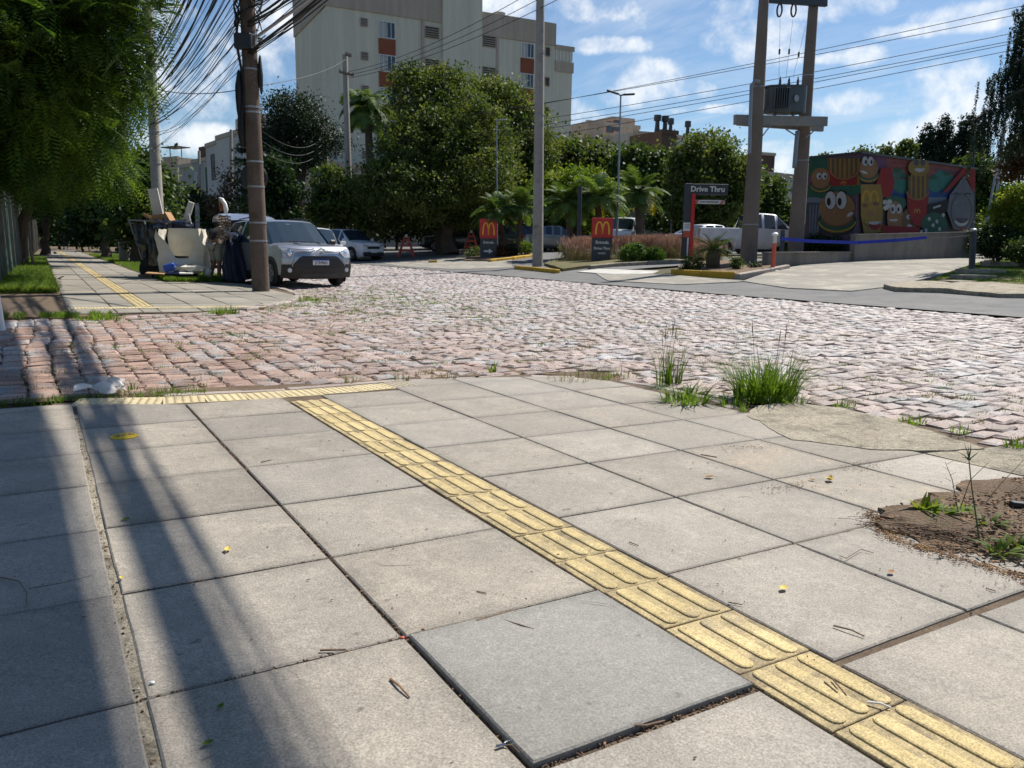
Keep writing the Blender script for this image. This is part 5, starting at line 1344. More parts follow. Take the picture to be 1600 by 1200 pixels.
def apartment():
    A, B, Cc = D(512, 100, 66), D(893, 150, 77), D(478, 100, 74)
    z0 = h(A.x, A.y) - .2
    o = Vector((A.x, A.y, z0)); e = empty('apartment_building', o, 'large beige apartment block with brick-red panels under its windows', 'building')
    def zt(px, py, d): return D(px, py, d).z - z0
    a, b, c = Vector((0, 0, 0)), Vector((B.x - A.x, B.y - A.y, 0)), Vector((Cc.x - A.x, Cc.y - A.y, 0)); back = c
    d, n, L_ = wall_frame(a, b, 0, 1)
    def uof(px):   # metres along the front wall at picture column px
        lo, hi = 0, L_
        for _ in range(40):
            m_ = (lo + hi) / 2; w = o + d * m_ + Vector((0, 0, 12))
            if P(w)[0] < px: lo = m_
            else: hi = m_
        return lo
    def zof(px, py):
        u = uof(px); w = o + d * u; dep = P((w.x, w.y, 10))[2]; lo, hi = -2, 60
        for _ in range(40):
            m_ = (lo + hi) / 2
            if P((w.x, w.y, z0 + m_))[1] > py: lo = m_
            else: hi = m_
        return lo
    rt = Matrix((d, n, Vector((0, 0, 1)))).transposed()
    def block(name, u0, u1, z1, mat, out=0.0, z_0=0.0, dep=12.0):
        p = [a + d * u0 + n * out, a + d * u1 + n * out, a + d * u1 - n * dep, a + d * u0 - n * dep]
        mb = MB(); mb.prism([(q_.x, q_.y) for q_ in p], z_0, z1); return mb.build(name, M[mat], e)
    HL = zof(600, 22); HR = zof(800, 62)
    uT0, uT1 = uof(690), uof(750)
    uE = uof(865)
    block('wall', 0, uT0, HL, 'wall_beige'); 
    block('parapet', -.12, uT0, HL + 3.2, 'wall_tan', .10, HL)
    block('stair_tower', uT0, uT1, HL + 9, 'wall_beige', .35)
    block('wall', uT1, L_, HR - .01, 'wall_beige')
    block('parapet', uT1, uE, HR + 2.0, 'wall_tan', .10, HR)
    block('roof_terrace_wall', uE, L_ + .1, zof(880, 97) , 'wall_tan', .12, zof(880, 113))
    block('roof_slab', uE, L_ + .15, zof(880, 72), 'wall_tan', .12, zof(880, 79))
    block('roof_terrace_room', uE, L_ - 1.2, zof(880, 79), 'winframe', -2.0, HR)
    for k in range(5):
        uu = uE + (L_ - uE) * (k + .3) / 5; mb = MB(); mb.box(a + d * uu + n * .05 + Vector((0, 0, (zof(880, 79) + zof(880, 97)) / 2)), (.07, .07, zof(880, 79) - zof(880, 97)), rt); mb.build('terrace_post', M['winframe'], e)
    # vertical pilaster lines
    for px in (661, 749, 776): 
        u = uof(px); mb = MB(); mb.box(a + d * u + n * .05 + Vector((0, 0, (HL if px < 700 else HR) / 2)), (.25, .12, (HL if px < 700 else HR) - .05), rt); mb.build('pilaster', M['wall_tan'], e)
    # windows: picture column/rows of the top floor; floors repeat downwards
    floors = [0, 1, 2, 3, 4]
    fh = (zof(606, 47) - zof(606, 99))
    for k in floors:
        zc = zof(606, 47) - fh * k; u = uof(606)
        win(e, a, d, n, u, zc, 1.45, 1.30, kind='quad')
        mb = MB(); mb.box(a + d * u + n * .035 + Vector((0, 0, zc - fh / 2 - .02)), (1.52, .07, fh - 1.45), rt); mb.build('brick_panel', M['brick_panel'], e)
        u = uof(571); win(e, a, d, n, u, zof(571, 35) - fh * k, .62, .62, 'wall_tan', 'shutter', 'louvre')
        u = uof(675); win(e, a, d, n, u, zof(675, 51) - fh * k, 1.35, .95, 'wall_tan', 'shutter', 'louvre')
        u = uof(763); zc = zof(763, 65) - fh * k; win(e, a, d, n, u, zc, 1.35, .95, 'wall_tan', 'shutter', 'louvre')
        u = uof(822); zc = zof(822, 79) - fh * k; win(e, a, d, n, u, zc, 1.35, 1.25, kind='quad')
        mb = MB(); mb.box(a + d * u + n * .035 + Vector((0, 0, zc - fh / 2 - .02)), (1.42, .07, fh - 1.40), rt); mb.build('brick_panel', M['brick_panel'], e)
        if k < 4: u = uof(853); win(e, a, d, n, u, zof(853, 81) - fh * k, .5, .8, 'wall_tan', 'shutter', 'plain')
    u = uof(668); win(e, a, d, n, uof(672), HL + 1.7, 2.6, 1.2, kind='quad')
    # side face, left
    d2, n2, L2 = wall_frame(a, c, 0, 1)
    n2 = Vector((d2.y, -d2.x, 0)); n2 = -n2 if n2.dot(RGT) > 0 else n2
    mb = MB(); p = [a + n2 * .02 - d * .0, c + n2 * .02]; 
    mb.add([(a.x + n2.x * .04, a.y + n2.y * .04, 0), (c.x + n2.x * .04, c.y + n2.y * .04, 0), (c.x + n2.x * .04, c.y + n2.y * .04, HL), (a.x + n2.x * .04, a.y + n2.y * .04, HL), (a.x - n2.x * .2, a.y - n2.y * .2, 0), (c.x - n2.x * .2, c.y - n2.y * .2, 0), (c.x - n2.x * .2, c.y - n2.y * .2, HL), (a.x - n2.x * .2, a.y - n2.y * .2, HL)],
           [(0, 1, 2, 3), (4, 7, 6, 5), (0, 3, 7, 4), (1, 5, 6, 2), (3, 2, 6, 7)]); mb.build('side_wall', M['wall_beige'], e)
    mb = MB(); w = [a + n2 * .12, c + n2 * .12, c - n2 * .2, a - n2 * .2]; mb.prism([(q_.x, q_.y) for q_ in w], HL, HL + 3.2); mb.build('side_parapet', M['wall_tan'], e)
    for k in range(5):
        zc = zof(520, 37) - fh * k - .2; win(e, a + n2 * .05, d2, n2, L2 * .5, zc, 1.3, 1.25)
        rt2 = Matrix((d2, n2, Vector((0, 0, 1)))).transposed(); mb = MB(); mb.box(a + d2 * L2 * .5 + n2 * .09 + Vector((0, 0, zc - fh / 2)), (1.3, .08, fh - 1.4), rt2); mb.build('brick_panel', M['brick_panel'], e)
    mb = MB(); mb.lathe([(0, 0), (.5, .05), (.62, .55), (.3, .62), (0, .62)], 14, a + d * uof(789) - n * 1.5 + Vector((0, 0, HR + 2.0))); mb.build('satellite_dish', M['greymetal'], e)
apartment()
def bld(px0, d0, px1, d1, top, depth, mat, label, wins=(), extra=None, name='house', wmat='wall_tan'):
    """plain block whose front runs between two picture columns; top = (px, py) of the roof line at px0 side"""
    A, B = D(px0, 300, d0), D(px1, 300, d1); z0 = h(A.x, A.y) - .3; o = Vector((A.x, A.y, z0)); e = empty(name, o, label, 'building')
    a, b = Vector((0, 0, 0)), Vector((B.x - A.x, B.y - A.y, 0)); d, n, L_ = wall_frame(a, b, 0, 1); H = D(px0, top, d0).z - z0
    p = [a, b, b - n * depth, a - n * depth]; mb = MB(); mb.prism([(q_.x, q_.y) for q_ in p], 0, H); mb.build('wall', M[mat], e)
    mb = MB(); p = [a + n * .12 - d * .1, b + n * .12 + d * .1, b - n * .3 + d * .1, a - n * .3 - d * .1]; mb.prism([(q_.x, q_.y) for q_ in p], H - .35, H + .12); mb.build('cornice', M[wmat], e)
    for (fu, py, w, hh, fr, gl, kd) in wins:
        win(e, a, d, n, L_ * fu, D(px0 + (px1 - px0) * fu, py, d0 + (d1 - d0) * fu).z - z0, w, hh, fr, gl, kd)
    return e, a, d, n, L_, H, o
W_ = ('winframe', 'window', 'slide'); S_ = ('shutter', 'shutter', 'louvre')
# pinkish building group right of the apartment block
e, a, d, n, L_, H, o = bld(915, 100, 995, 104, 192, 12, 'wall_pink', 'pinkish low apartment house with a raised roof block and small red-framed windows', [(.42, 201, 1.0, 1.3, 'brick_panel', 'window', 'plain'), (.55, 199, 1.0, 1.3, 'brick_panel', 'window', 'plain')])
mb = MB(); mb.prism([tuple((a + d * u - n * w).xy) for u, w in ((L_ * .55, 1), (L_ * 1.0, 1), (L_ * 1.0, 6), (L_ * .55, 6))], H + .12, H + 1.1); mb.build('roof_block', M['wall_pink'], e)
e, a, d, n, L_, H, o = bld(986, 96, 1042, 98, 208, 14, 'wall_grey', 'grey flat-roofed house with dark window bands behind the slim lamps', [(.3, 232, 2.6, 1.8, *S_), (.7, 232, 2.6, 1.8, *W_), (.3, 262, 2.6, 1.8, *W_), (.7, 262, 2.6, 1.8, *S_)])
e, a, d, n, L_, H, o = bld(1030, 88, 1054, 89, 206, 6, 'wall_brown', 'dark brown brick stair tower with two round chimneys on top', [(.5, 330, 1.0, 1.4, *W_), (.5, 290, 1.0, 1.4, *S_)], wmat='wall_brown')
for u in (.22, .72):
    mb = MB(); c = a + d * L_ * u - n * 1.5; mb.lathe([(.32, 0), (.26, .5), (.24, 1.1), (.42, 1.15), (.42, 1.75), (.0, 1.8)], 12, (c.x, c.y, H + .1)); mb.build('chimney', M['darkmetal'], e)
e, a, d, n, L_, H, o = bld(1052, 100, 1092, 103, 214, 12, 'wall_pale', 'pale flat-roofed house behind the twiggy treetop', [(.3, 240, 1.6, 1.4, *W_)])
for u in (.12, .78):
    mb = MB(); c = a + d * L_ * u - n * 1.5; mb.lathe([(.5, 0), (.5, .5), (.26, .6), (.22, 1.4), (.42, 1.5), (.40, 2.2), (.0, 2.3)], 12, (c.x, c.y, H + .1)); mb.build('chimney', M['darkmetal'], e)
e, a, d, n, L_, H, o = bld(1000, 62, 1072, 64, 296, 8, 'wall_grey', 'two-storey grey house with white-framed dark windows behind the taller palm', [(.25, 318, 2.2, 1.4, *W_), (.62, 312, 1.6, 1.6, *W_), (.2, 345, 2.2, 1.4, *S_), (.85, 340, 1.2, 2.0, *S_)])
bld(895, 120, 918, 121, 226, 8, 'wall_grey', 'narrow grey roof parapet between the apartment block and the pinkish house')
e, a, d, n, L_, H, o = bld(1178, 92, 1256, 98, 268, 12, 'wall_pale', 'pale stained house seen between the transformer poles', [(.2, 290, 1.6, 1.5, *S_), (.45, 285, 1.6, 1.5, *S_), (.75, 290, 1.6, 1.5, *W_), (.3, 320, 1.6, 1.5, *W_)])
e, a, d, n, L_, H, o = bld(1186, 130, 1207, 131, 240, 8, 'wall_brown', 'dark tall block peeping over the pale stained house')
bld(1540, 150, 1560, 151, 257, 10, 'wall_grey', 'far grey-blue block to the right of the cypresses', [(.5, 275, 3, 1.4, *W_), (.5, 290, 3, 1.4, *W_)])
e, a, d, n, L_, H, o = bld(720, 52, 830, 54, 318, 6, 'wall_pale', 'low white building in deep shade behind the leaning palms', [(.3, 335, 2.4, 1.2, *W_), (.7, 335, 2.4, 1.2, *W_)])
# houses far down the street, left
fh_ = [(258, 120, 280, 118, 248, 'wall_pink', 'farthest low pinkish house with a dark pergola on its roof', [(.5, 290, 1.6, 1.5, *S_), (.5, 330, 1.6, 1.5, *W_)]),
       (268, 112, 304, 106, 262, 'wall_grey', 'grey-blue gabled house left of the dark water tank house', [(.3, 300, 1.8, 1.8, *W_), (.7, 300, 1.8, 1.8, *S_), (.3, 345, 1.8, 1.8, *W_)]),
       (302, 104, 328, 100, 252, 'wall_grey', 'house with a dark square water tank on its roof', [(.3, 280, 1.5, 1.6, *W_), (.7, 310, 1.5, 1.6, *S_), (.3, 345, 1.5, 1.6, *W_)]),
       (325, 98, 352, 92, 228, 'wall_pale', 'pale stepped house with a slanted white parapet', [(.4, 262, 1.4, 3.0, *S_), (.75, 300, 1.4, 1.6, *W_), (.3, 330, 1.4, 1.6, *W_)]),
       (342, 90, 392, 82, 216, 'wall_pale', 'tall pale house with vertical window bands beside the brown pole', [(.55, 250, 1.2, 2.6, *W_), (.8, 250, 1.2, 2.6, *W_), (.55, 290, 1.2, 2.6, *W_), (.8, 290, 1.2, 2.6, *S_), (.25, 300, 1.2, 2.4, *S_), (.55, 335, 1.2, 2.6, *W_), (.8, 335, 1.2, 2.6, *W_)]),
       (440, 70, 512, 64, 262, 'wall_pink', 'low pinkish garden wall house behind the pine trunks', [(.3, 330, 1.4, 1.6, *S_), (.8, 330, 1.4, 1.6, *W_)])]
for k, (x0, d0, x1, d1, tp, mt_, lab, wn) in enumerate(fh_):
    e, a, d, n, L_, H, o = bld(x0, d0, x1, d1, tp, 9, mt_, lab, wn)
    if k == 0:
        mb = MB()
        for u in (.1, .9): mb.box(a + d * L_ * u - n * 1 + Vector((0, 0, H + .8)), (.12, .12, 1.4))
        mb.box(a + d * L_ * .5 - n * 1 + Vector((0, 0, H + 1.55)), (L_ * 1.1, 2.4, .12), Matrix((d, n, Vector((0, 0, 1)))).transposed()); mb.build('pergola', M['darkmetal'], e)
    if k == 2:
        mb = MB(); mb.prism([tuple((a + d * u - n * w).xy) for u, w in ((.0, 1), (2.2, 1), (2.2, 3.2), (.0, 3.2))], H + .12, H + 1.8); mb.build('water_tank', M['wall_brown'], e)
        mb = MB(); mb.box(a + d * L_ * .95 + n * .1 + Vector((0, 0, H * .75)), (.5, .2, 3.2)); mb.build('green_panel', M['green_fence'], e)
    if k in (3, 4):
        mb = MB(); mb.prism([tuple((a + d * u - n * w).xy) for u, w in ((L_ * .35, 1), (L_ * .95, 1), (L_ * .95, 4), (L_ * .35, 4))], H + .12, H + (1.6 if k == 4 else .9)); mb.build('roof_block', M['wall_pale'], e)

# ------------------------------------------------------------------ fence on the left
fe = empty('fence', (-.78, 17, h(-.78, 17)), 'tall green metal fence of upright slats running away along the left side', 'fence')
fe.rotation_euler = (0, 0, -.013)
sm = MB(); sm.box((0, 0, 1.1), (.03, .17, 2.2), bev=.004); slatm = sm.mesh('slat', M['green_fence'])
sm2 = MB(); sm2.box((0, 0, 1.12), (.16, .10, 2.26), bev=.008); postm = sm2.mesh('post', M['grey_post'])
y = -1.0; k = 0
while y < 58:
    yy = 17 + y
    if k % 8 == 0: o = link('fence_post', postm, fe)
    else: o = link('slat', slatm, fe)
    o.location = (.0, y, h(-.78, yy) - h(-.78, 17)); o.rotation_euler = (rnd.uniform(-.006, .006), rnd.uniform(-.015, .015), rnd.uniform(-.05, .05)); k += 1
    y += .33
for z in (.35, .98, 1.7):
    mb = MB(); mb.box((-.03, 28.5, z), (.03, 59, .04)); mb.build('rail', M['green_fence'], fe)
g = G(52, 420); st = MB(); st.tube([(0, 0, -.05), (.0, 0, .3), (-.03, 0, .62)], [.05, .048, .045], 7)
tag(st.build('wooden_stake', M['wood_old'], None, loc=g), 'short weathered wooden stake in the grass beside the green fence', 'stake')
g = gat(6, 9.6); st = MB(); st.tube([(0, 0, -.1), (-.03, 0, .5)], [.035, .03], 8)
g = G(13, 517); tag(st.build('white_post', M['sign_white'], None, loc=g - RGT * .06), 'short white post cut by the left edge of the picture', 'post')

# ------------------------------------------------------------------ mural building and retaining walls
def mural():
    K = D(1345, 240, 26.8); Lf = D(1258, 247, 28.6); Rt = D(1525, 262, 31.5)
    zg = h(K.x, K.y); o = Vector((K.x, K.y, zg)); e = empty('mural_wall', o, 'painted wall with cartoon burgers, fries and faces beside the drive', 'wall')
    k, l, r_ = Vector((0, 0, 0)), Vector((Lf.x - K.x, Lf.y - K.y, 0)), Vector((Rt.x - K.x, Rt.y - K.y, 0))
    H = K.z - zg; base = D(1345, 365, 26.8).z - zg
    d2, n2, L2 = wall_frame(k, r_, 0, 1); d1, n1, L1 = wall_frame(l, k, 0, 1)
    mb = MB(); back = -n2 * .25
    mb.prism([(k.x, k.y), (r_.x, r_.y), (r_.x - n2.x * 4, r_.y - n2.y * 4), (l.x - n1.x * 4, l.y - n1.y * 4), (l.x, l.y)], .0, H); mb.build('wall', M['wall_purple'], e)
    mb = MB()
    for (p, q_, n_) in ((l, k, n1), (k, r_, n2)):
        dd = (q_ - p).normalized(); w = [p - dd * .05 + n_ * .06, q_ + dd * .05 + n_ * .06, q_ + dd * .05 - n_ * .15, p - dd * .05 - n_ * .15]; mb.prism([(x.x, x.y) for x in w], H + (.002 if n_ is n2 else 0), H + .07)
    mb.build('capping', M['darkmetal'], e)
    # painting: flat shapes, each layer 2 mm above the one below
    names = ['mur_pink', 'mur_purple', 'mur_green', 'mur_teal', 'mur_red', 'mur_fry', 'mur_bun', 'mur_white', 'mur_black', 'mur_grey', 'mur_blue', 'mur_brown', 'mur_yellow', 'mur_dgreen', 'mur_sky', 'mur_greyd']
    cols = [(.33, .10, .095), (.20, .085, .17), (.03, .14, .085), (.05, .24, .20), (.36, .02, .02), (.36, .24, .05), (.36, .19, .08), (.62, .62, .62), (.015, .015, .02), (.21, .21, .24), (.02, .10, .32), (.20, .11, .05), (.62, .36, .03), (.02, .06, .035), (.22, .27, .33), (.10, .10, .12)]
    for nm, cc in zip(names, cols): M[nm] = flat(nm, tuple(x * .58 for x in cc), .85)
    mats = [M[x] for x in names]; idx = {x: i for i, x in enumerate(names)}
    paint = MB(); lay = [0]
    # painting coordinates: picture pixels of the photo, taken onto the two faces
    def face_point(px, py, off):
        ray = R @ np.array([px - 800.0, 600.0 - py, -FPX]); ray = Vector(ray)
        def hit(p, n_):
            p = p + o; t = (p - Vector((0, 0, CH))).dot(n_) / ray.dot(n_); return Vector((0, 0, CH)) + ray * t - o
        if px >= 1345: w = hit(k + n2 * off, n2)
        else: w = hit(k + n1 * off, n1)
        return w
    def shape(poly, mat):
        lay[0] += 1; off = .004 + .0006 * lay[0]; paint.cur = idx[mat]
        for side_ in (0, 1):
            pl = poly
            def cl_(pl, keepright):
                out = []
                for i in range(len(pl)):
                    p, q_ = pl[i], pl[(i + 1) % len(pl)]; a, b = p[0] - 1345, q_[0] - 1345
                    if (a >= 0) == keepright: out.append(p)
                    if a * b < 0: t = a / (a - b); out.append((1345.0 + (.001 if keepright else -.001), p[1] + (q_[1] - p[1]) * t))
                return out
            pl = cl_(pl, bool(side_))
            if len(pl) < 3: continue
            paint.add([face_point(x, y, off) for x, y in pl], [tuple(range(len(pl)))])
    def ellp(cx, cy, rx, ry, mat, a0=0, a1=360, n=22, rot=0):
        pts = []
        for i in range(n if a1 - a0 >= 360 else n + 1):
            a = math.radians(a0 + (a1 - a0) * i / n); x, y = rx * math.cos(a), -ry * math.sin(a); c_, s_ = math.cos(math.radians(rot)), math.sin(math.radians(rot)); pts.append((cx + x * c_ - y * s_, cy + x * s_ + y * c_))
        shape(pts, mat)
    def line(pts, w, mat):
        L1_, L2_ = [], []
        for i, p in enumerate(pts):
            a = pts[max(0, i - 1)]; b = pts[min(len(pts) - 1, i + 1)]; dx, dy = b[0] - a[0], b[1] - a[1]; l_ = math.hypot(dx, dy) or 1
            L1_.append((p[0] - dy / l_ * w, p[1] + dx / l_ * w)); L2_.append((p[0] + dy / l_ * w, p[1] - dx / l_ * w))
        for i in range(len(pts) - 1): 
            lay[0] -= 1 if i else 0; shape([L1_[i], L1_[i + 1], L2_[i + 1], L2_[i]], mat)
    def arc(cx, cy, rx, ry, a0, a1, w, mat, n=12): line([(cx + rx * math.cos(math.radians(a0 + (a1 - a0) * i / n)), cy - ry * math.sin(math.radians(a0 + (a1 - a0) * i / n))) for i in range(n + 1)], w, mat)
    def eyes(cx, cy, rx, ry, gap=1.0, look=1):
        for s in (-1, 1):
            ellp(cx + s * rx * gap, cy, rx * 1.1, ry * 1.08, 'mur_black'); ellp(cx + s * rx * gap, cy, rx, ry, 'mur_white'); ellp(cx + s * rx * gap + look * rx * .3, cy + ry * .15, rx * .38, ry * .45, 'mur_black')
    def burger(cx, cy, rx, ry, smile=1):
        ellp(cx, cy + ry * .55, rx * 1.1, ry * .55, 'mur_dgreen'); ellp(cx, cy + ry * .60, rx * 1.0, ry * .45, 'mur_brown'); arc(cx, cy + ry * .45, rx * 1.05, ry * .5, 190, 350, rx * .055, 'mur_yellow'); arc(cx, cy + ry * .36, rx * 1.0, ry * .5, 195, 345, rx * .09, 'mur_green'); ellp(cx, cy, rx, ry * .72, 'mur_bun')
        q2 = random.Random(int(cx))
        for i in range(14): a = q2.uniform(0, 2 * PI); r2 = q2.uniform(.5, .92); ellp(cx + rx * r2 * math.cos(a), cy - ry * .72 * r2 * math.sin(a), rx * .05, rx * .035, 'mur_fry', n=6)
    def mark(cx, cy, w, hh, mat):
        for s in (-1, 1): arc(cx + s * w * .25, cy + hh * .5, w * .25, hh, 0, 180, w * .07, mat, 10)
    # sky and ground of the painting
    shape([(1259, 250), (1345, 241), (1345, 366), (1259, 372)], 'mur_dgreen'); shape([(1259, 249), (1345, 240.6), (1440, 251), (1400, 275), (1259, 285)], 'mur_purple')
    shape([(1345, 300), (1524, 296), (1524, 361), (1345, 365)], 'mur_greyd'); shape([(1385, 246), (1524, 263), (1524, 300), (1385, 300)], 'mur_pink'); shape([(1390, 296), (1490, 296), (1490, 312), (1390, 312)], 'mur_blue'); shape([(1394, 310), (1482, 308), (1482, 322), (1394, 324)], 'mur_sky')
    for cx, cy, rx, ry in ((1410, 286, 16, 16), (1404, 272, 10, 9), (1462, 288, 12, 12), (1478, 284, 14, 14), (1470, 274, 9, 8)): ellp(cx, cy, rx, ry, 'mur_teal')
    for cx, cy in ((1402, 265), (1458, 277), (1479, 270), (1413, 276)): ellp(cx, cy, 6, 4, 'mur_green')
    for i in range(7): line([(1440 + i * 9, 262 + i), (1500 + i * 2, 266 + i * 3)], .5, 'mur_purple') if i % 2 else line([(1392, 254 + i * 4), (1440, 256 + i * 4)], .5, 'mur_red')
    ellp(1280, 262, 24, 18, 'mur_green'); ellp(1290, 300, 34, 16, 'mur_green'); ellp(1332, 292, 16, 14, 'mur_green'); ellp(1272, 322, 18, 16, 'mur_green')
    # big fries box, upper left
    for i in range(14): x = 1293 + i * 3.6; shape([(x, 247.5), (x + 3.1, 247), (x + 3.1, 290), (x, 290)], 'mur_fry' if i % 2 else 'mur_brown')
    shape([(1293, 263), (1303, 272), (1312, 279), (1320, 281), (1330, 278), (1337, 268), (1345, 260), (1340, 288), (1296, 291)], 'mur_red'); arc(1319, 262, 23, 18, 185, 355, 1.1, 'mur_bun'); mark(1318, 286, 8, 5, 'mur_yellow')
    burger(1282, 278, 15, 22); eyes(1284, 275, 4.2, 5.5)
    # metal bin
    ellp(1270, 313, 16, 5, 'mur_sky'); shape([(1262, 316), (1286, 318), (1280, 368), (1262, 370)], 'mur_greyd')
    for i in range(4): line([(1266 + i * 5, 320), (1265 + i * 4, 364)], .9, 'mur_sky')
    burger(1308, 326, 28, 37); eyes(1306, 313, 8.5, 14, look=-1); arc(1312, 326, 22, 14, 300, 350, .9, 'mur_black'); ellp(1328, 335, 6, 2.5, 'mur_white', rot=-35); line([(1292, 300), (1302, 297)], .9, 'mur_black'); line([(1312, 297), (1322, 301)], .9, 'mur_black')
    burger(1357, 262, 15, 22); eyes(1356, 252, 4.5, 7.5); ellp(1350, 269, 6, 2, 'mur_white', rot=20)
    # plain red box
    shape([(1377, 262), (1392, 262), (1398, 285), (1392, 308), (1377, 309), (1369, 288)], 'mur_red'); 
    # long fried chip with face
    shape([(1345, 288), (1376, 288), (1380, 312), (1378, 363), (1350, 365), (1344, 330)], 'mur_fry'); mark(1360, 307, 24, 17, 'mur_yellow')
    ellp(1352, 321, 5, 3, 'mur_brown'); ellp(1368, 318, 5, 3, 'mur_brown'); ellp(1360, 333, 6, 4, 'mur_bun'); ellp(1367, 350, 9, 9, 'mur_red', 180, 400); ellp(1367, 347, 10, 4, 'mur_white', 175, 380); arc(1362, 338, 16, 16, 215, 330, .5, 'mur_black')
    # two little nuggets in a red dish, gloved hand
    ellp(1397, 318, 19, 12, 'mur_green'); ellp(1399, 340, 13, 26, 'mur_bun'); eyes(1400, 326, 4.6, 8, look=-.6); ellp(1396, 343, 7, 3, 'mur_white', 170, 380); ellp(1421, 345, 12, 20, 'mur_brown'); eyes(1423, 339, 3.4, 3.6); ellp(1421, 353, 4, 2.4, 'mur_white')
    for cx, cy in ((1383, 316), (1388, 322), (1384, 325), (1390, 315)): ellp(cx, cy, 4, 3.6, 'mur_white')
    shape([(1377, 352), (1438, 355), (1435, 367), (1379, 366)], 'mur_red')
    # fries with crown face
    ellp(1436, 262, 17, 14, 'mur_fry'); ellp(1437, 263, 8, 6, 'mur_white', 180, 360); ellp(1432, 254, 4, 5, 'mur_greyd'); ellp(1442, 254, 4, 5, 'mur_greyd')
    for i in range(9): x = 1419 + i * 3.6; shape([(x, 276 - (i % 3) * 2), (x + 3.0, 275 - (i % 2) * 3), (x + 3.0, 312), (x, 312)], 'mur_fry' if i % 2 else 'mur_brown')
    shape([(1417, 299), (1426, 309), (1435, 312), (1444, 309), (1451, 298), (1450, 325), (1442, 356), (1426, 350), (1418, 325)], 'mur_red'); arc(1434, 298, 17, 14, 185, 355, 1.0, 'mur_bun'); mark(1433, 330, 9, 6, 'mur_yellow')
    # road, bush with flowers
    shape([(1448, 320), (1482, 312), (1482, 330), (1448, 336)], 'mur_black'); line([(1458, 325), (1470, 321)], 1.4, 'mur_white'); ellp(1460, 350, 20, 18, 'mur_green'); 
    for cx, cy in ((1452, 342), (1464, 346), (1458, 352), (1468, 358), (1447, 360), (1440, 362), (1474, 336)): ellp(cx, cy, 2.4, 3.2, 'mur_white', n=10)
    # grey face under a red roof
    shape([(1472, 302), (1506, 262), (1524, 264), (1524, 300), (1507, 272), (1480, 300)], 'mur_red'); shape([(1484, 305), (1507, 274), (1522, 305), (1521, 340), (1512, 362), (1490, 358), (1480, 330)], 'mur_grey')
    ellp(1502, 330, 17, 28, 'mur_greyd'); ellp(1502, 330, 15, 26, 'mur_grey'); ellp(1499, 320, 7, 8, 'mur_sky'); ellp(1500, 321, 5.5, 6.5, 'mur_grey'); ellp(1502, 345, 10, 7, 'mur_greyd', 180, 360); ellp(1502, 343, 11, 10, 'mur_white', 190, 350); ellp(1503, 340, 10, 9, 'mur_greyd', 185, 355); ellp(1504, 356, 6, 3, 'mur_red', 180, 360)
    for x in (1495, 1512): arc(x, 306, 5, 4, 20, 160, .8, 'mur_black')
    for x in (1500, 1506): line([(x, 282), (x - 1, 300), (x - 4, 312)], .5, 'mur_sky')
    paint.build('painting', mats, e)
M['wall_purple'] = flat('mural_base_paint', (.10, .06, .09), .85)
mural()
def low_wall(px0, d0, px1, d1, top0, top1, label, thick=.2, mat='retain', cap=True):
    A, B = D(px0, 400, d0), D(px1, 400, d1); zA, zB = h(A.x, A.y) - .15, h(B.x, B.y) - .15
    tA, tB = D(px0, top0, d0).z, D(px1, top1, d1).z; o = Vector((A.x, A.y, zA)); e = empty('retaining_wall', o, label, 'wall')
    d = Vector((B.x - A.x, B.y - A.y, 0)); L_ = d.length; d.normalize(); n = Vector((d.y, -d.x, 0)); n = -n if n.dot(FWD) > 0 else n
    def pr(t0, t1, o0, o1, name, m_):
        mb = MB(); vs = []
        for (s, zb, zt) in ((0, 0, tA - zA), (L_, zB - zA, tB - zA)):
            for (nn_, z) in ((o0, zb if t0 is None else zt + t0), (o1, zb if t0 is None else zt + t0), (o1, zt + t1), (o0, zt + t1)): vs.append(d * s + n * nn_ + Vector((0, 0, z)))
        mb.add(vs, [(0, 1, 2, 3), (7, 6, 5, 4), (0, 4, 5, 1), (1, 5, 6, 2), (2, 6, 7, 3), (3, 7, 4, 0)]); mb.build(name, M[m_], e)
    pr(None, -.05, 0, -thick, 'wall', mat); pr(-.05, 0, .03, -thick - .03, 'capping', mat)
low_wall(1335, 26.2, 1518, 30.5, 366, 362, 'plain grey-brown retaining wall below the mural')
low_wall(1200, 23.4, 1335.5, 26.4, 394, 393, 'lower grey retaining wall left of the mural, beside the red delineator', mat='retain')
# drive with lit concrete, planter kerbs
def gp(px, py): g = G(px, py); return (g.x, g.y)
drive = [gp(1160, 441), gp(1210, 424), gp(1270, 413), gp(1333, 409), gp(1420, 405), gp(1517, 400.5), gp(1600, 398), gp(1600, 404), gp(1545, 407), gp(1508, 418), gp(1470, 431), gp(1425, 442), gp(1390, 450), gp(1330, 457), gp(1230, 452)]
poly_sheet('driveway', drive, .030, M['concrete_drive'], .06, dens=.8)
poly_sheet('lane_apron', [gp(930, 428), gp(1050, 431), gp(1150, 440), gp(1160, 441.5), gp(1060, 446), gp(950, 440)], .030, M['concrete_drive'], .03, dens=.6)
poly_sheet('white_marking', [gp(900, 426), gp(935, 422), gp(1030, 425), gp(1020, 429.5), gp(960, 430.5)], .036, M['white_line'], .01, dens=.6)
poly_sheet('entry_lane', [gp(595, 411), gp(690, 405), gp(735, 402), gp(800, 405), gp(800, 419), gp(700, 421), gp(620, 416)], .022, M['concrete_drive'], .02, dens=.8)
poly_sheet('grass_island', [gp(1448, 443), gp(1490, 430), gp(1530, 414), gp(1570, 405), gp(1640, 402), gp(1640, 452), gp(1560, 449), gp(1490, 446)], .05, M['lawn'], .10, dens=.5, edge=.03)
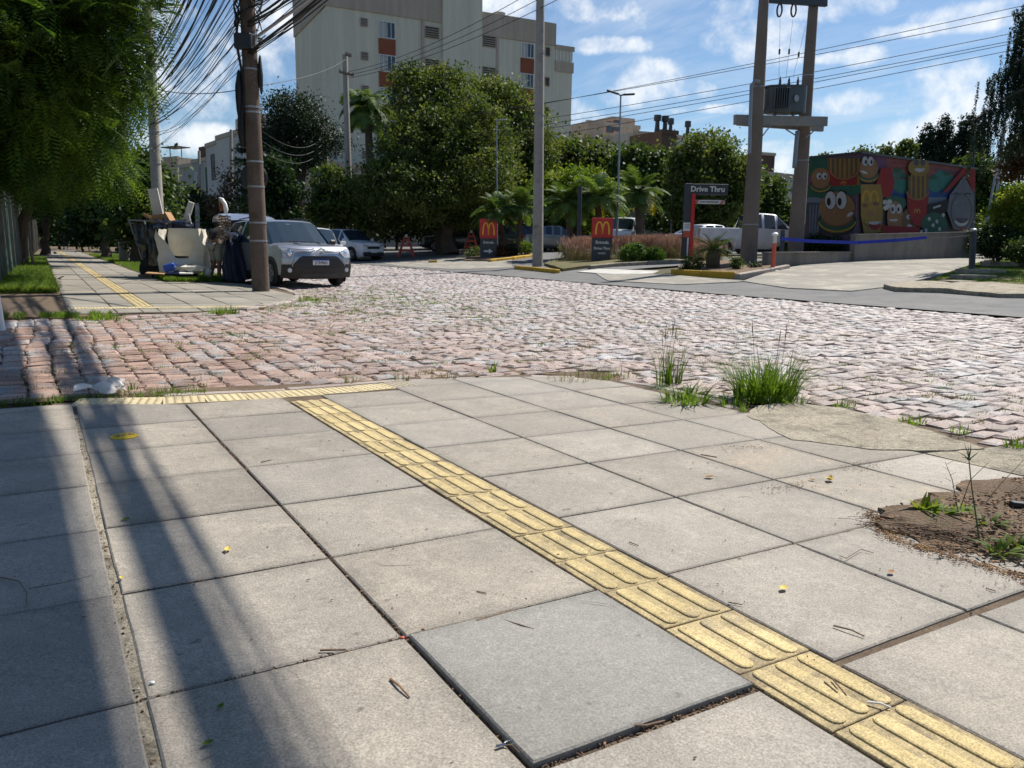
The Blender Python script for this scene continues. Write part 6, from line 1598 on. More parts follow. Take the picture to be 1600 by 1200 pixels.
poly_sheet('broken_pavement', [gp(1380, 452), gp(1440, 446), gp(1500, 447), gp(1560, 450), gp(1640, 456), gp(1640, 468), gp(1560, 466), gp(1470, 459), gp(1400, 457)], .10, M['apron'], .16, dens=.3, edge=.03)
for px, py, w_, zz, lab in ((1496, 446, .60, .10, 'lowest pale concrete step in the grass at right'), (1520, 439, .80, .13, 'second pale concrete step in the grass at right'), (1531, 430.5, 1.0, .15, 'third concrete step in the grass, behind the dark post'), (1566, 419, 1.05, .18, 'topmost pale concrete step in the grass at right')):
    g = G(px, py); g.z += zz; mb = MB(); mb.box((0, 0, -.15), (w_, .45, .30), rotf() @ Matrix.Rotation(.12, 3, 'Z'), bev=.012)
    tag(mb.build('step', M['apron'], None, loc=g), lab, 'step', 'concrete steps in the grass')
def kerb(pts, label, mat, hh=.13, w=.16, name='kerb', seg=1.0):
    P_ = [Vector(G(*p)) for p in pts]; e = empty(name, P_[0], label, 'kerb')
    for i in range(len(P_) - 1):
        L_ = (P_[i + 1] - P_[i]).length; n_ = max(1, int(L_ / seg))
        for j in range(n_):
            a = P_[i].lerp(P_[i + 1], j / n_) - P_[0]; b = P_[i].lerp(P_[i + 1], (j + 1) / n_) - P_[0]; d = b - a; L2_ = d.length
            mb = MB(); mb.box((a + b) / 2 + Vector((0, 0, hh / 2 - .02 + rnd.uniform(-.006, .006))), (L2_ - .012, w, hh + .04), d.to_track_quat('X', 'Z').to_matrix(), bev=.02); mb.build('kerbstone', M[mat], e)
kerb([(806, 421), (840, 424), (872, 427.5)], 'yellow painted kerb in front of the tall grey pole', 'yellow_paint')
kerb([(764, 410), (800, 406), (831, 402)], 'yellow painted kerb of the planter left of the tall grey pole', 'yellow_paint')
kerb([(1050, 430), (1150, 435.5)], 'yellow painted kerb in front of the cycad', 'yellow_paint', .17)
kerb([(1151, 436), (1200, 427), (1230, 421)], 'grey kerb running from the yellow kerb to the retaining wall', 'kerb')
kerb([(670, 411), (684, 410.5)], 'short piece of yellow kerb left alone on the asphalt', 'yellow_paint', .10)
kerb([(920, 421), (960, 417), (1010, 414.5), (1076, 411)], 'pale kerb of the planter with the clipped shrubs', 'apron', .14)
poly_sheet('planter_soil', [gp(1054, 428), gp(1150, 434), gp(1195, 426), gp(1215, 418), gp(1150, 410), gp(1085, 413), gp(1060, 421)], .10, M['soil'], .12, dens=.5, edge=.03)
poly_sheet('planter_soil', [gp(880, 425), gp(922, 419), gp(1070, 410), gp(1070, 403), gp(890, 403), gp(850, 415)], .10, M['lawn'], .14, dens=.8, edge=.03)
poly_sheet('planter_soil', [gp(725, 409), gp(765, 409), gp(830, 402), gp(830, 396), gp(740, 397)], .08, M['soil'], .12, dens=.8, edge=.03)
# wooden railing
for k, (x0, x1) in enumerate(((868, 892),)):
    a = gat(x0, 45); b = gat(x1, 45); e = empty('railing', a, 'low reddish wooden railing behind the palms', 'railing'); d = b - a
    for t in np.linspace(0, 1, 9): mb = MB(); mb.box(d * t + Vector((0, 0, .6)), (.06, .06, 1.2)); mb.build('baluster', M['wood_red'] if 'wood_red' in M else M['brick_panel'], e)
    for z in (.25, 1.15): mb = MB(); beam(mb, Vector((0, 0, z)), d + Vector((0, 0, z)), .06, .09); mb.build('rail', M['brick_panel'], e)
# ------------------------------------------------------------------ lettering
def text_mesh(s, size, mat, ext=.004, bold=.0, align='CENTER'):
    cu = bpy.data.curves.new('t', 'FONT'); cu.body = s; cu.size = size; cu.extrude = ext; cu.offset = bold; cu.align_x = align; cu.align_y = 'CENTER'; cu.resolution_u = 2
    ob = bpy.data.objects.new('t', cu); COL.objects.link(ob); bpy.context.view_layer.update()
    dg = bpy.context.evaluated_depsgraph_get(); me = bpy.data.meshes.new_from_object(ob.evaluated_get(dg)); bpy.data.objects.remove(ob); bpy.data.curves.remove(cu)
    me.materials.clear(); me.materials.append(M[mat]); return me
def put_text(s, size, mat, parent, loc, bold=.0, name='lettering', align='CENTER', ext=.004, rz=0):
    o = link(name, text_mesh(s, size, mat, ext, bold, align), parent, loc); o.rotation_euler = (PI / 2, 0, rz); return o
def arches(mb, cx, cz, w, hh, y, t):
    """two tall golden arches joined in the middle, as flat extruded bands (local x right, z up, facing -y)"""
    for s in (-1, 1):
        c = cx + s * w / 4; n = 16; o_, i_ = [], []
        for k in range(n + 1):
            a = PI * k / n; ca, sa = math.cos(a), math.sin(a) ** .75 if math.sin(a) > 0 else 0
            th = t * (1.0 if True else 0)
            o_.append((c + ca * (w / 4 + th * .5), cz - hh / 2 + sa * hh)); i_.append((c + ca * (w / 4 - th * .5), cz - hh / 2 + sa * (hh - th * .9)))
        for k in range(n):
            q4 = [o_[k], o_[k + 1], i_[k + 1], i_[k]]; mb.add([(p[0], y, p[1]) for p in q4] + [(p[0], y - .012, p[1]) for p in q4], [(0, 1, 2, 3), (7, 6, 5, 4), (0, 4, 5, 1), (1, 5, 6, 2), (2, 6, 7, 3), (3, 7, 4, 0)])
def totem(px, d, py_base, w, hh, label, lines, arrow=False):
    g = gat(px, d); e = empty('totem_sign', g, label, 'sign', None, FACE)
    top = D(px, py_base, d).z - g.z; hr = hh * .44; z0 = top
    mb = MB(); mb.box((0, .08, z0 + (hh - hr) / 2 - .1), (w, .16, hh - hr + .2), bev=.01); mb.build('body', M['slate'], e)
    mb = MB(); mb.box((0, .07, z0 + hh - hr / 2 + .001), (w * 1.04, .20, hr), bev=.01); mb.build('red_panel', M['red'], e)
    mb = MB(); arches(mb, 0, z0 + hh - hr * .5, w * .66, hr * .66, -.034, w * .085); mb.build('arches_emblem', M['arch_yellow'], e)
    for (s, size, z) in lines: put_text(s, size, 'sign_white', e, (0, -.006, z0 + z), bold=.003)
    if arrow:
        mb = MB(); mb.cur = 0; mb.prism([(-.2, -.04), (.02, -.04), (.02, -.11), (.2, 0), (.02, .11), (.02, .04), (-.2, .04)], -.012, -.002, 'y')
        mb.v = [(v[0], v[1], v[2] + z0 + hh * .27) for v in mb.v]; mb.build('arrow', M['sign_white'], e)
    return e
totem(763, 35.5, 411, .76, 1.96, 'left red and dark totem sign with golden arches and a white arrow', [('Entrada', .15, .92)], True)
totem(940, 29.4, 411, .75, 1.66, 'right red and dark totem sign with golden arches and Entrada Drive Thru lettering', [('Entrada', .16, .76), ('Drive Thru', .135, .54)])
o = [x for x in bpy.data.objects if x.name.startswith('totem_sign')][-1]
mb = MB()
for k in range(6): mb.box((-.12 + k * .048, -.006, .54 - .18 + .0), (.026, .008, .055))
zz = D(940, 411, 29.4).z - gat(940, 29.4).z; mb.v = [(v[0], v[1], v[2] + zz) for v in mb.v]; mb.build('small_print', M['sign_white'], o)
def drive_thru():
    g = gat(1076, 28.6); e = empty('drive_through_sign', g, 'tall dark and red gantry sign lettered Drive Thru over the lane', 'sign', None, FACE)
    k = 28.6 / FPX; zb = D(1076, 408, 28.6).z - g.z; zt = D(1076, 288, 28.6).z - g.z
    mb = MB(); mb.box((-.13, .1, zt / 2), (.24, .20, zt), bev=.01); mb.build('post', M['slate'], e)
    mb = MB(); mb.box((.06, .06, (zt - .35) / 2), (.135, .22, zt - .35), bev=.008); mb.build('red_strip', M['red'], e)
    mb = MB(); mb.box((.645, .1, zt - .20), (1.31, .19, .38), bev=.01); mb.build('header', M['slate'], e)
    put_text('Drive Thru', .27, 'sign_white', e, (.56, -.002, zt - .20), bold=.006)
    mb = MB(); mb.box((.66, .06, zt - .64), (1.10, .05, .14), bev=.006); mb.build('height_bar', M['sign_white'], e)
    mb = MB()
    for x in (.16, .22, 1.08, 1.15): mb.box((x, .03, zt - .64), (.035, .012, .16), Matrix.Rotation(.6, 3, 'Y'))
    mb.build('red_stripe', M['red'], e)
    mb = MB()
    for q_ in range(14): mb.box((.34 + q_ * .048, .032, zt - .64), (.030, .008, .05))
    mb.build('dark_print', M['ink'], e)
    for x in (.2, 1.1): mb = MB(); mb.tube([(x, .06, zt - .58), (x, .06, zt - .39)], .008, 4); mb.build('hanger', M['darkmetal'], e)
    zp = D(1071, 358, 28.6).z - g.z
    mb = MB(); mb.box((-.12, -.02, zp + .08), (.27, .03, .30), bev=.004); mb.build('notice_panel', M['sign_white'], e)
    mb = MB(); mb.box((-.12, -.02, zp - .19), (.26, .03, .22), bev=.004); mb.build('red_notice', M['orange_red'], e)
    mb = MB()
    for r_ in range(3): mb.box((-.12, -.038, zp + .16 - r_ * .06), (.17, .004, .025))
    mb.build('dark_print', M['greymetal'], e)
    mb = MB(); mb.box((-.06, -.012, (zp - .3) / 2), (.05, .02, zp - .3)); mb.build('white_edge', M['sign_white'], e)
drive_thru()
def barrier(px, py, hh, label):
    g = G(px, py); e = empty('folding_barrier', g, label, 'barrier', 'red folding A-frame barriers', FACE)
    w = hh * .30
    for s in (-1, 1):
        for y in (-.18, .18):
            mb = MB(); mb.box((s * w * .75, y, hh * .47), (.07, .03, hh), Matrix.Rotation(-s * .30, 3, 'Y') @ Matrix.Rotation(y * 1.0, 3, 'X')); mb.build('leg', M['orange_red'], e)
    for z in (.30, .55, .78):
        mb = MB(); mb.box((0, -.16 + z * .12, hh * z), (w * (2.3 - 2.0 * z), .025, .10)); mb.build('crossbar', M['orange_red'], e)
    mb = MB(); mb.box((0, 0, hh * .98), (.12, .16, .16), bev=.02); mb.build('cap', M['sign_white'], e)
barrier(635, 402, 1.10, 'left red folding barrier standing alone on the asphalt')
barrier(736, 396, 1.20, 'right red folding barrier beside the left totem sign')
def delineator():
    g = G(1207, 425); e = empty('delineator', g, 'faded red plastic delineator post with pale cap in front of the grey wall', 'bollard')
    mb = MB(); mb.lathe([(0, 0), (.24, 0), (.24, .03), (.09, .07), (0, .07)], 16); mb.build('base', M['black'], e)
    mb = MB(); mb.lathe([(.065, .06), (.06, .4), (.055, .80), (.0, .80)], 12); mb.build('tube', M['orange_red'], e)
    mb = MB(); mb.lathe([(.056, .80), (.056, 1.0), (0, 1.0)], 12); mb.build('reflective_band', M['board_white'], e)
    mb = MB(); mb.lathe([(.05, 1.0), (.09, 1.01), (.09, 1.06), (.03, 1.10), (0, 1.1)], 12); mb.build('cap', M['sign_white'], e)
delineator()
g = gat(1222, 24.5); e = pole('post', g, D(1223, 360, 24.5), .09, .09, 'slate', 'dark square-looking post between the left transformer pole and the delineator', 'post', n=4)
a, b, c_ = D(1220, 373, 24), D(1340, 379, 25), D(1448, 371, 24.6); o_ = b
mb = MB(); pts = [a - o_, D(1270, 377, 24.4) - o_, b - o_, D(1400, 375.5, 25) - o_, c_ - o_]
for i in range(4):
    p, q_ = pts[i], pts[i + 1]; dd = (q_ - p).normalized(); mb.add([p + Vector((0, 0, .05)), q_ + Vector((0, 0, .05)), q_ - Vector((0, 0, .05)), p - Vector((0, 0, .05))] + [x + FWD * .02 for x in (p + Vector((0, 0, .05)), q_ + Vector((0, 0, .05)), q_ - Vector((0, 0, .05)), p - Vector((0, 0, .05)))], [(0, 1, 2, 3), (7, 6, 5, 4), (0, 4, 5, 1), (3, 2, 6, 7)])
tag(mb.build('band', M['blue_strap'], None, loc=o_), 'blue band stretched in front of the mural base', 'band')
cable(c_, D(1519, 366, 20.3), .05, .010, 'thin pale rope from the blue band to the dark capped post', name='rope')

# ------------------------------------------------------------------ cars
def car(px, py, yaw, paint, label, L_=4.1, W=1.72, H=1.55, kind='hatch', group=None, loc=None, detail=1, open_tail=False, clear=.19, wheel_r=.32, plate=None, emblem=False):
    """local: front at y=0 facing -y, length along +y"""
    g = loc if loc is not None else G(px, py); e = empty('parked_car', g, label, 'car' if kind != 'pickup' else 'pickup truck', group, yaw)
    hw = W / 2; bz = clear
    hood = H * .63 if kind != 'sedan' else H * .64
    cowl, roof0, roof1 = L_ * .255, L_ * .42, (L_ * .86 if kind == 'hatch' else L_ * .70)
    if kind == 'suv': cowl, roof0, roof1 = L_ * .25, L_ * .40, L_ * .93
    if kind == 'pickup': cowl, roof0, roof1 = L_ * .24, L_ * .36, L_ * .60
    if kind == 'sedan': roof1 = L_ * .70
    tail = L_ * .985 if kind in ('hatch', 'suv') else (L_ * .86 if kind == 'sedan' else L_ * .63)
    belt = H * .62
    # stations: y, top z, half width at belt, roof half width, belt z, floor z, key
    S = [(0.00, .50 * H, hw * .72, hw * .66, .44 * H, bz + .08, 'f'), (.05, .565 * H, hw * .86, hw * .74, .52 * H, bz + .03, 'f'), (.16, hood * .93, hw * .945, hw * .78, hood * .87, bz, 'h'), (.45, hood * .975, hw * .985, hw * .80, hood * .91, bz, 'h'),
         (cowl * .72, hood * 1.01, hw, hw * .82, hood * .94, bz, 'h'), (cowl, hood * 1.035, hw, hw * .84, belt, bz, 'w'), (roof0, H * .965, hw, hw * .735, belt * 1.02, bz, 'p'), (roof0 + .10, H * .985, hw, hw * .735, belt * 1.02, bz, 's'),
         ((roof0 + roof1) / 2 - .05, H, hw, hw * .74, belt * 1.035, bz, 'p'), ((roof0 + roof1) / 2 + .05, H, hw, hw * .74, belt * 1.035, bz, 's'), (roof1 - .12, H * .975, hw, hw * .72, belt * 1.06, bz, 'p'), (roof1, H * .955, hw * .99, hw * .70, belt * 1.07, bz, 'r')]
    if kind in ('hatch', 'suv'): S += [(tail, belt * 1.12, hw * .95, hw * .78, belt * 1.05, bz, 'b'), (L_, belt * .90, hw * .88, hw * .70, belt * .80, bz + .06, 'b')]
    elif kind == 'sedan': S += [(tail, belt * 1.10, hw * .98, hw * .80, belt * 1.02, bz, 'b'), (L_ * .96, belt * 1.06, hw * .93, hw * .74, belt * .98, bz, 'b'), (L_, belt * .84, hw * .84, hw * .66, belt * .76, bz + .06, 'b')]
    else: S += [(tail, belt * 1.06, hw * .99, hw * .90, belt * 1.03, bz, 'b'), (L_ * .99, belt * 1.06, hw * .97, hw * .90, belt * 1.03, bz, 'b'), (L_, belt * .95, hw * .95, hw * .88, belt * .9, bz + .06, 'b')]
    if detail == 2: S[0] = (.16,) + S[0][1:]; S[1] = (.20,) + S[1][1:]; S[2] = (.28,) + S[2][1:]
    rows = []
    for (y, zt, wb, wr, zb, zf, key) in S:
        half = [(0, zt), (wr * .55, zt - .006), (wr * .93, zt - .03), (wr, zt - .055 if key not in 'hf' else zt - .05), (wb * .985, zb), (wb, zb - .10), (wb * 1.005, (zb + zf) * .5), (wb * .985, zf + .10), (wb * .90, zf)]
        rows.append([(-x, y, z) for x, z in half[::-1][:-1]] + [(x, y, z) for x, z in half])
    nr = len(rows[0]); body, glass = MB(), MB()
    vs = [p for r_ in rows for p in r_]; body.v = list(vs); 
    def band(j): return min(j, nr - 2 - j)      # 0 at the sill .. 7 at the middle
    for i in range(len(rows) - 1):
        k0 = S[i][6]
        for j in range(nr - 1):
            b_ = band(j); f = (i * nr + j, i * nr + j + 1, (i + 1) * nr + j + 1, (i + 1) * nr + j)
            gl = (k0 == 'w' and b_ >= 5) or (k0 == 's' and b_ == 4) or (k0 == 'w' and b_ == 4 and False) or (k0 == 'r' and b_ >= 5 and kind != 'x')
            if k0 == 'w' and b_ == 4: gl = False
            if gl: glass.add([vs[q_] for q_ in f], [(0, 1, 2, 3)])
            else: body.f.append(f); body.mi.append(0)
    body.f.append(tuple(range(nr))[::-1]); body.mi.append(0); body.f.append(tuple((len(rows) - 1) * nr + q_ for q_ in range(nr))); body.mi.append(0)
    body.build('body', M[paint], e, True)
    # front side quarter window set on the pillar triangle
    for s in (-1, 1):
        a_, b_, c_ = Vector((s * (hw * .985), cowl + .14, belt * 1.0)), Vector((s * hw * .985, roof0 + .02, belt * 1.02)), Vector((s * (hw * .76), roof0 - .02, H * .925))
        off = Vector((s * .006, 0, .003)); glass.add([a_ + off, b_ + off, c_ + off], [(0, 1, 2)])
    glass.build('window_glass', M['carglass'], e, True)
    wy = (L_ * .185, L_ * .80)
    for y in wy:
        for s in (-1, 1):
            mb = MB(); mb.lathe([(wheel_r * 1.0, -.004), (wheel_r * 1.17, 0), (wheel_r * 1.17, .014), (wheel_r * .9, .014)], 20, (0, 0, 0), 'x'); 
            mb.v = [((hw * .998 + v[0]) * s, v[1] + y, max(v[2] + wheel_r, .10)) for v in mb.v]; mb.build('wheel_arch', M['black'], e, True)
            mb = MB(); mb.lathe([(wheel_r * .6, -.2), (wheel_r * .94, -.2), (wheel_r, -.16), (wheel_r, -.04), (wheel_r * .94, 0.0), (wheel_r * .62, .0), (wheel_r * .60, -.03), (0, -.03)], 22, (0, 0, 0), 'x')
            mb.v = [((hw * .998 + .022 + v[0]) * s, v[1] + y, v[2] + wheel_r) for v in mb.v]; w_ = mb.build('tyre', M['rubber'], e, True)
            mb = MB(); mb.lathe([(0, -.012), (.05, -.008), (.06, -.02)], 10, (0, 0, 0), 'x')
            for k in range(7):
                a = 2 * PI * k / 7; mb.box((-.012, math.cos(a) * wheel_r * .32, math.sin(a) * wheel_r * .32), (.018, .055, wheel_r * .58), Matrix.Rotation(-a + PI / 2, 3, 'X'))
            mb.lathe([(wheel_r * .60, -.02), (wheel_r * .62, -.002), (wheel_r * .55, -.004), (wheel_r * .55, -.02)], 20, (0, 0, 0), 'x')
            mb.v = [((hw * .998 + .020 + v[0]) * s, v[1] + y, v[2] + wheel_r) for v in mb.v]; mb.build('rim', M['greymetal'], w_)
    # sill, bumpers
    for s in (-1, 1):
        mb = MB(); mb.box((s * (hw * .985), L_ * .49, bz + .06), (.05, L_ * .42, .13), bev=.02); mb.build('sill', M['black'], e)
        mb = MB(); mb.box((s * (hw + .07), cowl + .16, belt + .06), (.17, .09, .13), bev=.035); mb.build('mirror', M['black' if detail > 1 else paint], e)
        mb = MB(); mb.box((s * hw * .60, .028, H * .475), (hw * .40, .09, .11), Matrix.Rotation(s * .30, 3, 'Z') @ Matrix.Rotation(-s * .12, 3, 'Y'), bev=.03) if detail == 1 else None
        if detail == 1: mb.build('headlight', M['lamp_glass'], e)
        for yy in ((roof0 + roof1) / 2 - .02,): 
            mb = MB(); mb.box((s * (hw * 1.0 + .006), yy + .08, belt * .84), (.02, .14, .025), bev=.006); mb.build('door_handle', M[paint], e)
    if detail == 1:
        mb = MB(); mb.box((0, -.005, H * .42), (hw * .95, .06, .12), bev=.02); mb.build('grille', M['black'], e)
        mb = MB(); mb.box((0, -.0, bz + .13), (hw * 1.55, .09, .20), bev=.03); mb.build('lower_bumper', M['black'], e)
        mb = MB(); mb.box((0, -.04, H * .30), (.40, .02, .12)); mb.build('number_plate', M['plate_white'], e)
    mb = MB(); mb.box((0, L_ - .02, bz + .14), (hw * 1.6, .09, .22), bev=.03); mb.build('rear_bumper', M['black'], e)
    for s in (-1, 1): mb = MB(); mb.box((s * hw * .76, L_ - .05, belt * .88), (.18, .12, .22), bev=.03); mb.build('tail_light', M['red'], e)
    return e
# the silver car, front towards the camera
fg = Vector((5.62, 18.25, h(5.6, 19)))
sc_ = car(0, 0, math.radians(9), 'silver', 'silver compact crossover with raised tailgate parked beside the brown pole', 3.98, 1.75, 1.60, 'suv', loc=fg, detail=2, wheel_r=.33, clear=.22)
def silver_front(e):
    hw = .875
    # black lower bumper with rounded corners, lamps, upper grille
    def FY(x, z): return float(np.interp(z, [.2, .30, .46, .60, .72, .84, .93, 1.0], [.03, .0, -.05, -.06, -.05, .0, .08, .22])) + .16 * (abs(x) / .87) ** 2.6
    def patch(name, mat, x0, x1, fb, ft, off, nx=16, nz=4, parent=e, flat_=False):
        mb = MB(); vs = []
        for j in range(nz + 1):
            for i in range(nx + 1):
                x = x0 + (x1 - x0) * i / nx; z = fb(x) + (ft(x) - fb(x)) * j / nz; vs.append((x, (FY(0, z) if flat_ else FY(x, z)) - off, z))
        n = len(vs); vs += [(v[0], v[1] + off + .03, v[2]) for v in vs]; W_n = nx + 1
        fs = [(j * W_n + i, j * W_n + i + 1, (j + 1) * W_n + i + 1, (j + 1) * W_n + i) for j in range(nz) for i in range(nx)]
        rim = [i for i in range(W_n)] + [j * W_n + nx for j in range(1, nz + 1)] + [nz * W_n + i for i in range(nx - 1, -1, -1)] + [j * W_n for j in range(nz - 1, 0, -1)]
        fs += [(rim[k], n + rim[k], n + rim[(k + 1) % len(rim)], rim[(k + 1) % len(rim)]) for k in range(len(rim))]
        mb.add(vs, fs); return mb.build(name, M[mat], parent, True)
    patch('front_fascia', 'silver', -.865, .865, lambda x: .30, lambda x: .985 - .03 * (abs(x) / .86) ** 3, -.02, 28, 16)
    for s in (-1, 1):
        mb = MB(); zz = [.30, .45, .60, .75, .90, .97]; a_ = [(s * .865, FY(.865, z), z) for z in zz]; b_ = [(s * .875, .62, z) for z in zz]; mb.add(a_ + b_, [(i, i + 1, 7 + i, 6 + i) for i in range(5)]); mb.build('wing_front', M['silver'], e, True)
    mb = MB(); n = 16; xs = [-.86 + 1.72 * i / n for i in range(n + 1)]; mb.add([(x, FY(x, .985), .985 - .03 * (abs(x) / .86) ** 3) for x in xs] + [(x * .97, .62, 1.02 - .04 * abs(x)) for x in xs], [(i, i + 1, n + 2 + i, n + 1 + i) for i in range(n)]); mb.build('bonnet_front', M['silver'], e, True)
    cl_ = lambda v, a, b: max(a, min(b, v))
    patch('lower_bumper', 'black', -.875, .875, lambda x: .20 + .03 * (abs(x) / .87) ** 2, lambda x: .37 + .17 * cl_((abs(x) - .50) / .12, 0, 1), .022, 30, 4)
    patch('grille', 'black', -.64, .64, lambda x: .34 + .08 * cl_((abs(x) - .5) / .14, 0, 1), lambda x: .735 - .20 * cl_((abs(x) - .44) / .2, 0, 1), .030, 24, 5)
    for z in (.45, .68): patch('grille_bar', 'darkmetal', -.50, .50, lambda x: z - .008, lambda x: z + .008, .042, 10, 1)
    patch('lower_intake', 'darkmetal', -.48, .48, lambda x: .25, lambda x: .33, .030, 12, 2)
    np_ = patch('number_plate', 'plate_white', -.20, .20, lambda x: .53, lambda x: .66, .05, 2, 1, flat_=True)
    patch('plate_blue_strip', 'plate_blue', -.20, .20, lambda x: .632, lambda x: .66, .053, 2, 1, np_, True)
    put_text('JCR9I65', .098, 'ink', np_, (0, FY(0, .58) - .056, .578), bold=.001, ext=.001)
    # chrome double lines rising to the chevrons in the middle
    for z, zz in ((.835, .0), (.875, 1)):
        for s in (-1, 1):
            mb = MB(); pts = [(x * s, FY(x, z) - .012, z + dz_) for x, dz_ in ((.11, .03), (.20, 0), (.45, .004), (.60, .018), (.72, .03))]; mb.tube(pts, [.013, .013, .011, .009, .006], 6); mb.build('chrome_line', M['chrome'], e)
    for k in (0, 1):
        mb = MB()
        for s in (-1, 1): mb.add([(0, -.125, .925 - k * .06), (s * .11, -.115, .865 - k * .06), (s * .11, -.115, .828 - k * .06), (0, -.125, .888 - k * .06), (0, -.105, .925 - k * .06), (s * .11, -.095, .865 - k * .06), (s * .11, -.095, .828 - k * .06), (0, -.105, .888 - k * .06)], [(0, 1, 2, 3), (4, 7, 6, 5), (0, 4, 5, 1), (1, 5, 6, 2), (2, 6, 7, 3)])
        mb.build('chevron', M['chrome'], e)
    for s in (-1, 1):
        hl = patch('headlight', 'lamp_glass', min(s * .56, s * .855), max(s * .56, s * .855), lambda x: .80 - .10 * cl_((abs(x) - .56) / .1, 0, 1), lambda x: .83 + .08 * cl_((abs(x) - .56) / .2, 0, 1), .016, 10, 3)
        mb = MB(); mb.lathe([(0, 0), (.05, 0), (.055, -.02), (0, -.03)], 14, (s * .70, FY(.70, .79) - .012, .785), 'y'); mb.build('lamp_reflector', M['chrome'], hl)
        mb = MB(); mb.lathe([(0, 0), (.052, 0), (.050, -.03), (0, -.035)], 16, (s * .72, FY(.72, .40) - .02, .41), 'y'); mb.build('fog_light', M['lamp_glass'], e)
        mb = MB(); mb.tube([(s * .66, FY(.66, .50) - .02, .50), (s * .655, FY(.655, .56) - .02, .56), (s * .60, FY(.6, .66) - .02, .66)], .012, 6); mb.build('bumper_trim', M['silver'], e)
        mb = MB(); mb.tube([(s * .60, 1.72, 1.60), (s * .61, 2.4, 1.645), (s * .59, 3.3, 1.60)], [.012, .018, .012], 6); mb.build('roof_rail', M['black'], e)
        mb = MB(); mb.tube([(s * .30, .70, 1.020), (s * .28, .5, 1.008), (s * .24, .30, .985)], [.014, .018, .008], 6); mb.build('bonnet_crease', M['silver'], e, True)
        mb = MB(); mb.tube([(s * .52, .98, 1.045), (s * .02 - .02, 1.0, 1.06)], .010, 5); mb.build('wiper', M['black'], e)
    mb = MB(); mb.box((-.08, 1.50, 1.475), (.10, .02, .02)); mb.build('mirror_sticker', M['sign_white'], e)
    mb = MB(); mb.tube([(0, 1.95, 1.60), (0, 2.02, 1.66), (0, 2.1, 1.78)], [.012, .006, .003], 5); mb.build('aerial', M['black'], e)
    # raised tailgate: hinged at the rear of the roof
    mb = MB(); n = 8; pts = []
    for j, (y, z) in enumerate(((3.72, 1.58), (4.15, 1.70), (4.6, 1.76), (4.95, 1.70), (5.08, 1.60))):
        for i in range(n + 1): x = -.66 + 1.32 * i / n; pts.append((x, y, z + .03 * (1 - (x / .66) ** 2)))
    fs = [(j * (n + 1) + i, j * (n + 1) + i + 1, (j + 1) * (n + 1) + i + 1, (j + 1) * (n + 1) + i) for j in range(4) for i in range(n)]
    mb.add(pts, fs); mb.add([(p[0], p[1], p[2] - .05) for p in pts], [f[::-1] for f in fs]); 
    for i0, i1 in ((0, 0), (n, n)): mb.add([pts[j * (n + 1) + i0] for j in range(5)] + [(pts[j * (n + 1) + i0][0], pts[j * (n + 1) + i0][1], pts[j * (n + 1) + i0][2] - .05) for j in range(5)], [(j, j + 1, 5 + j + 1, 5 + j) for j in range(4)])
    mb.add([pts[4 * (n + 1) + i] for i in range(n + 1)] + [(pts[4 * (n + 1) + i][0], pts[4 * (n + 1) + i][1], pts[4 * (n + 1) + i][2] - .05) for i in range(n + 1)], [(i, i + 1, n + 2 + i, n + 1 + i) for i in range(n)])
    mb.build('tailgate', M['silver'], e, True)
    for s in (-1, 1): mb = MB(); mb.tube([(s * .62, 3.85, 1.25), (s * .60, 4.3, 1.66)], .012, 6); mb.build('gas_strut', M['darkmetal'], e)
silver_front(sc_)
yc = math.radians(-5)
car(0, 0, math.radians(-6), 'whitecar', 'white car parked right behind the silver crossover', 4.1, 1.72, 1.52, 'hatch', loc=Vector((7.9, 25.2, h(7.9, 25))))
car(0, 0, math.radians(22), 'whitecar', 'white hatchback standing on the asphalt between the silver car and the red barrier', 3.6, 1.68, 1.52, 'hatch', loc=Vector(G(584, 408)) + Vector((0, 0, .0)), clear=.2)
def car_at(px, d, heading_right, paint, label, L_, H, kind='hatch', W=1.72, frac=.5, dyaw=0, group=None):
    """side-on car whose middle stands under picture column px; front towards the picture's right or left"""
    g = gat(px, d); yaw = FACE + (PI / 2 if heading_right else -PI / 2) + dyaw
    back = Vector((-math.sin(yaw), math.cos(yaw), 0))
    return car(0, 0, yaw, paint, label, L_, W, H, kind, loc=g - back * L_ * .5, group=group)
car_at(712, 47, False, 'darkcar', 'dark green-grey hatchback in the shade left of the left totem sign', 3.9, 1.50, dyaw=.05)
car_at(808, 45, True, 'blackcar', 'black car in the shade behind the two leaning palms', 4.2, 1.50, 'hatch')
car_at(868, 44, True, 'greycar', 'silver-grey car nose showing right of the tall grey pole', 3.7, 1.45, 'sedan')
car_at(840, 47, True, 'blackcar', 'second black car half hidden by the tall grey pole', 3.8, 1.5, 'suv')
car_at(972, 42, False, 'whitecar', 'white van-like car behind the fountain grass, right of the right totem sign', 3.6, 1.85, 'suv', dyaw=1.2)
car_at(1106, 38, True, 'whitecar', 'white sedan behind the fountain grass next to the drive through sign', 4.3, 1.42, 'sedan', dyaw=.45)
car_at(1176, 33.5, True, 'whitecar', 'white pickup truck behind the left transformer pole', 5.0, 1.80, 'pickup', 1.8)
car_at(1262, 46, True, 'whitecar', 'white car roof just visible beyond the pickup, between the poles', 4.2, 1.45, 'sedan')
car_at(1540, 38, False, 'whitecar', 'white car partly hidden behind the right end of the mural wall', 4.2, 1.5, 'sedan')
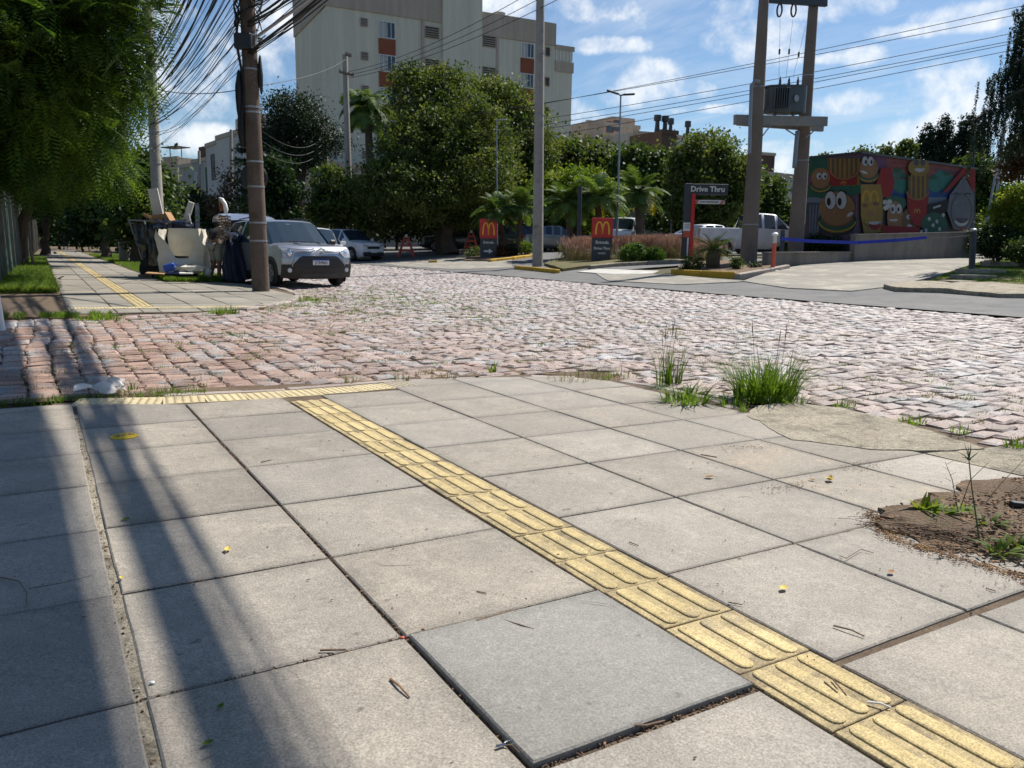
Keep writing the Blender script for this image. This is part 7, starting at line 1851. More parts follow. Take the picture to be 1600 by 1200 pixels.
for k, (x, yy, pt, lab) in enumerate(((6.3, 44, 'whitecar', 'pale car parked far down the street left of the short pole'), (6.3, 38, 'blackcar', 'dark car parked behind the short concrete pole'), (6.2, 31.5, 'darkcar', 'dark car parked behind the rubbish cart'), (11.2, 52, 'blackcar', 'dark car far down the street behind the white sack'))):
    car(0, 0, math.radians(-3), pt, lab, 4.1, 1.7, 1.48, 'hatch', loc=Vector((x, yy, h(x, yy))))

# ------------------------------------------------------------------ collectors' carts and the rubbish
def crumple(name, fn, nu, nv, mat, parent, seed=1, amp=.04, freq=3.0, smooth=True):
    mb = MB(); 
    for j in range(nv + 1):
        for i in range(nu + 1):
            p = Vector(fn(i / nu, j / nv)); 
            nz = Vector((mnoise.noise(p * freq + Vector((seed, 0, 0))), mnoise.noise(p * freq + Vector((0, seed + 5, 0))), mnoise.noise(p * freq + Vector((0, 0, seed + 9)))))
            nz2 = Vector((mnoise.noise(p * freq * 3 + Vector((seed, 0, 0))), mnoise.noise(p * freq * 3 + Vector((0, seed + 5, 0))), 0))
            mb.v.append(tuple(p + nz * amp + nz2 * amp * .4))
    for j in range(nv):
        for i in range(nu): a = j * (nu + 1) + i; mb.f.append((a, a + 1, a + nu + 2, a + nu + 1)); mb.mi.append(0)
    return mb.build(name, M[mat], parent, smooth)
CD = 21.0; kc = CD / FPX
cg = gat(252, CD); cart = empty('handcart', cg, 'collector\'s handcart with black netted sides and a big black wheel', 'cart', None, FACE)
def lc(px, py, y=0.0, o=cg, d=CD):
    w = D(px, py, d) - o; return Vector((w.dot(RGT), y, w.z))
mb = MB(); mb.tube([lc(205, 344), lc(258, 346), lc(300, 346, .1)], .018, 6); mb.tube([lc(206, 345), lc(213, 370), lc(221, 405)], .02, 6); mb.tube([lc(205, 344, .9), lc(222, 405, .9)], .02, 6); mb.tube([lc(205, 344), lc(205, 344, .9)], .018, 6); mb.build('frame', M['greymetal'], cart)
crumple('netted_side', lambda u, v: (lc(212 + 44 * u + 6 * v, 348 + 66 * v) + Vector((0, -.02 + .06 * math.sin(u * 9), 0))), 14, 14, 'bag_black', cart, 3, .06, 3)
crumple('netted_side', lambda u, v: (lc(212 + 6 * v, 348 + 62 * v) + Vector((0, u * .95, 0))), 8, 12, 'bag_black', cart, 5, .05, 3)
mb = MB(); mb.box(lc(285, 385, .62), (1.5, .9, .95), bev=.06); mb.build('load', M['bag_black'], cart)
for y in (.0, .9):
    mb = MB(); mb.lathe([(.12, -.05), (.26, -.07), (.30, -.05), (.30, .05), (.26, .07), (.12, .05)], 20, lc(233, 421, y + .05), 'y'); w_ = mb.build('tyre', M['rubber'], cart, True)
    mb = MB(); mb.lathe([(0, -.04), (.14, -.04), (.14, .04), (0, .04)], 12, lc(233, 421, y + .05), 'y'); mb.build('rim', M['darkmetal'], w_)
# the big white sack standing in front
sg = gat(284, 20.3); sack = empty('bulk_sack', sg, 'big open white woven sack slumped in front of the handcart', 'sack', None, FACE)
def ls(px, py, y=0.0): return lc(px, py, y, sg, 20.3)
prof = [(250, 430, 0), (247, 410, -.05), (248, 385, -.02), (251, 358, 0)]
def lerp(a, b, t): return a + (b - a) * t
crumple('back_panel', lambda u, v: ls(252 + 56 * u, 357.5 + 1.5 * u + 42 * v) + Vector((0, .55 - .10 * v, 0)), 10, 8, 'bag_white', sack, 2, .03, 2.2)
crumple('left_panel', lambda u, v: (Vector(ls(lerp(252, 250 + 2 * math.sin(v * 3), 1 - u) - 4 * math.sin(PI * v) * (1 - u) + (u - 0) * 0, lerp(358, 428, v))) + Vector((0, .55 * (1 - u) - .12 * math.sin(PI * v), 0))), 8, 12, 'bag_white', sack, 4, .04, 3)
crumple('front_panel', lambda u, v: ls(249 + 72 * u, lerp(358 + 46 * min(1, 3.2 * min(u * .75, (1 - u) * 1.0)) , 428 - 6 * u, v)) + Vector((0, -.10 - .16 * math.sin(PI * u) * (.4 + v * .6), 0)), 22, 14, 'bag_white', sack, 7, .06, 3.2)
crumple('right_panel', lambda u, v: ls(lerp(309, 321 - 3 * v, .3 + .7 * v) + 2 * u, lerp(358, 424, v)) + Vector((0, .5 - .58 * u, 0)), 8, 12, 'bag_white', sack, 9, .05, 3)
mb = MB(); mb.tube([ls(251, 357, .55), ls(280, 357, .57), ls(308, 359, .55)], .02, 6); mb.build('rim_hem', M['bag_white'], sack)
def lump(name, px, py, d, r, mat, label, cat, seed, rot=0, jit=.16, rz=1, group=None):
    c = D(px, py, d); o_ = MB(); o_.ell((0, 0, 0), r, 18, 12, 0, seed); q2 = random.Random(seed)
    o_.v = [tuple(Vector(v) * (1 + jit * mnoise.noise(Vector(v) * 6 + Vector((seed, 0, 0))) + jit * .7 * mnoise.noise(Vector(v) * 14 + Vector((0, seed, 0))))) for v in o_.v]
    ob = o_.build(name, M[mat], None, True, loc=c); ob.rotation_euler = (0, 0, FACE); return tag(ob, label, cat, group)
lump('rubbish_bag', 256, 353, 20.9, (.30, .30, .17), 'bag_black', 'shiny black rubbish bag on top of the cart, left of the dark blue one', 'bag', 3, jit=.5)
lump('rubbish_bag', 281, 351, 21.1, (.30, .28, .13), 'bag_blue', 'dark blue rubbish bag on top of the cart behind the sack', 'bag', 4, jit=.4)
def boxy(name, px, py, d, dims, eul, mat, label, cat, group=None):
    mb = MB(); mb.box((0, 0, 0), dims, bev=min(dims) * .1); ob = mb.build(name, M[mat], None, loc=D(px, py, d)); ob.rotation_euler = (Matrix.Rotation(FACE, 3, 'Z') @ Matrix.Rotation(eul[1], 3, 'Y') @ Matrix.Rotation(eul[0], 3, 'X') @ Matrix.Rotation(eul[2], 3, 'Z')).to_euler(); return tag(ob, label, cat, group)
boxy('board', 243.5, 318, 21.2, (.27, .05, .78), (0.05, -.14, 0), 'board_white', 'tall white board standing up out of the cardboard box', 'board')
boxy('plank', 294, 333, 21.2, (.15, .09, .62), (0, .34, .2), 'board_white', 'pale wooden box-like plank tilted right on top of the cart', 'plank')
boxy('stick', 296.5, 342, 21.1, (.03, .03, .28), (0, -.2, 0), 'board_white', 'thin pale stick beside the tilted plank', 'stick')
cb_ = empty('cardboard_box', D(246, 341, 20.9), 'open brown cardboard box on top of the cart', 'box', None, FACE)
for (c, dm, ry, rx) in (((.03, 0, 0), (.44, .02, .20), -.12, 0), ((.03, .36, .02), (.44, .02, .20), -.12, 0), ((-.2, .18, -.02), (.02, .36, .20), -.12, 0), ((.26, .18, .05), (.03, .38, .26), -.5, 0), ((-.24, -.05, .04), (.26, .02, .07), .5, 0)):
    mb = MB(); mb.box(c, dm, Matrix.Rotation(ry, 3, 'Y')); mb.build('panel', M['cardboard'], cb_)
def tarp_pile():
    g = gat(368, 19.5); e = empty('draped_load', g, 'tall load draped in dark blue cloth beside the silver car\'s side', 'load', None, FACE)
    def l(px, py, y=0): return lc(px, py, y, g, 19.5)
    crumple('drape', lambda u, v: l(lerp(352, 366, .5) + (lerp(12, 26, v) * math.cos(PI * (1 + u))) + 8 * v, lerp(368, 438, v)) + Vector((0, .35 + (-.35 - .25 * v) * math.sin(PI * u) + .05 * math.sin(u * 30), 0)), 34, 14, 'tarp_blue', e, 3, .05, 3)
    mb = MB(); mb.ell(l(360, 372, .3), (.26, .26, .14), 14, 8, .05, 3); mb.build('bundled_top', M['bag_blue'], e, True)
tarp_pile()
def rack():
    g = D(352, 371, 19.3); e = empty('wire_rack', g, 'upright curved wire rack of pale rungs leaning on the dark load', 'rack', None, FACE)
    for k in range(9):
        z = -.02 + k * .066; x = -.02 - .012 * (8 - k) + .05 * math.sin(k * .35); w = .15
        mb = MB(); mb.tube([(x - w, .05, z - .02), (x - w * .4, -.03, z), (x + w * .5, -.03, z + .005), (x + w, .03, z - .02)], .020, 5); mb.build('rung', M['wood_old'], e)
    for s in (-.05, .10): mb = MB(); mb.tube([(s + .05, 0, -.1), (s + .02, -.01, .2), (s - .03, 0, .56)], .012, 5); mb.build('upright', M['wood_old'], e)
rack()
def shoe():
    g = D(347, 322, 19.4); e = empty('shoe', g, 'white shoe with dark opening standing on its toe on top of the load', 'shoe', None, FACE)
    mb = MB(); mb.tube([(-.06, 0, .20), (.0, 0, .16), (.06, 0, .05), (.09, 0, -.08), (.08, 0, -.17)], [.018, .05, .062, .06, .04], 10); mb.build('upper', M['sign_white'], e, True)
    mb = MB(); mb.ell((.0, -.03, -.02), (.045, .05, .09), 10, 8); mb.build('opening', M['brick_panel'], e, True)
    mb = MB(); mb.tube([(-.07, 0, .19), (-.05, 0, .05), (-.045, 0, -.12)], [.02, .022, .02], 6); mb.build('sole', M['leaf_dry'], e, True)
shoe()
boxy('blue_crate', 264.5, 418, 19.9, (.26, .2, .18), (.1, -.25, .3), 'blue_plastic', 'bright blue plastic piece in front of the white sack', 'crate')
lump('crumpled_sack', 298, 420, 19.9, (.42, .2, .10), 'bag_white', 'crumpled grey-white sacking at the foot of the big sack', 'sack', 8, jit=.5)
lump('rubbish_bag', 285, 428, 19.8, (.36, .2, .07), 'bag_blue', 'flattened dark bag on the grass in front of the big sack', 'bag', 12, jit=.5)
lump('paper_scrap', 323, 424, 20.0, (.10, .1, .13), 'board_white', 'crumpled white scrap of paper at the right foot of the sack', 'paper', 14, jit=.6)
boxy('newspaper', 291, 427, 19.6, (.32, .2, .03), (.1, .05, .4), 'board_white', 'pale folded sheet lying on the flattened dark bag', 'paper')
mb = MB(); mb.lathe([(0, -.07), (.30, -.07), (.33, -.02), (.32, .05), (0, .07)], 16); mb.v = [(v[0], v[1] * .8, v[2] * (1 + .2 * math.sin(v[0] * 9))) for v in mb.v]
ob = mb.build('wooden_slab', M['wood_old'], None, loc=Vector(G(237, 435)) + Vector((0, 0, .07))); tag(ob, 'flat brown wooden slab lying on the pavement edge before the cart wheel', 'slab')
boxy('cardboard_sheet', 243, 427, 19.6, (.42, .3, .02), (.05, .06, .2), 'cardboard', 'torn cardboard sheet lying on the brown wooden slab', 'cardboard')

# ------------------------------------------------------------------ people
def figure(name, loc, rz, label, J, Rr, parts, mats, head=None, scale=1.0):
    """J: joints, parts: list of (part name, chains, material); every part is one skinned surface"""
    e = empty(name, loc, label, 'person', None, rz)
    for pn, chains, mk in parts:
        verts, edges, rad, ix = [], [], [], {}
        for ch in chains:
            prev = None
            for k in ch:
                if k not in ix: ix[k] = len(verts); verts.append(Vector(J[k]) * scale); rad.append(Rr[k] if isinstance(Rr[k], tuple) else (Rr[k], Rr[k]))
                if prev is not None: edges.append((ix[prev], ix[k]))
                prev = k
        me = bpy.data.meshes.new(pn); me.from_pydata(verts, edges, []); ob = bpy.data.objects.new(pn, me); COL.objects.link(ob)
        md = ob.modifiers.new('s', 'SKIN'); md.use_smooth_shade = True
        sk = me.skin_vertices[0].data
        for i, r in enumerate(rad): sk[i].radius = (r[0] * scale, r[1] * scale)
        sk[0].use_root = True
        ob.modifiers.new('u', 'SUBSURF').levels = 2
        bpy.context.view_layer.update(); dg = bpy.context.evaluated_depsgraph_get(); m2 = bpy.data.meshes.new_from_object(ob.evaluated_get(dg)); bpy.data.objects.remove(ob)
        m2.materials.clear(); m2.materials.append(M[mk]); m2.polygons.foreach_set('use_smooth', [True] * len(m2.polygons)); link(pn, m2, e)
    return e
# body joints (standing, x right, -y front)
J = dict(pel=(0, 0, .98), ch=(0, -.02, 1.20), up=(0, .0, 1.42), nk=(0, 0, 1.52), hd=(0, -.01, 1.62), tp=(0, 0, 1.72),
         sl=(-.17, 0, 1.40), el=(-.25, .02, 1.12), wl=(-.24, -.10, .88), hl=(-.24, -.14, .80), sr=(.17, 0, 1.40), er=(.25, .02, 1.12), wr=(.24, -.10, .88), hr=(.24, -.14, .80),
         kl=(-.11, -.06, .52), al=(-.12, .06, .10), fl=(-.13, -.12, .05), kr=(.11, .02, .52), ar=(.12, .16, .10), fr=(.13, -.0, .05), pl=(-.09, 0, .93), pr=(.09, 0, .93))
Rr = dict(pel=(.15, .11), ch=(.15, .10), up=(.15, .10), nk=.055, hd=(.085, .10), tp=(.06, .075), sl=.06, el=.045, wl=.032, hl=.04, sr=.06, er=.045, wr=.032, hr=.04, kl=.062, al=.045, fl=.04, kr=.062, ar=.045, fr=.04, pl=.095, pr=.095)
body_parts = [('body', [('pel', 'ch', 'up', 'nk', 'hd', 'tp'), ('up', 'sl', 'el', 'wl', 'hl'), ('up', 'sr', 'er', 'wr', 'hr'), ('pel', 'pl', 'kl', 'al', 'fl'), ('pel', 'pr', 'kr', 'ar', 'fr')], 'skin')]
def dressed(loc, rz, label, J, Rr, shirt, trousers, shoes='black', hat=None, long_=True, tilt=0):
    R2 = {k: (tuple(x * 1.14 + .004 for x in v) if isinstance(v, tuple) else v * 1.22 + .006) for k, v in Rr.items()}
    J = dict(J); J['cl'] = tuple(np.array(J['kl']) * .25 + np.array(J['al']) * .75); J['cr'] = tuple(np.array(J['kr']) * .25 + np.array(J['ar']) * .75); R2['cl'] = R2['cr'] = .065; Rr = dict(Rr); Rr['cl'] = Rr['cr'] = .05
    J['h2l'] = tuple(np.array(J['al']) + np.array([0, .05, -.05])); J['h2r'] = tuple(np.array(J['ar']) + np.array([0, .05, -.05])); R2['h2l'] = R2['h2r'] = .045; Rr['h2l'] = Rr['h2r'] = .03
    parts = body_parts + []
    e = figure('person', loc, rz, label, J, Rr, parts, None)
    R3 = dict(R2); R3['nk'] = .07; R3['al'] = R3['ar'] = .058; R3['fl'] = R3['fr'] = .048
    def sub(pn, ch, mk, o_):
        tmp = figure('tmp', loc, rz, 'x', J, R3, [(pn, ch, mk)], None)
        c = tmp.children[0]; c.parent = e; bpy.data.objects.remove(tmp)
    sub('jacket', [('pel', 'ch', 'up', 'nk'), ('up', 'sl', 'el', 'wl'), ('up', 'sr', 'er', 'wr')], shirt, e)
    R3['pel'] = (.165, .125)
    sub('trousers', [('pel', 'pl', 'kl', 'cl'), ('pel', 'pr', 'kr', 'cr')] if long_ else [('pel', 'pl', 'kl'), ('pel', 'pr', 'kr')], trousers, e)
    for k in 'lr': sub('shoe', [('h2' + k, 'a' + k, 'f' + k)], shoes, e)
    # head covering / hair, face
    hd = Vector(J['hd']); tp = Vector(J['tp']); up_ = (tp - hd).normalized()
    mb = MB(); mb.ell(tuple(hd + up_ * .055 + Vector((0, .015, 0))), (.098, .112, .10), 14, 10, 0); mb.build('hair', M[hat or 'hair'], e, True)
    f = hd + Vector((0, -.10, .0))
    mb = MB(); mb.ell(tuple(f + Vector((0, -.012, -.005))), (.014, .022, .028), 8, 6); mb.build('nose', M['skin'], e, True)
    for s in (-1, 1):
        mb = MB(); mb.ell(tuple(hd + Vector((s * .095, .01, .0))), (.014, .024, .034), 8, 6); mb.build('ear', M['skin'], e, True)
        mb = MB(); mb.ell(tuple(f + Vector((s * .034, .004, .028))), (.012, .008, .007), 8, 6); mb.build('eye', M['black'], e, True)
    # fingers
    for k, s in (('l', -1), ('r', 1)):
        hh_ = Vector(J['h' + k]); w0 = Vector(J['w' + k]); dr = (hh_ - w0).normalized()
        for q_ in range(4):
            mb = MB(); b0_ = hh_ + Vector((s * .005, -.03 + .02 * q_, 0)) + dr * .02; mb.tube([b0_, b0_ + dr * .035, b0_ + dr * (.06 + .008 * (q_ % 3)) + Vector((-s * .012, 0, 0)), b0_ + dr * .075 + Vector((-s * .03, 0, 0))], [.011, .010, .009, .006], 6); mb.build('finger', M['skin'], e, True)
        mb = MB(); b0_ = hh_ + Vector((-s * .01, -.035, .01)); mb.tube([b0_, b0_ + Vector((0, -.03, -.02)), b0_ + Vector((-s * .005, -.04, -.045))], [.013, .011, .008], 6); mb.build('thumb', M['skin'], e, True)
    return e
# collector bending over the load, seen from behind: back to the camera, leaning right
J2 = dict(J); 
J2.update(ch=(.03, -.10, 1.15), up=(.10, -.22, 1.30), nk=(.14, -.32, 1.36), hd=(.17, -.40, 1.40), tp=(.20, -.46, 1.46), sl=(-.06, -.20, 1.30), sr=(.26, -.22, 1.28), el=(-.06, -.38, 1.08), wl=(.02, -.56, 1.0), hl=(.04, -.62, .97), er=(.38, -.36, 1.10), wr=(.42, -.54, 1.02), hr=(.43, -.60, 1.0),
          kl=(-.13, .02, .52), al=(-.17, .10, .10), fl=(-.20, -.06, .05), kr=(.10, -.05, .52), ar=(.11, .12, .10), fr=(.12, -.04, .05))
dressed(gat(337, 20.2), FACE + PI - .9 + .5, 'person in dark hooded top and pale knee-length trousers bending beside the silver car', J2, Rr, 'cloth_black', 'cloth_pale', 'black', 'cloth_black', False)
dressed(Vector((2.05, 84, h(2.05, 84))) if False else gat(103, 68), FACE, 'distant person in dark blue clothes walking on the pavement beside the green fence', J, Rr, 'cloth_navy', 'cloth_navy')
dressed(gat(127, 80), FACE + .4, 'second, more distant person on the shaded pavement right of the walker', J, Rr, 'cloth_navy', 'cloth_black')

# ------------------------------------------------------------------ grasses and weeds
tuft(1195, 622, 460, .37, .0056, .25, 'big dense green grass tuft at the kerb corner, largest of the tufts', 201, 'grass', 1.0, heads=3, headh=1.25)
tuft(1140, 632, 60, .12, .004, .10, 'lower fringe of bright grass at the left foot of the big tuft', 202, 'grass', 1.0)
tuft(1235, 630, 90, .10, .004, .13, 'short bright grass at the right foot of the big tuft', 203, 'grass', 1.0)
tuft(1045, 600, 90, .34, .0042, .11, 'thin tall grass tuft with dark seed heads left of the big tuft', 204, 'grass', .4, heads=5, headh=1.35)
tuft(1070, 628, 150, .18, .006, .18, 'low sprawling grass tuft with brown leaves in front of the tall thin one', 205, 'grass', 1.35)
tuft(1162, 643, 60, .09, .0015, .035, 'tiny wiry grass sprig in the slab joint in front of the big tuft', 206, 'grass', .5)
tuft(905, 592, 90, .13, .003, .28, 'sparse pale grass along the kerb in the middle', 207, 'grass_dry', .8)
tuft(960, 590, 60, .10, .003, .22, 'sparse grass along the kerb, right of the pale grass', 208, 'grass', .8)
tuft(770, 582, 14, .11, .009, .03, 'small bright broad-leaved seedling among the cobbles by the kerb', 209, 'leaf_bright', .6)
tuft(690, 590, 40, .09, .003, .14, 'short grass sprouting at the kerb right of the tactile band', 210, 'grass_dry', .8)
tuft(545, 597, 24, .08, .003, .06, 'small grey-green sprig at the kerb above the tactile strip', 211, 'grass_dry', .7)
tuft(625, 594, 24, .08, .003, .08, 'small sprig at the kerb between the two short grasses', 212, 'grass_dry', .7)
tuft(255, 612, 40, .07, .0025, .10, 'short green grass growing between cobbles behind the warning tiles', 213, 'grass', .8)
tuft(200, 608, 40, .08, .003, .08, 'little grass clump right of the crumpled bag', 214, 'grass', .8)
for (px, py, n_, hh_, rr_, lb, sd__) in ((1425, 660, 40, .07, .10, 'moss-like weeds in the cobble joint at the right kerb', 215), (1500, 672, 40, .05, .08, 'dark weeds in a cobble gap near the right edge', 216), (1590, 697, 60, .07, .08, 'green weeds in a gap at the right picture edge beside the apron', 217), (1320, 634, 40, .06, .10, 'short weeds at the outer edge of the concrete apron', 218),
                                         (155, 500, 160, .16, .3, 'leafy weeds at the left corner of the far slabs', 219), (350, 490, 160, .15, .22, 'green weeds growing at the near end of the far kerb', 220), (478, 470, 120, .14, .35, 'grass in the gutter at the far kerb corner', 221), (450, 478, 60, .10, .25, 'short grass in the gutter left of the kerb corner', 222)):
    tuft(px, py, n_, hh_, .006 if py < 510 else .004, rr_, lb, sd__, 'grass', .9, name='weed', cat='weed')
for (px, py, n_, hh_, rr_, lb, sd__, w_) in ((1440, 800, 16, .10, .03, 'broad-leaved green weed, leftmost at the tree pit', 230, .017), (1468, 806, 16, .09, .025, 'broad-leaved weed at the upper edge of the tree pit', 231, .016), (1466, 826, 60, .05, .035, 'fine tufted grass in the soil under the broad-leaved weeds', 232, .002),
                                             (1560, 868, 20, .085, .03, 'broad-leaved weed at the right edge of the tree pit', 233, .017), (1545, 820, 16, .06, .03, 'small weed at the foot of the tall sedge', 234, .013), (1590, 855, 24, .07, .04, 'green weed cut by the right picture edge', 235, .012), (1500, 800, 14, .06, .03, 'small round-leaved weed behind the sedge', 236, .014)):
    tuft(px, py, n_, hh_, w_, rr_, lb, sd__, 'leaf_bright' if w_ > .005 else 'grass', 1.5, name='weed', cat='weed')
def sedge():
    g = G(1531, 852); e = empty('sedge', g, 'tall single sedge stem with a star-like top in the tree pit', 'plant'); k = P(g)[2]; 
    def l(px, py): return D(px, py, k) - g
    mb = MB(); mb.tube([l(1531, 850), l(1524, 800), l(1518, 760), l(1514, 718)], [.0028, .0024, .002, .0018], 6); mb.build('stem', M['grass_stem'], e)
    r = np.random.RandomState(4); mb = MB()
    for a, b in ((1496, 706), (1506, 692), (1517, 692), (1512, 696), (1525, 710), (1530, 706), (1502, 714)): mb.tube([l(1514, 718), l((1514 + a) / 2 + 1, (718 + b) / 2 - 1), l(a, b)], [.0022, .0018, .0004], 4)
    mb.ell(tuple(l(1514, 717)), (.007, .007, .006), 8, 6); mb.build('flower_head', M['grass_stem'], e)
    for i, (pts, lb) in enumerate(((((1541, 785), (1560, 760), (1600, 718)), 'long bare straw rising right out of the tree pit'), (((1555, 790), (1580, 768), (1604, 752)), 'second bare straw, lower, rising right out of the tree pit'), (((1497, 800), (1488, 750), (1477, 722)), 'dry branched straw left of the sedge'), (((1500, 795), (1516, 750), (1545, 722)), 'thin dry straw leaning right behind the sedge'))):
        o_ = D(*pts[0], k + .03); mb = MB(); mb.tube([D(p[0], p[1], k + .03 + .02 * q_) - o_ for q_, p in enumerate(pts)], [.0018, .0014, .0008], 5)
        if i == 2:
            for t in range(6): p = D(1490 - t * 2, 770 - t * 9, k + .04) - o_; mb.tube([p, p + RGT * (.02 if t % 2 else -.022) + Vector((0, 0, .012))], [.001, .0005], 4)
        tag(mb.build('dry_straw', M['twig'], None, loc=o_), lb, 'straw')
M['grass_stem'] = flat('sedge_green', (.05, .085, .02), .6)
sedge()
# verge grass, joint grass (nobody could count it)
grass_area('verge_grass', strip_pts(-.75, .25, 16.4, 42, .04, 1.5), 34000, .16, .007, 'grass_verge', 301, .7, bpy.data.objects['left_verge'])
grass_area('verge_grass', strip_pts(2.62, 4.5, 20.9, 55, .04, 1.6), 46000, .13, .007, 'grass_verge', 302, .7, bpy.data.objects['right_verge'])
grass_area('verge_grass', strip_pts(2.62, 4.4, 20.85, 22.5, .04, 1.0), 9000, .14, .006, 'grass_verge', 303, .8, bpy.data.objects['right_verge'])
def wp_(n, r):
    x = r.uniform(-1.5, .78, n); x = x[np.sin(x * 9) + np.sin(x * 23 + 1) > -.6]; n = len(x); y = 11.66 + r.normal(size=n) * .13; return np.stack([x, y, hv(x, y) + .01], 1)
grass_area('strip_grass', wp_, 5200, .085, .005, 'grass', 304, .8, bpy.data.objects['near_dirt_strip'])
def gutter_pts(n, r):
    x = r.uniform(-1.2, .9, n); y = 5.56 + r.normal(size=n) * .05 - np.clip(x, 0, 2) * .02; return np.stack([x, y, hv(x, y) - .02], 1)
grass_area('gutter_grass', gutter_pts, 1500, .055, .0028, 'grass', 305, .9, bpy.data.objects['gutter_dirt'])
def joint_pts(cx, cy, sx, sy, clumps):
    def fn(n, r):
        c = np.stack([r.normal(cx, sx, clumps), r.normal(cy, sy, clumps)], 1); k = r.randint(0, clumps, n); p = c[k] + r.normal(size=(n, 2)) * np.array([.07, .03])
        ok = np.array([not in_pave(a, b) and not in_far(a, b) and b > 1 and a < 12 for a, b in p]); p = p[ok]
        return np.stack([p[:, 0], p[:, 1], hv(p[:, 0], p[:, 1]) - .012], 1)
    return fn
grass_area('joint_grass', joint_pts(5.2, 14.0, 1.6, 2.2, 420), 10000, .05, .004, 'grass', 306, 1.0, street)
grass_area('joint_grass', joint_pts(6.0, 8.2, 1.8, 2.4, 480), 9000, .036, .003, 'grass_dry', 307, 1.0, street)
grass_area('joint_grass', joint_pts(1.6, 8.8, 1.6, 2.0, 160), 3600, .035, .003, 'grass', 308, 1.0, side)
grass_area('joint_grass', joint_pts(6.8, 5.0, 1.6, 2.0, 300), 6000, .028, .003, 'grass_dry', 309, 1.0, street)
grass_area('joint_grass', joint_pts(5.4, 3.3, .6, 1.0, 60), 1400, .028, .0025, 'grass', 310, 1.0, street)
grass_area('joint_grass', joint_pts(3.4, 6.6, 1.4, .6, 90), 1700, .035, .003, 'grass_dry', 311, 1.0, street)
gi = bpy.data.objects['grass_island']
def isl(n, r):
    p0, p1, p2, p3 = [np.array(gp(*q_)) for q_ in ((1452, 443), (1600, 450), (1620, 404), (1530, 414))]
    u, v = r.uniform(0, 1, (n, 1)), r.uniform(0, 1, (n, 1)); p = (p0 * (1 - u) + p1 * u) * (1 - v) + (p3 * (1 - u) + p2 * u) * v
    return np.stack([p[:, 0], p[:, 1], hv(p[:, 0], p[:, 1]) + .04], 1)
grass_area('island_grass', isl, 26000, .055, .006, 'grass_verge', 312, .8, gi)

# ------------------------------------------------------------------ litter on the near pavement
def on_pave(px, py, off=.004): g = G(px, py); g.z += off; return g
def leaf(px, py, s, rz, label, mat='leaf_dry', curl=.3):
    g = on_pave(px, py, .006); mb = MB(); n = 6; vs = []
    for i in range(n + 1):
        t = i / n; w = s * .30 * math.sin(PI * min(.98, t * .9 + .06)); x = s * (t - .5); z = curl * s * (4 * (t - .5) ** 2) * .35
        vs += [(x, -w, z + w * .35), (x, 0, z), (x, w, z + w * .45)]
    fs = []
    for i in range(n): a = 3 * i; fs += [(a, a + 1, a + 4, a + 3), (a + 1, a + 2, a + 5, a + 4)]
    mb.add(vs, fs); mb.tube([(-s * .5, 0, .001), (-s * .75, s * .05, .002)], s * .02, 4)
    o_ = mb.build('fallen_leaf', M[mat], None, loc=g); o_.rotation_euler = (0, 0, rz); tag(o_, label, 'leaf')
leaf(1224, 923, .034, .3, 'pale dry leaf on the large slab right of the tactile strip', 'leaf_yel')
leaf(356, 862, .036, 1.2, 'small yellow-brown leaf on the shaded slabs at left', 'leaf_yel')
leaf(1296, 753, .055, .5, 'curled yellow leaf on the sandy slabs before the apron', 'leaf_yel', .8)
leaf(1108, 748, .045, 2.8, 'brown dry leaf on a slab in the middle right', 'leaf_dry')
leaf(197, 815, .03, .7, 'small greenish leaf in the left shade', 'grass')
leaf(190, 906, .02, 1.7, 'tiny pale leaf beside the left joint', 'leaf_yel')
leaf(1392, 897, .03, .2, 'small dry leaf on the slab left of the tree pit', 'leaf_dry')
leaf(441, 1193, .02, 1.0, 'small pale leaf near the bottom edge', 'leaf_yel') if False else None
leaf(325, 1167, .022, .2, 'little green leaf scrap near the bottom left', 'grass')
leaf(345, 1108, .020, .9, 'little green leaf scrap above the other one', 'grass')
leaf(1268, 752, .03, 1.9, 'pale leaf scrap left of the curled yellow leaf', 'leaf_dry')
def twig(pts, r_, label, mat='twig', name='twig', cat='twig'):
    P_ = [on_pave(px, py, .004) for px, py in pts]; o_ = P_[0].copy(); mb = MB(); n_ = len(P_)
    rel = [p - o_ + Vector((0, 0, .004 * math.sin(PI * i / max(1, n_ - 1)))) for i, p in enumerate(P_)]
    mb.tube(rel, [r_ * (1 - .5 * i / n_) for i in range(n_)], 5); tag(mb.build(name, M[mat], None, loc=o_), label, cat)
twig([(785, 972), (815, 983), (845, 989)], .0022, 'thin curved twig on the bluish raised slab')
twig([(1302, 980), (1330, 990), (1350, 997)], .0026, 'dark straight twig on the large right slab')
twig([(983, 849), (998, 855)], .002, 'short twig right of the tactile strip in the middle')
twig([(1288, 1068), (1308, 1086)], .0022, 'first of two crossed dark twigs on the tactile ribs'); twig([(1300, 1064), (1322, 1090)], .0022, 'second of two crossed dark twigs on the tactile ribs')
twig([(1355, 1100), (1375, 1106), (1392, 1110)], .003, 'pale broken straw on the tactile ribs at lower right', 'board_white', 'straw', 'straw')
twig([(745, 926), (760, 930)], .0018, 'short twig on the stained slab'); twig([(408, 724), (424, 720)], .0025, 'brown twig on the slab left of the tactile strip')
twig([(1312, 870), (1322, 876), (1345, 862), (1365, 866)], .0016, 'thin bent stem on the slab left of the tree pit'); twig([(1095, 712), (1120, 716)], .003, 'brown stick at the slab joint, middle right')
twig([(1138, 944), (1160, 948)], .002, 'small broken twig beside the tactile strip'); twig([(1540, 922), (1556, 926)], .002, 'short twig on the slab below the tree pit')
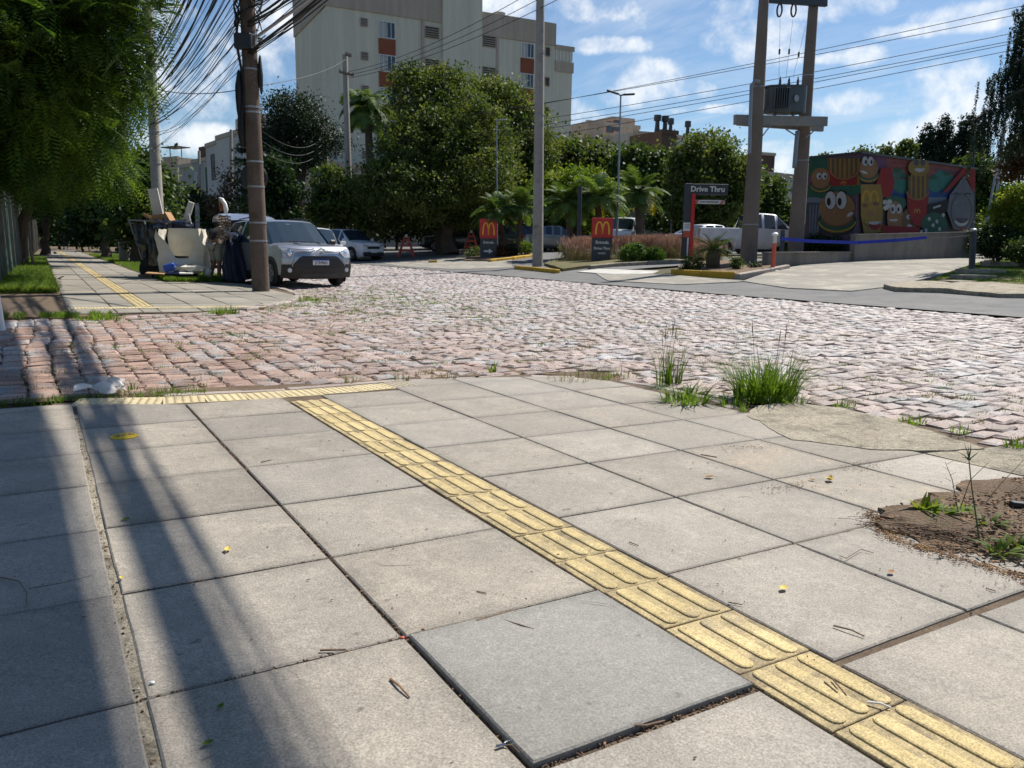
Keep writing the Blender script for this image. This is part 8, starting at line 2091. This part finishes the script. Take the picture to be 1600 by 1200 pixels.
twig([(0, 905), (30, 912), (42, 930), (42, 948)], .0018, 'thin root-like stem at the left picture edge'); twig([(45, 922), (100, 915), (142, 903)], .0012, 'thin dry straw in the left shade', 'twig')
twig([(985, 1138), (1010, 1140), (1038, 1130)], .0035, 'curled bark strip in the joint below the bluish slab', 'twig'); twig([(790, 965), (786, 990)], .0012, 'tiny stem crossing the joint above the bluish slab')
twig([(610, 1065), (625, 1078), (640, 1094)], .003, 'reddish bark sliver in the dark joint left of the bluish slab', 'chip'); twig([(610, 963), (650, 955)], .004, 'pale strip of bark in the joint above the bluish slab', 'twig') if False else None
twig([(745, 973), (803, 957)], .0048, 'long pale strip of wood lying in the joint above the bluish slab', 'twig')
twig([(500, 1020), (540, 1018)], .003, 'pale strip of wood near the joint in the lower middle', 'twig')
twig([(775, 1168), (800, 1172), (812, 1180)], .0016, 'thin stem beside the small metal clip', 'twig')
def pebble(px, py, s, mat, label):
    g = on_pave(px, py, s * .4); mb = MB(); mb.ell((0, 0, 0), (s, s * .8, s * .6), 10, 7, .1, int(px)); tag(mb.build('pebble', M[mat], None, True, loc=g), label, 'pebble')
pebble(238, 1069, .0055, 'sign_white', 'small white pebble beside the left joint'); pebble(216, 1078, .004, 'board_white', 'tiny pale pebble just left of the white one')
pebble(661, 986, .005, 'chip', 'reddish berry in the joint, left one of two'); pebble(677, 985, .005, 'chip', 'reddish berry in the joint, right one of two'); pebble(629, 999, .006, 'orange_red', 'red seed at the slab corner')
for pts in (((870, 934), (905, 945), (950, 950), (985, 966), (1002, 974)), ((560, 872), (600, 885), (660, 884))):
    P_ = [Vector(gp(*p) + (0,)) for p in pts]
    for p in P_: p.z = h(p.x, p.y) + (.0105 if pts[0][0] == 870 else .0018)
    mb = MB(); n_ = len(P_); vs_ = []
    for i, p in enumerate(P_): w_ = .0016 * (1 - abs(2 * i / (n_ - 1) - 1) * .8); vs_ += [p + Vector((0, w_, 0)), p - Vector((0, w_, 0))]
    mb.add(vs_, [(2 * i, 2 * i + 1, 2 * i + 3, 2 * i + 2) for i in range(n_ - 1)]); mb.build('crack', M['sand'], pave)
def clip_():
    g = on_pave(795, 1166, .006); mb = MB(); mb.tube([(math.cos(a) * .010, math.sin(a) * .006, 0) for a in [2 * PI * k / 12 for k in range(13)]], .0012, 5); mb.box((-.018, 0, .001), (.02, .006, .0016)); 
    tag(mb.build('metal_clip', M['chrome'], None, loc=g), 'small shiny metal pull tab beside the dark joint at the bottom', 'clip')
clip_()
# yellow disc set on the slab, with worn marks
g = on_pave(194, 683, .001); e = empty('floor_disc', g, 'round yellow floor marker disc on the slabs at left', 'disc')
mb = MB(); mb.lathe([(0, -.004), (.062, -.004), (.064, .002), (.058, .006), (0, .0065)], 32); mb.build('disc', M['disc_yellow'], e, True)
mb = MB()
for k in range(3): mb.lathe([(.006, .0066), (.012, .0066), (.012, .0074), (.006, .0074)], 12, (-.03 + .03 * k, 0, 0))
for k in range(10): a = 2 * PI * k / 10; mb.box((math.cos(a) * .046, math.sin(a) * .046, .0068), (.008, .003, .0012), Matrix.Rotation(a, 3, 'Z'))
mb.build('worn_marks', M['twig'], e); e.rotation_euler = (-.013, .0188, .3)
# crumpled plastic bag
g = G(155, 616); e = empty('plastic_bag', g, 'crumpled white plastic bag in the gutter behind the left slabs', 'bag')
crumple('film', lambda u, v: (-.13 + .28 * u, -.05 + .12 * v + .03 * math.sin(u * 7), .03 + .045 * abs(math.sin(u * 6 + 1)) * math.sin(PI * v)), 26, 12, 'plasticbag', e, 3, .03, 14)
crumple('film', lambda u, v: (.04 + .11 * u, .0 + .07 * v, .05 + .05 * math.sin(PI * u) * math.sin(PI * v) + .02 * v), 12, 10, 'plasticbag', e, 8, .03, 16)
# chips, straw and soil crumbs in and round the tree pit
def chips(name, fn, n, s0, s1, mat, seed, parent, flat_=.4):
    r = np.random.RandomState(seed); p = fn(n, r); n = len(p); V_ = []; F_ = []
    for i in range(n):
        s = r.uniform(s0, s1); L3 = s * r.uniform(1, 3.2); a = r.uniform(0, 2 * PI); ca, sa = math.cos(a), math.sin(a); b = len(V_)
        for (x, y, z) in ((-1, -1, 0), (1, -1, 0), (1, 1, 0), (-1, 1, 0), (-.6, -.6, 1), (.7, -.5, 1), (.5, .7, 1), (-.7, .5, 1)):
            x_, y_ = x * L3 * r.uniform(.8, 1.1), y * s * r.uniform(.7, 1.1); V_.append((p[i][0] + x_ * ca - y_ * sa, p[i][1] + x_ * sa + y_ * ca, p[i][2] + z * s * flat_ * 2))
        F_ += [(b, b + 1, b + 5, b + 4), (b + 1, b + 2, b + 6, b + 5), (b + 2, b + 3, b + 7, b + 6), (b + 3, b, b + 4, b + 7), (b + 4, b + 5, b + 6, b + 7)]
    me = bpy.data.meshes.new(name); me.from_pydata(V_, [], F_); me.materials.append(M[mat]); me.update(); tag(link(name, me, parent), kind='stuff')
pit_o = bpy.data.objects['tree_pit_soil']
def pit_pts(off, mx=.0):
    def fn(n, r): x = r.uniform(2.5 - mx, 4.0, n); y = r.uniform(.6, 1.76 + mx, n); ok = (x - 2.44 + mx * 1.0) > np.abs(y - 1.25) * .3; x, y = x[ok], y[ok]; return np.stack([x, y, hv(x, y) + off], 1)
    return fn
chips('bark_chips', pit_pts(.010), 1300, .0015, .0055, 'chip', 1, pit_o)
chips('soil_crumbs', pit_pts(.008), 1600, .0015, .004, 'soil', 2, pit_o, .8)
def edge_pts(n, r):
    t = r.uniform(0, 1, n); x = np.interp(t, [0, .3, .6, 1], [2.66, 2.46, 2.50, 2.6]) + np.abs(r.normal(size=n)) * -.035 + .02; y = np.interp(t, [0, .3, .6, 1], [1.74, 1.52, 1.2, .8]) + r.normal(size=n) * .03; return np.stack([x, y, hv(x, y) + .004], 1)
chips('spilled_crumbs', edge_pts, 900, .0008, .0024, 'chip', 3, pit_o); chips('spilled_soil', edge_pts, 900, .0008, .0022, 'leaf_dry', 13, pit_o, .5)
def sandy(n, r):
    k = r.randint(0, 5, n); c = np.array([gp(1230, 762), gp(1345, 730), gp(1400, 800), gp(1160, 700), gp(1590, 905)])[k]; p = c + r.normal(size=(n, 2)) * np.array([.09, .035]); return np.stack([p[:, 0], p[:, 1], hv(p[:, 0], p[:, 1]) + .003], 1)
chips('sand_spill', sandy, 900, .0006, .0016, 'chip', 4, pave)
def joints_(n, r):
    xs = np.array([.105, .70, 1.30, 2.12, .70]); k = r.randint(0, 5, n); x = xs[k] + r.normal(size=n) * .006; y = r.uniform(.9, 4.9, n)
    m_ = r.uniform(0, 1, n) < .45; yr = np.array([1.08, 1.665, 1.08, 2.25])[r.randint(0, 4, n)] + r.normal(size=n) * .007; xr = r.uniform(.1, 1.3, n); x = np.where(m_, xr, x); y = np.where(m_, yr, y)
    return np.stack([x, y, hv(x, y) - .004], 1)
chips('joint_debris', joints_, 900, .0008, .0022, 'soil', 5, pave, .8); chips('joint_debris', joints_, 260, .0012, .0034, 'chip', 6, pave)
def scat(n, r): x = r.uniform(-.6, 3.6, n); y = r.uniform(.9, 5.0, n); return np.stack([x, y, hv(x, y) + .003], 1)
chips('pavement_specks', scat, 420, .0008, .0022, 'twig', 7, pave)
# straw mat along the pit edge
V_ = MB(); q = random.Random(3)
for i in range(330):
    t = q.random(); x = 2.43 + .20 * q.random() + .55 * t * (q.random()); y = 1.70 - .75 * t + q.uniform(-.03, .06); a = q.uniform(-.9, .5) - .9; L3 = q.uniform(.03, .12)
    p = Vector((x, y, h(x, y) + q.uniform(.004, .016))); dd = Vector((math.cos(a), math.sin(a), q.uniform(-.05, .15))) * L3; V_.tube([p, p + dd * .5 + Vector((0, 0, .004)), p + dd], [.0009, .0008, .0004], 3, False)
tag(V_.build('straw_litter', M['twig'], pit_o), kind='stuff')
boxy('dark_stone', 1590, 788, P(G(1590, 792))[2], (.055, .03, .02), (0, .1, 0), 'black', 'dark stone-like lump in the tree pit at the right edge', 'stone')
# debris on far side left
for (px, py, s, mt_, lb) in ((30, 455, .12, 'board_white', 'pale litter scrap at the end of the left verge'), (78, 400, .14, 'board_white', 'whitish litter scrap in the left verge'), (85, 438, .22, 'bag_black', 'dark flattened rubbish on the left verge')):
    g = Vector(G(px, py)) + Vector((0, 0, .06)); e = empty('litter', g, lb, 'litter'); crumple('scrap', lambda u, v: (s * (u - .5) * 2, s * (v - .5), .03 * math.sin(u * 8)), 8, 5, mt_, e, 2, .03, 9)
bpy.context.view_layer.update()
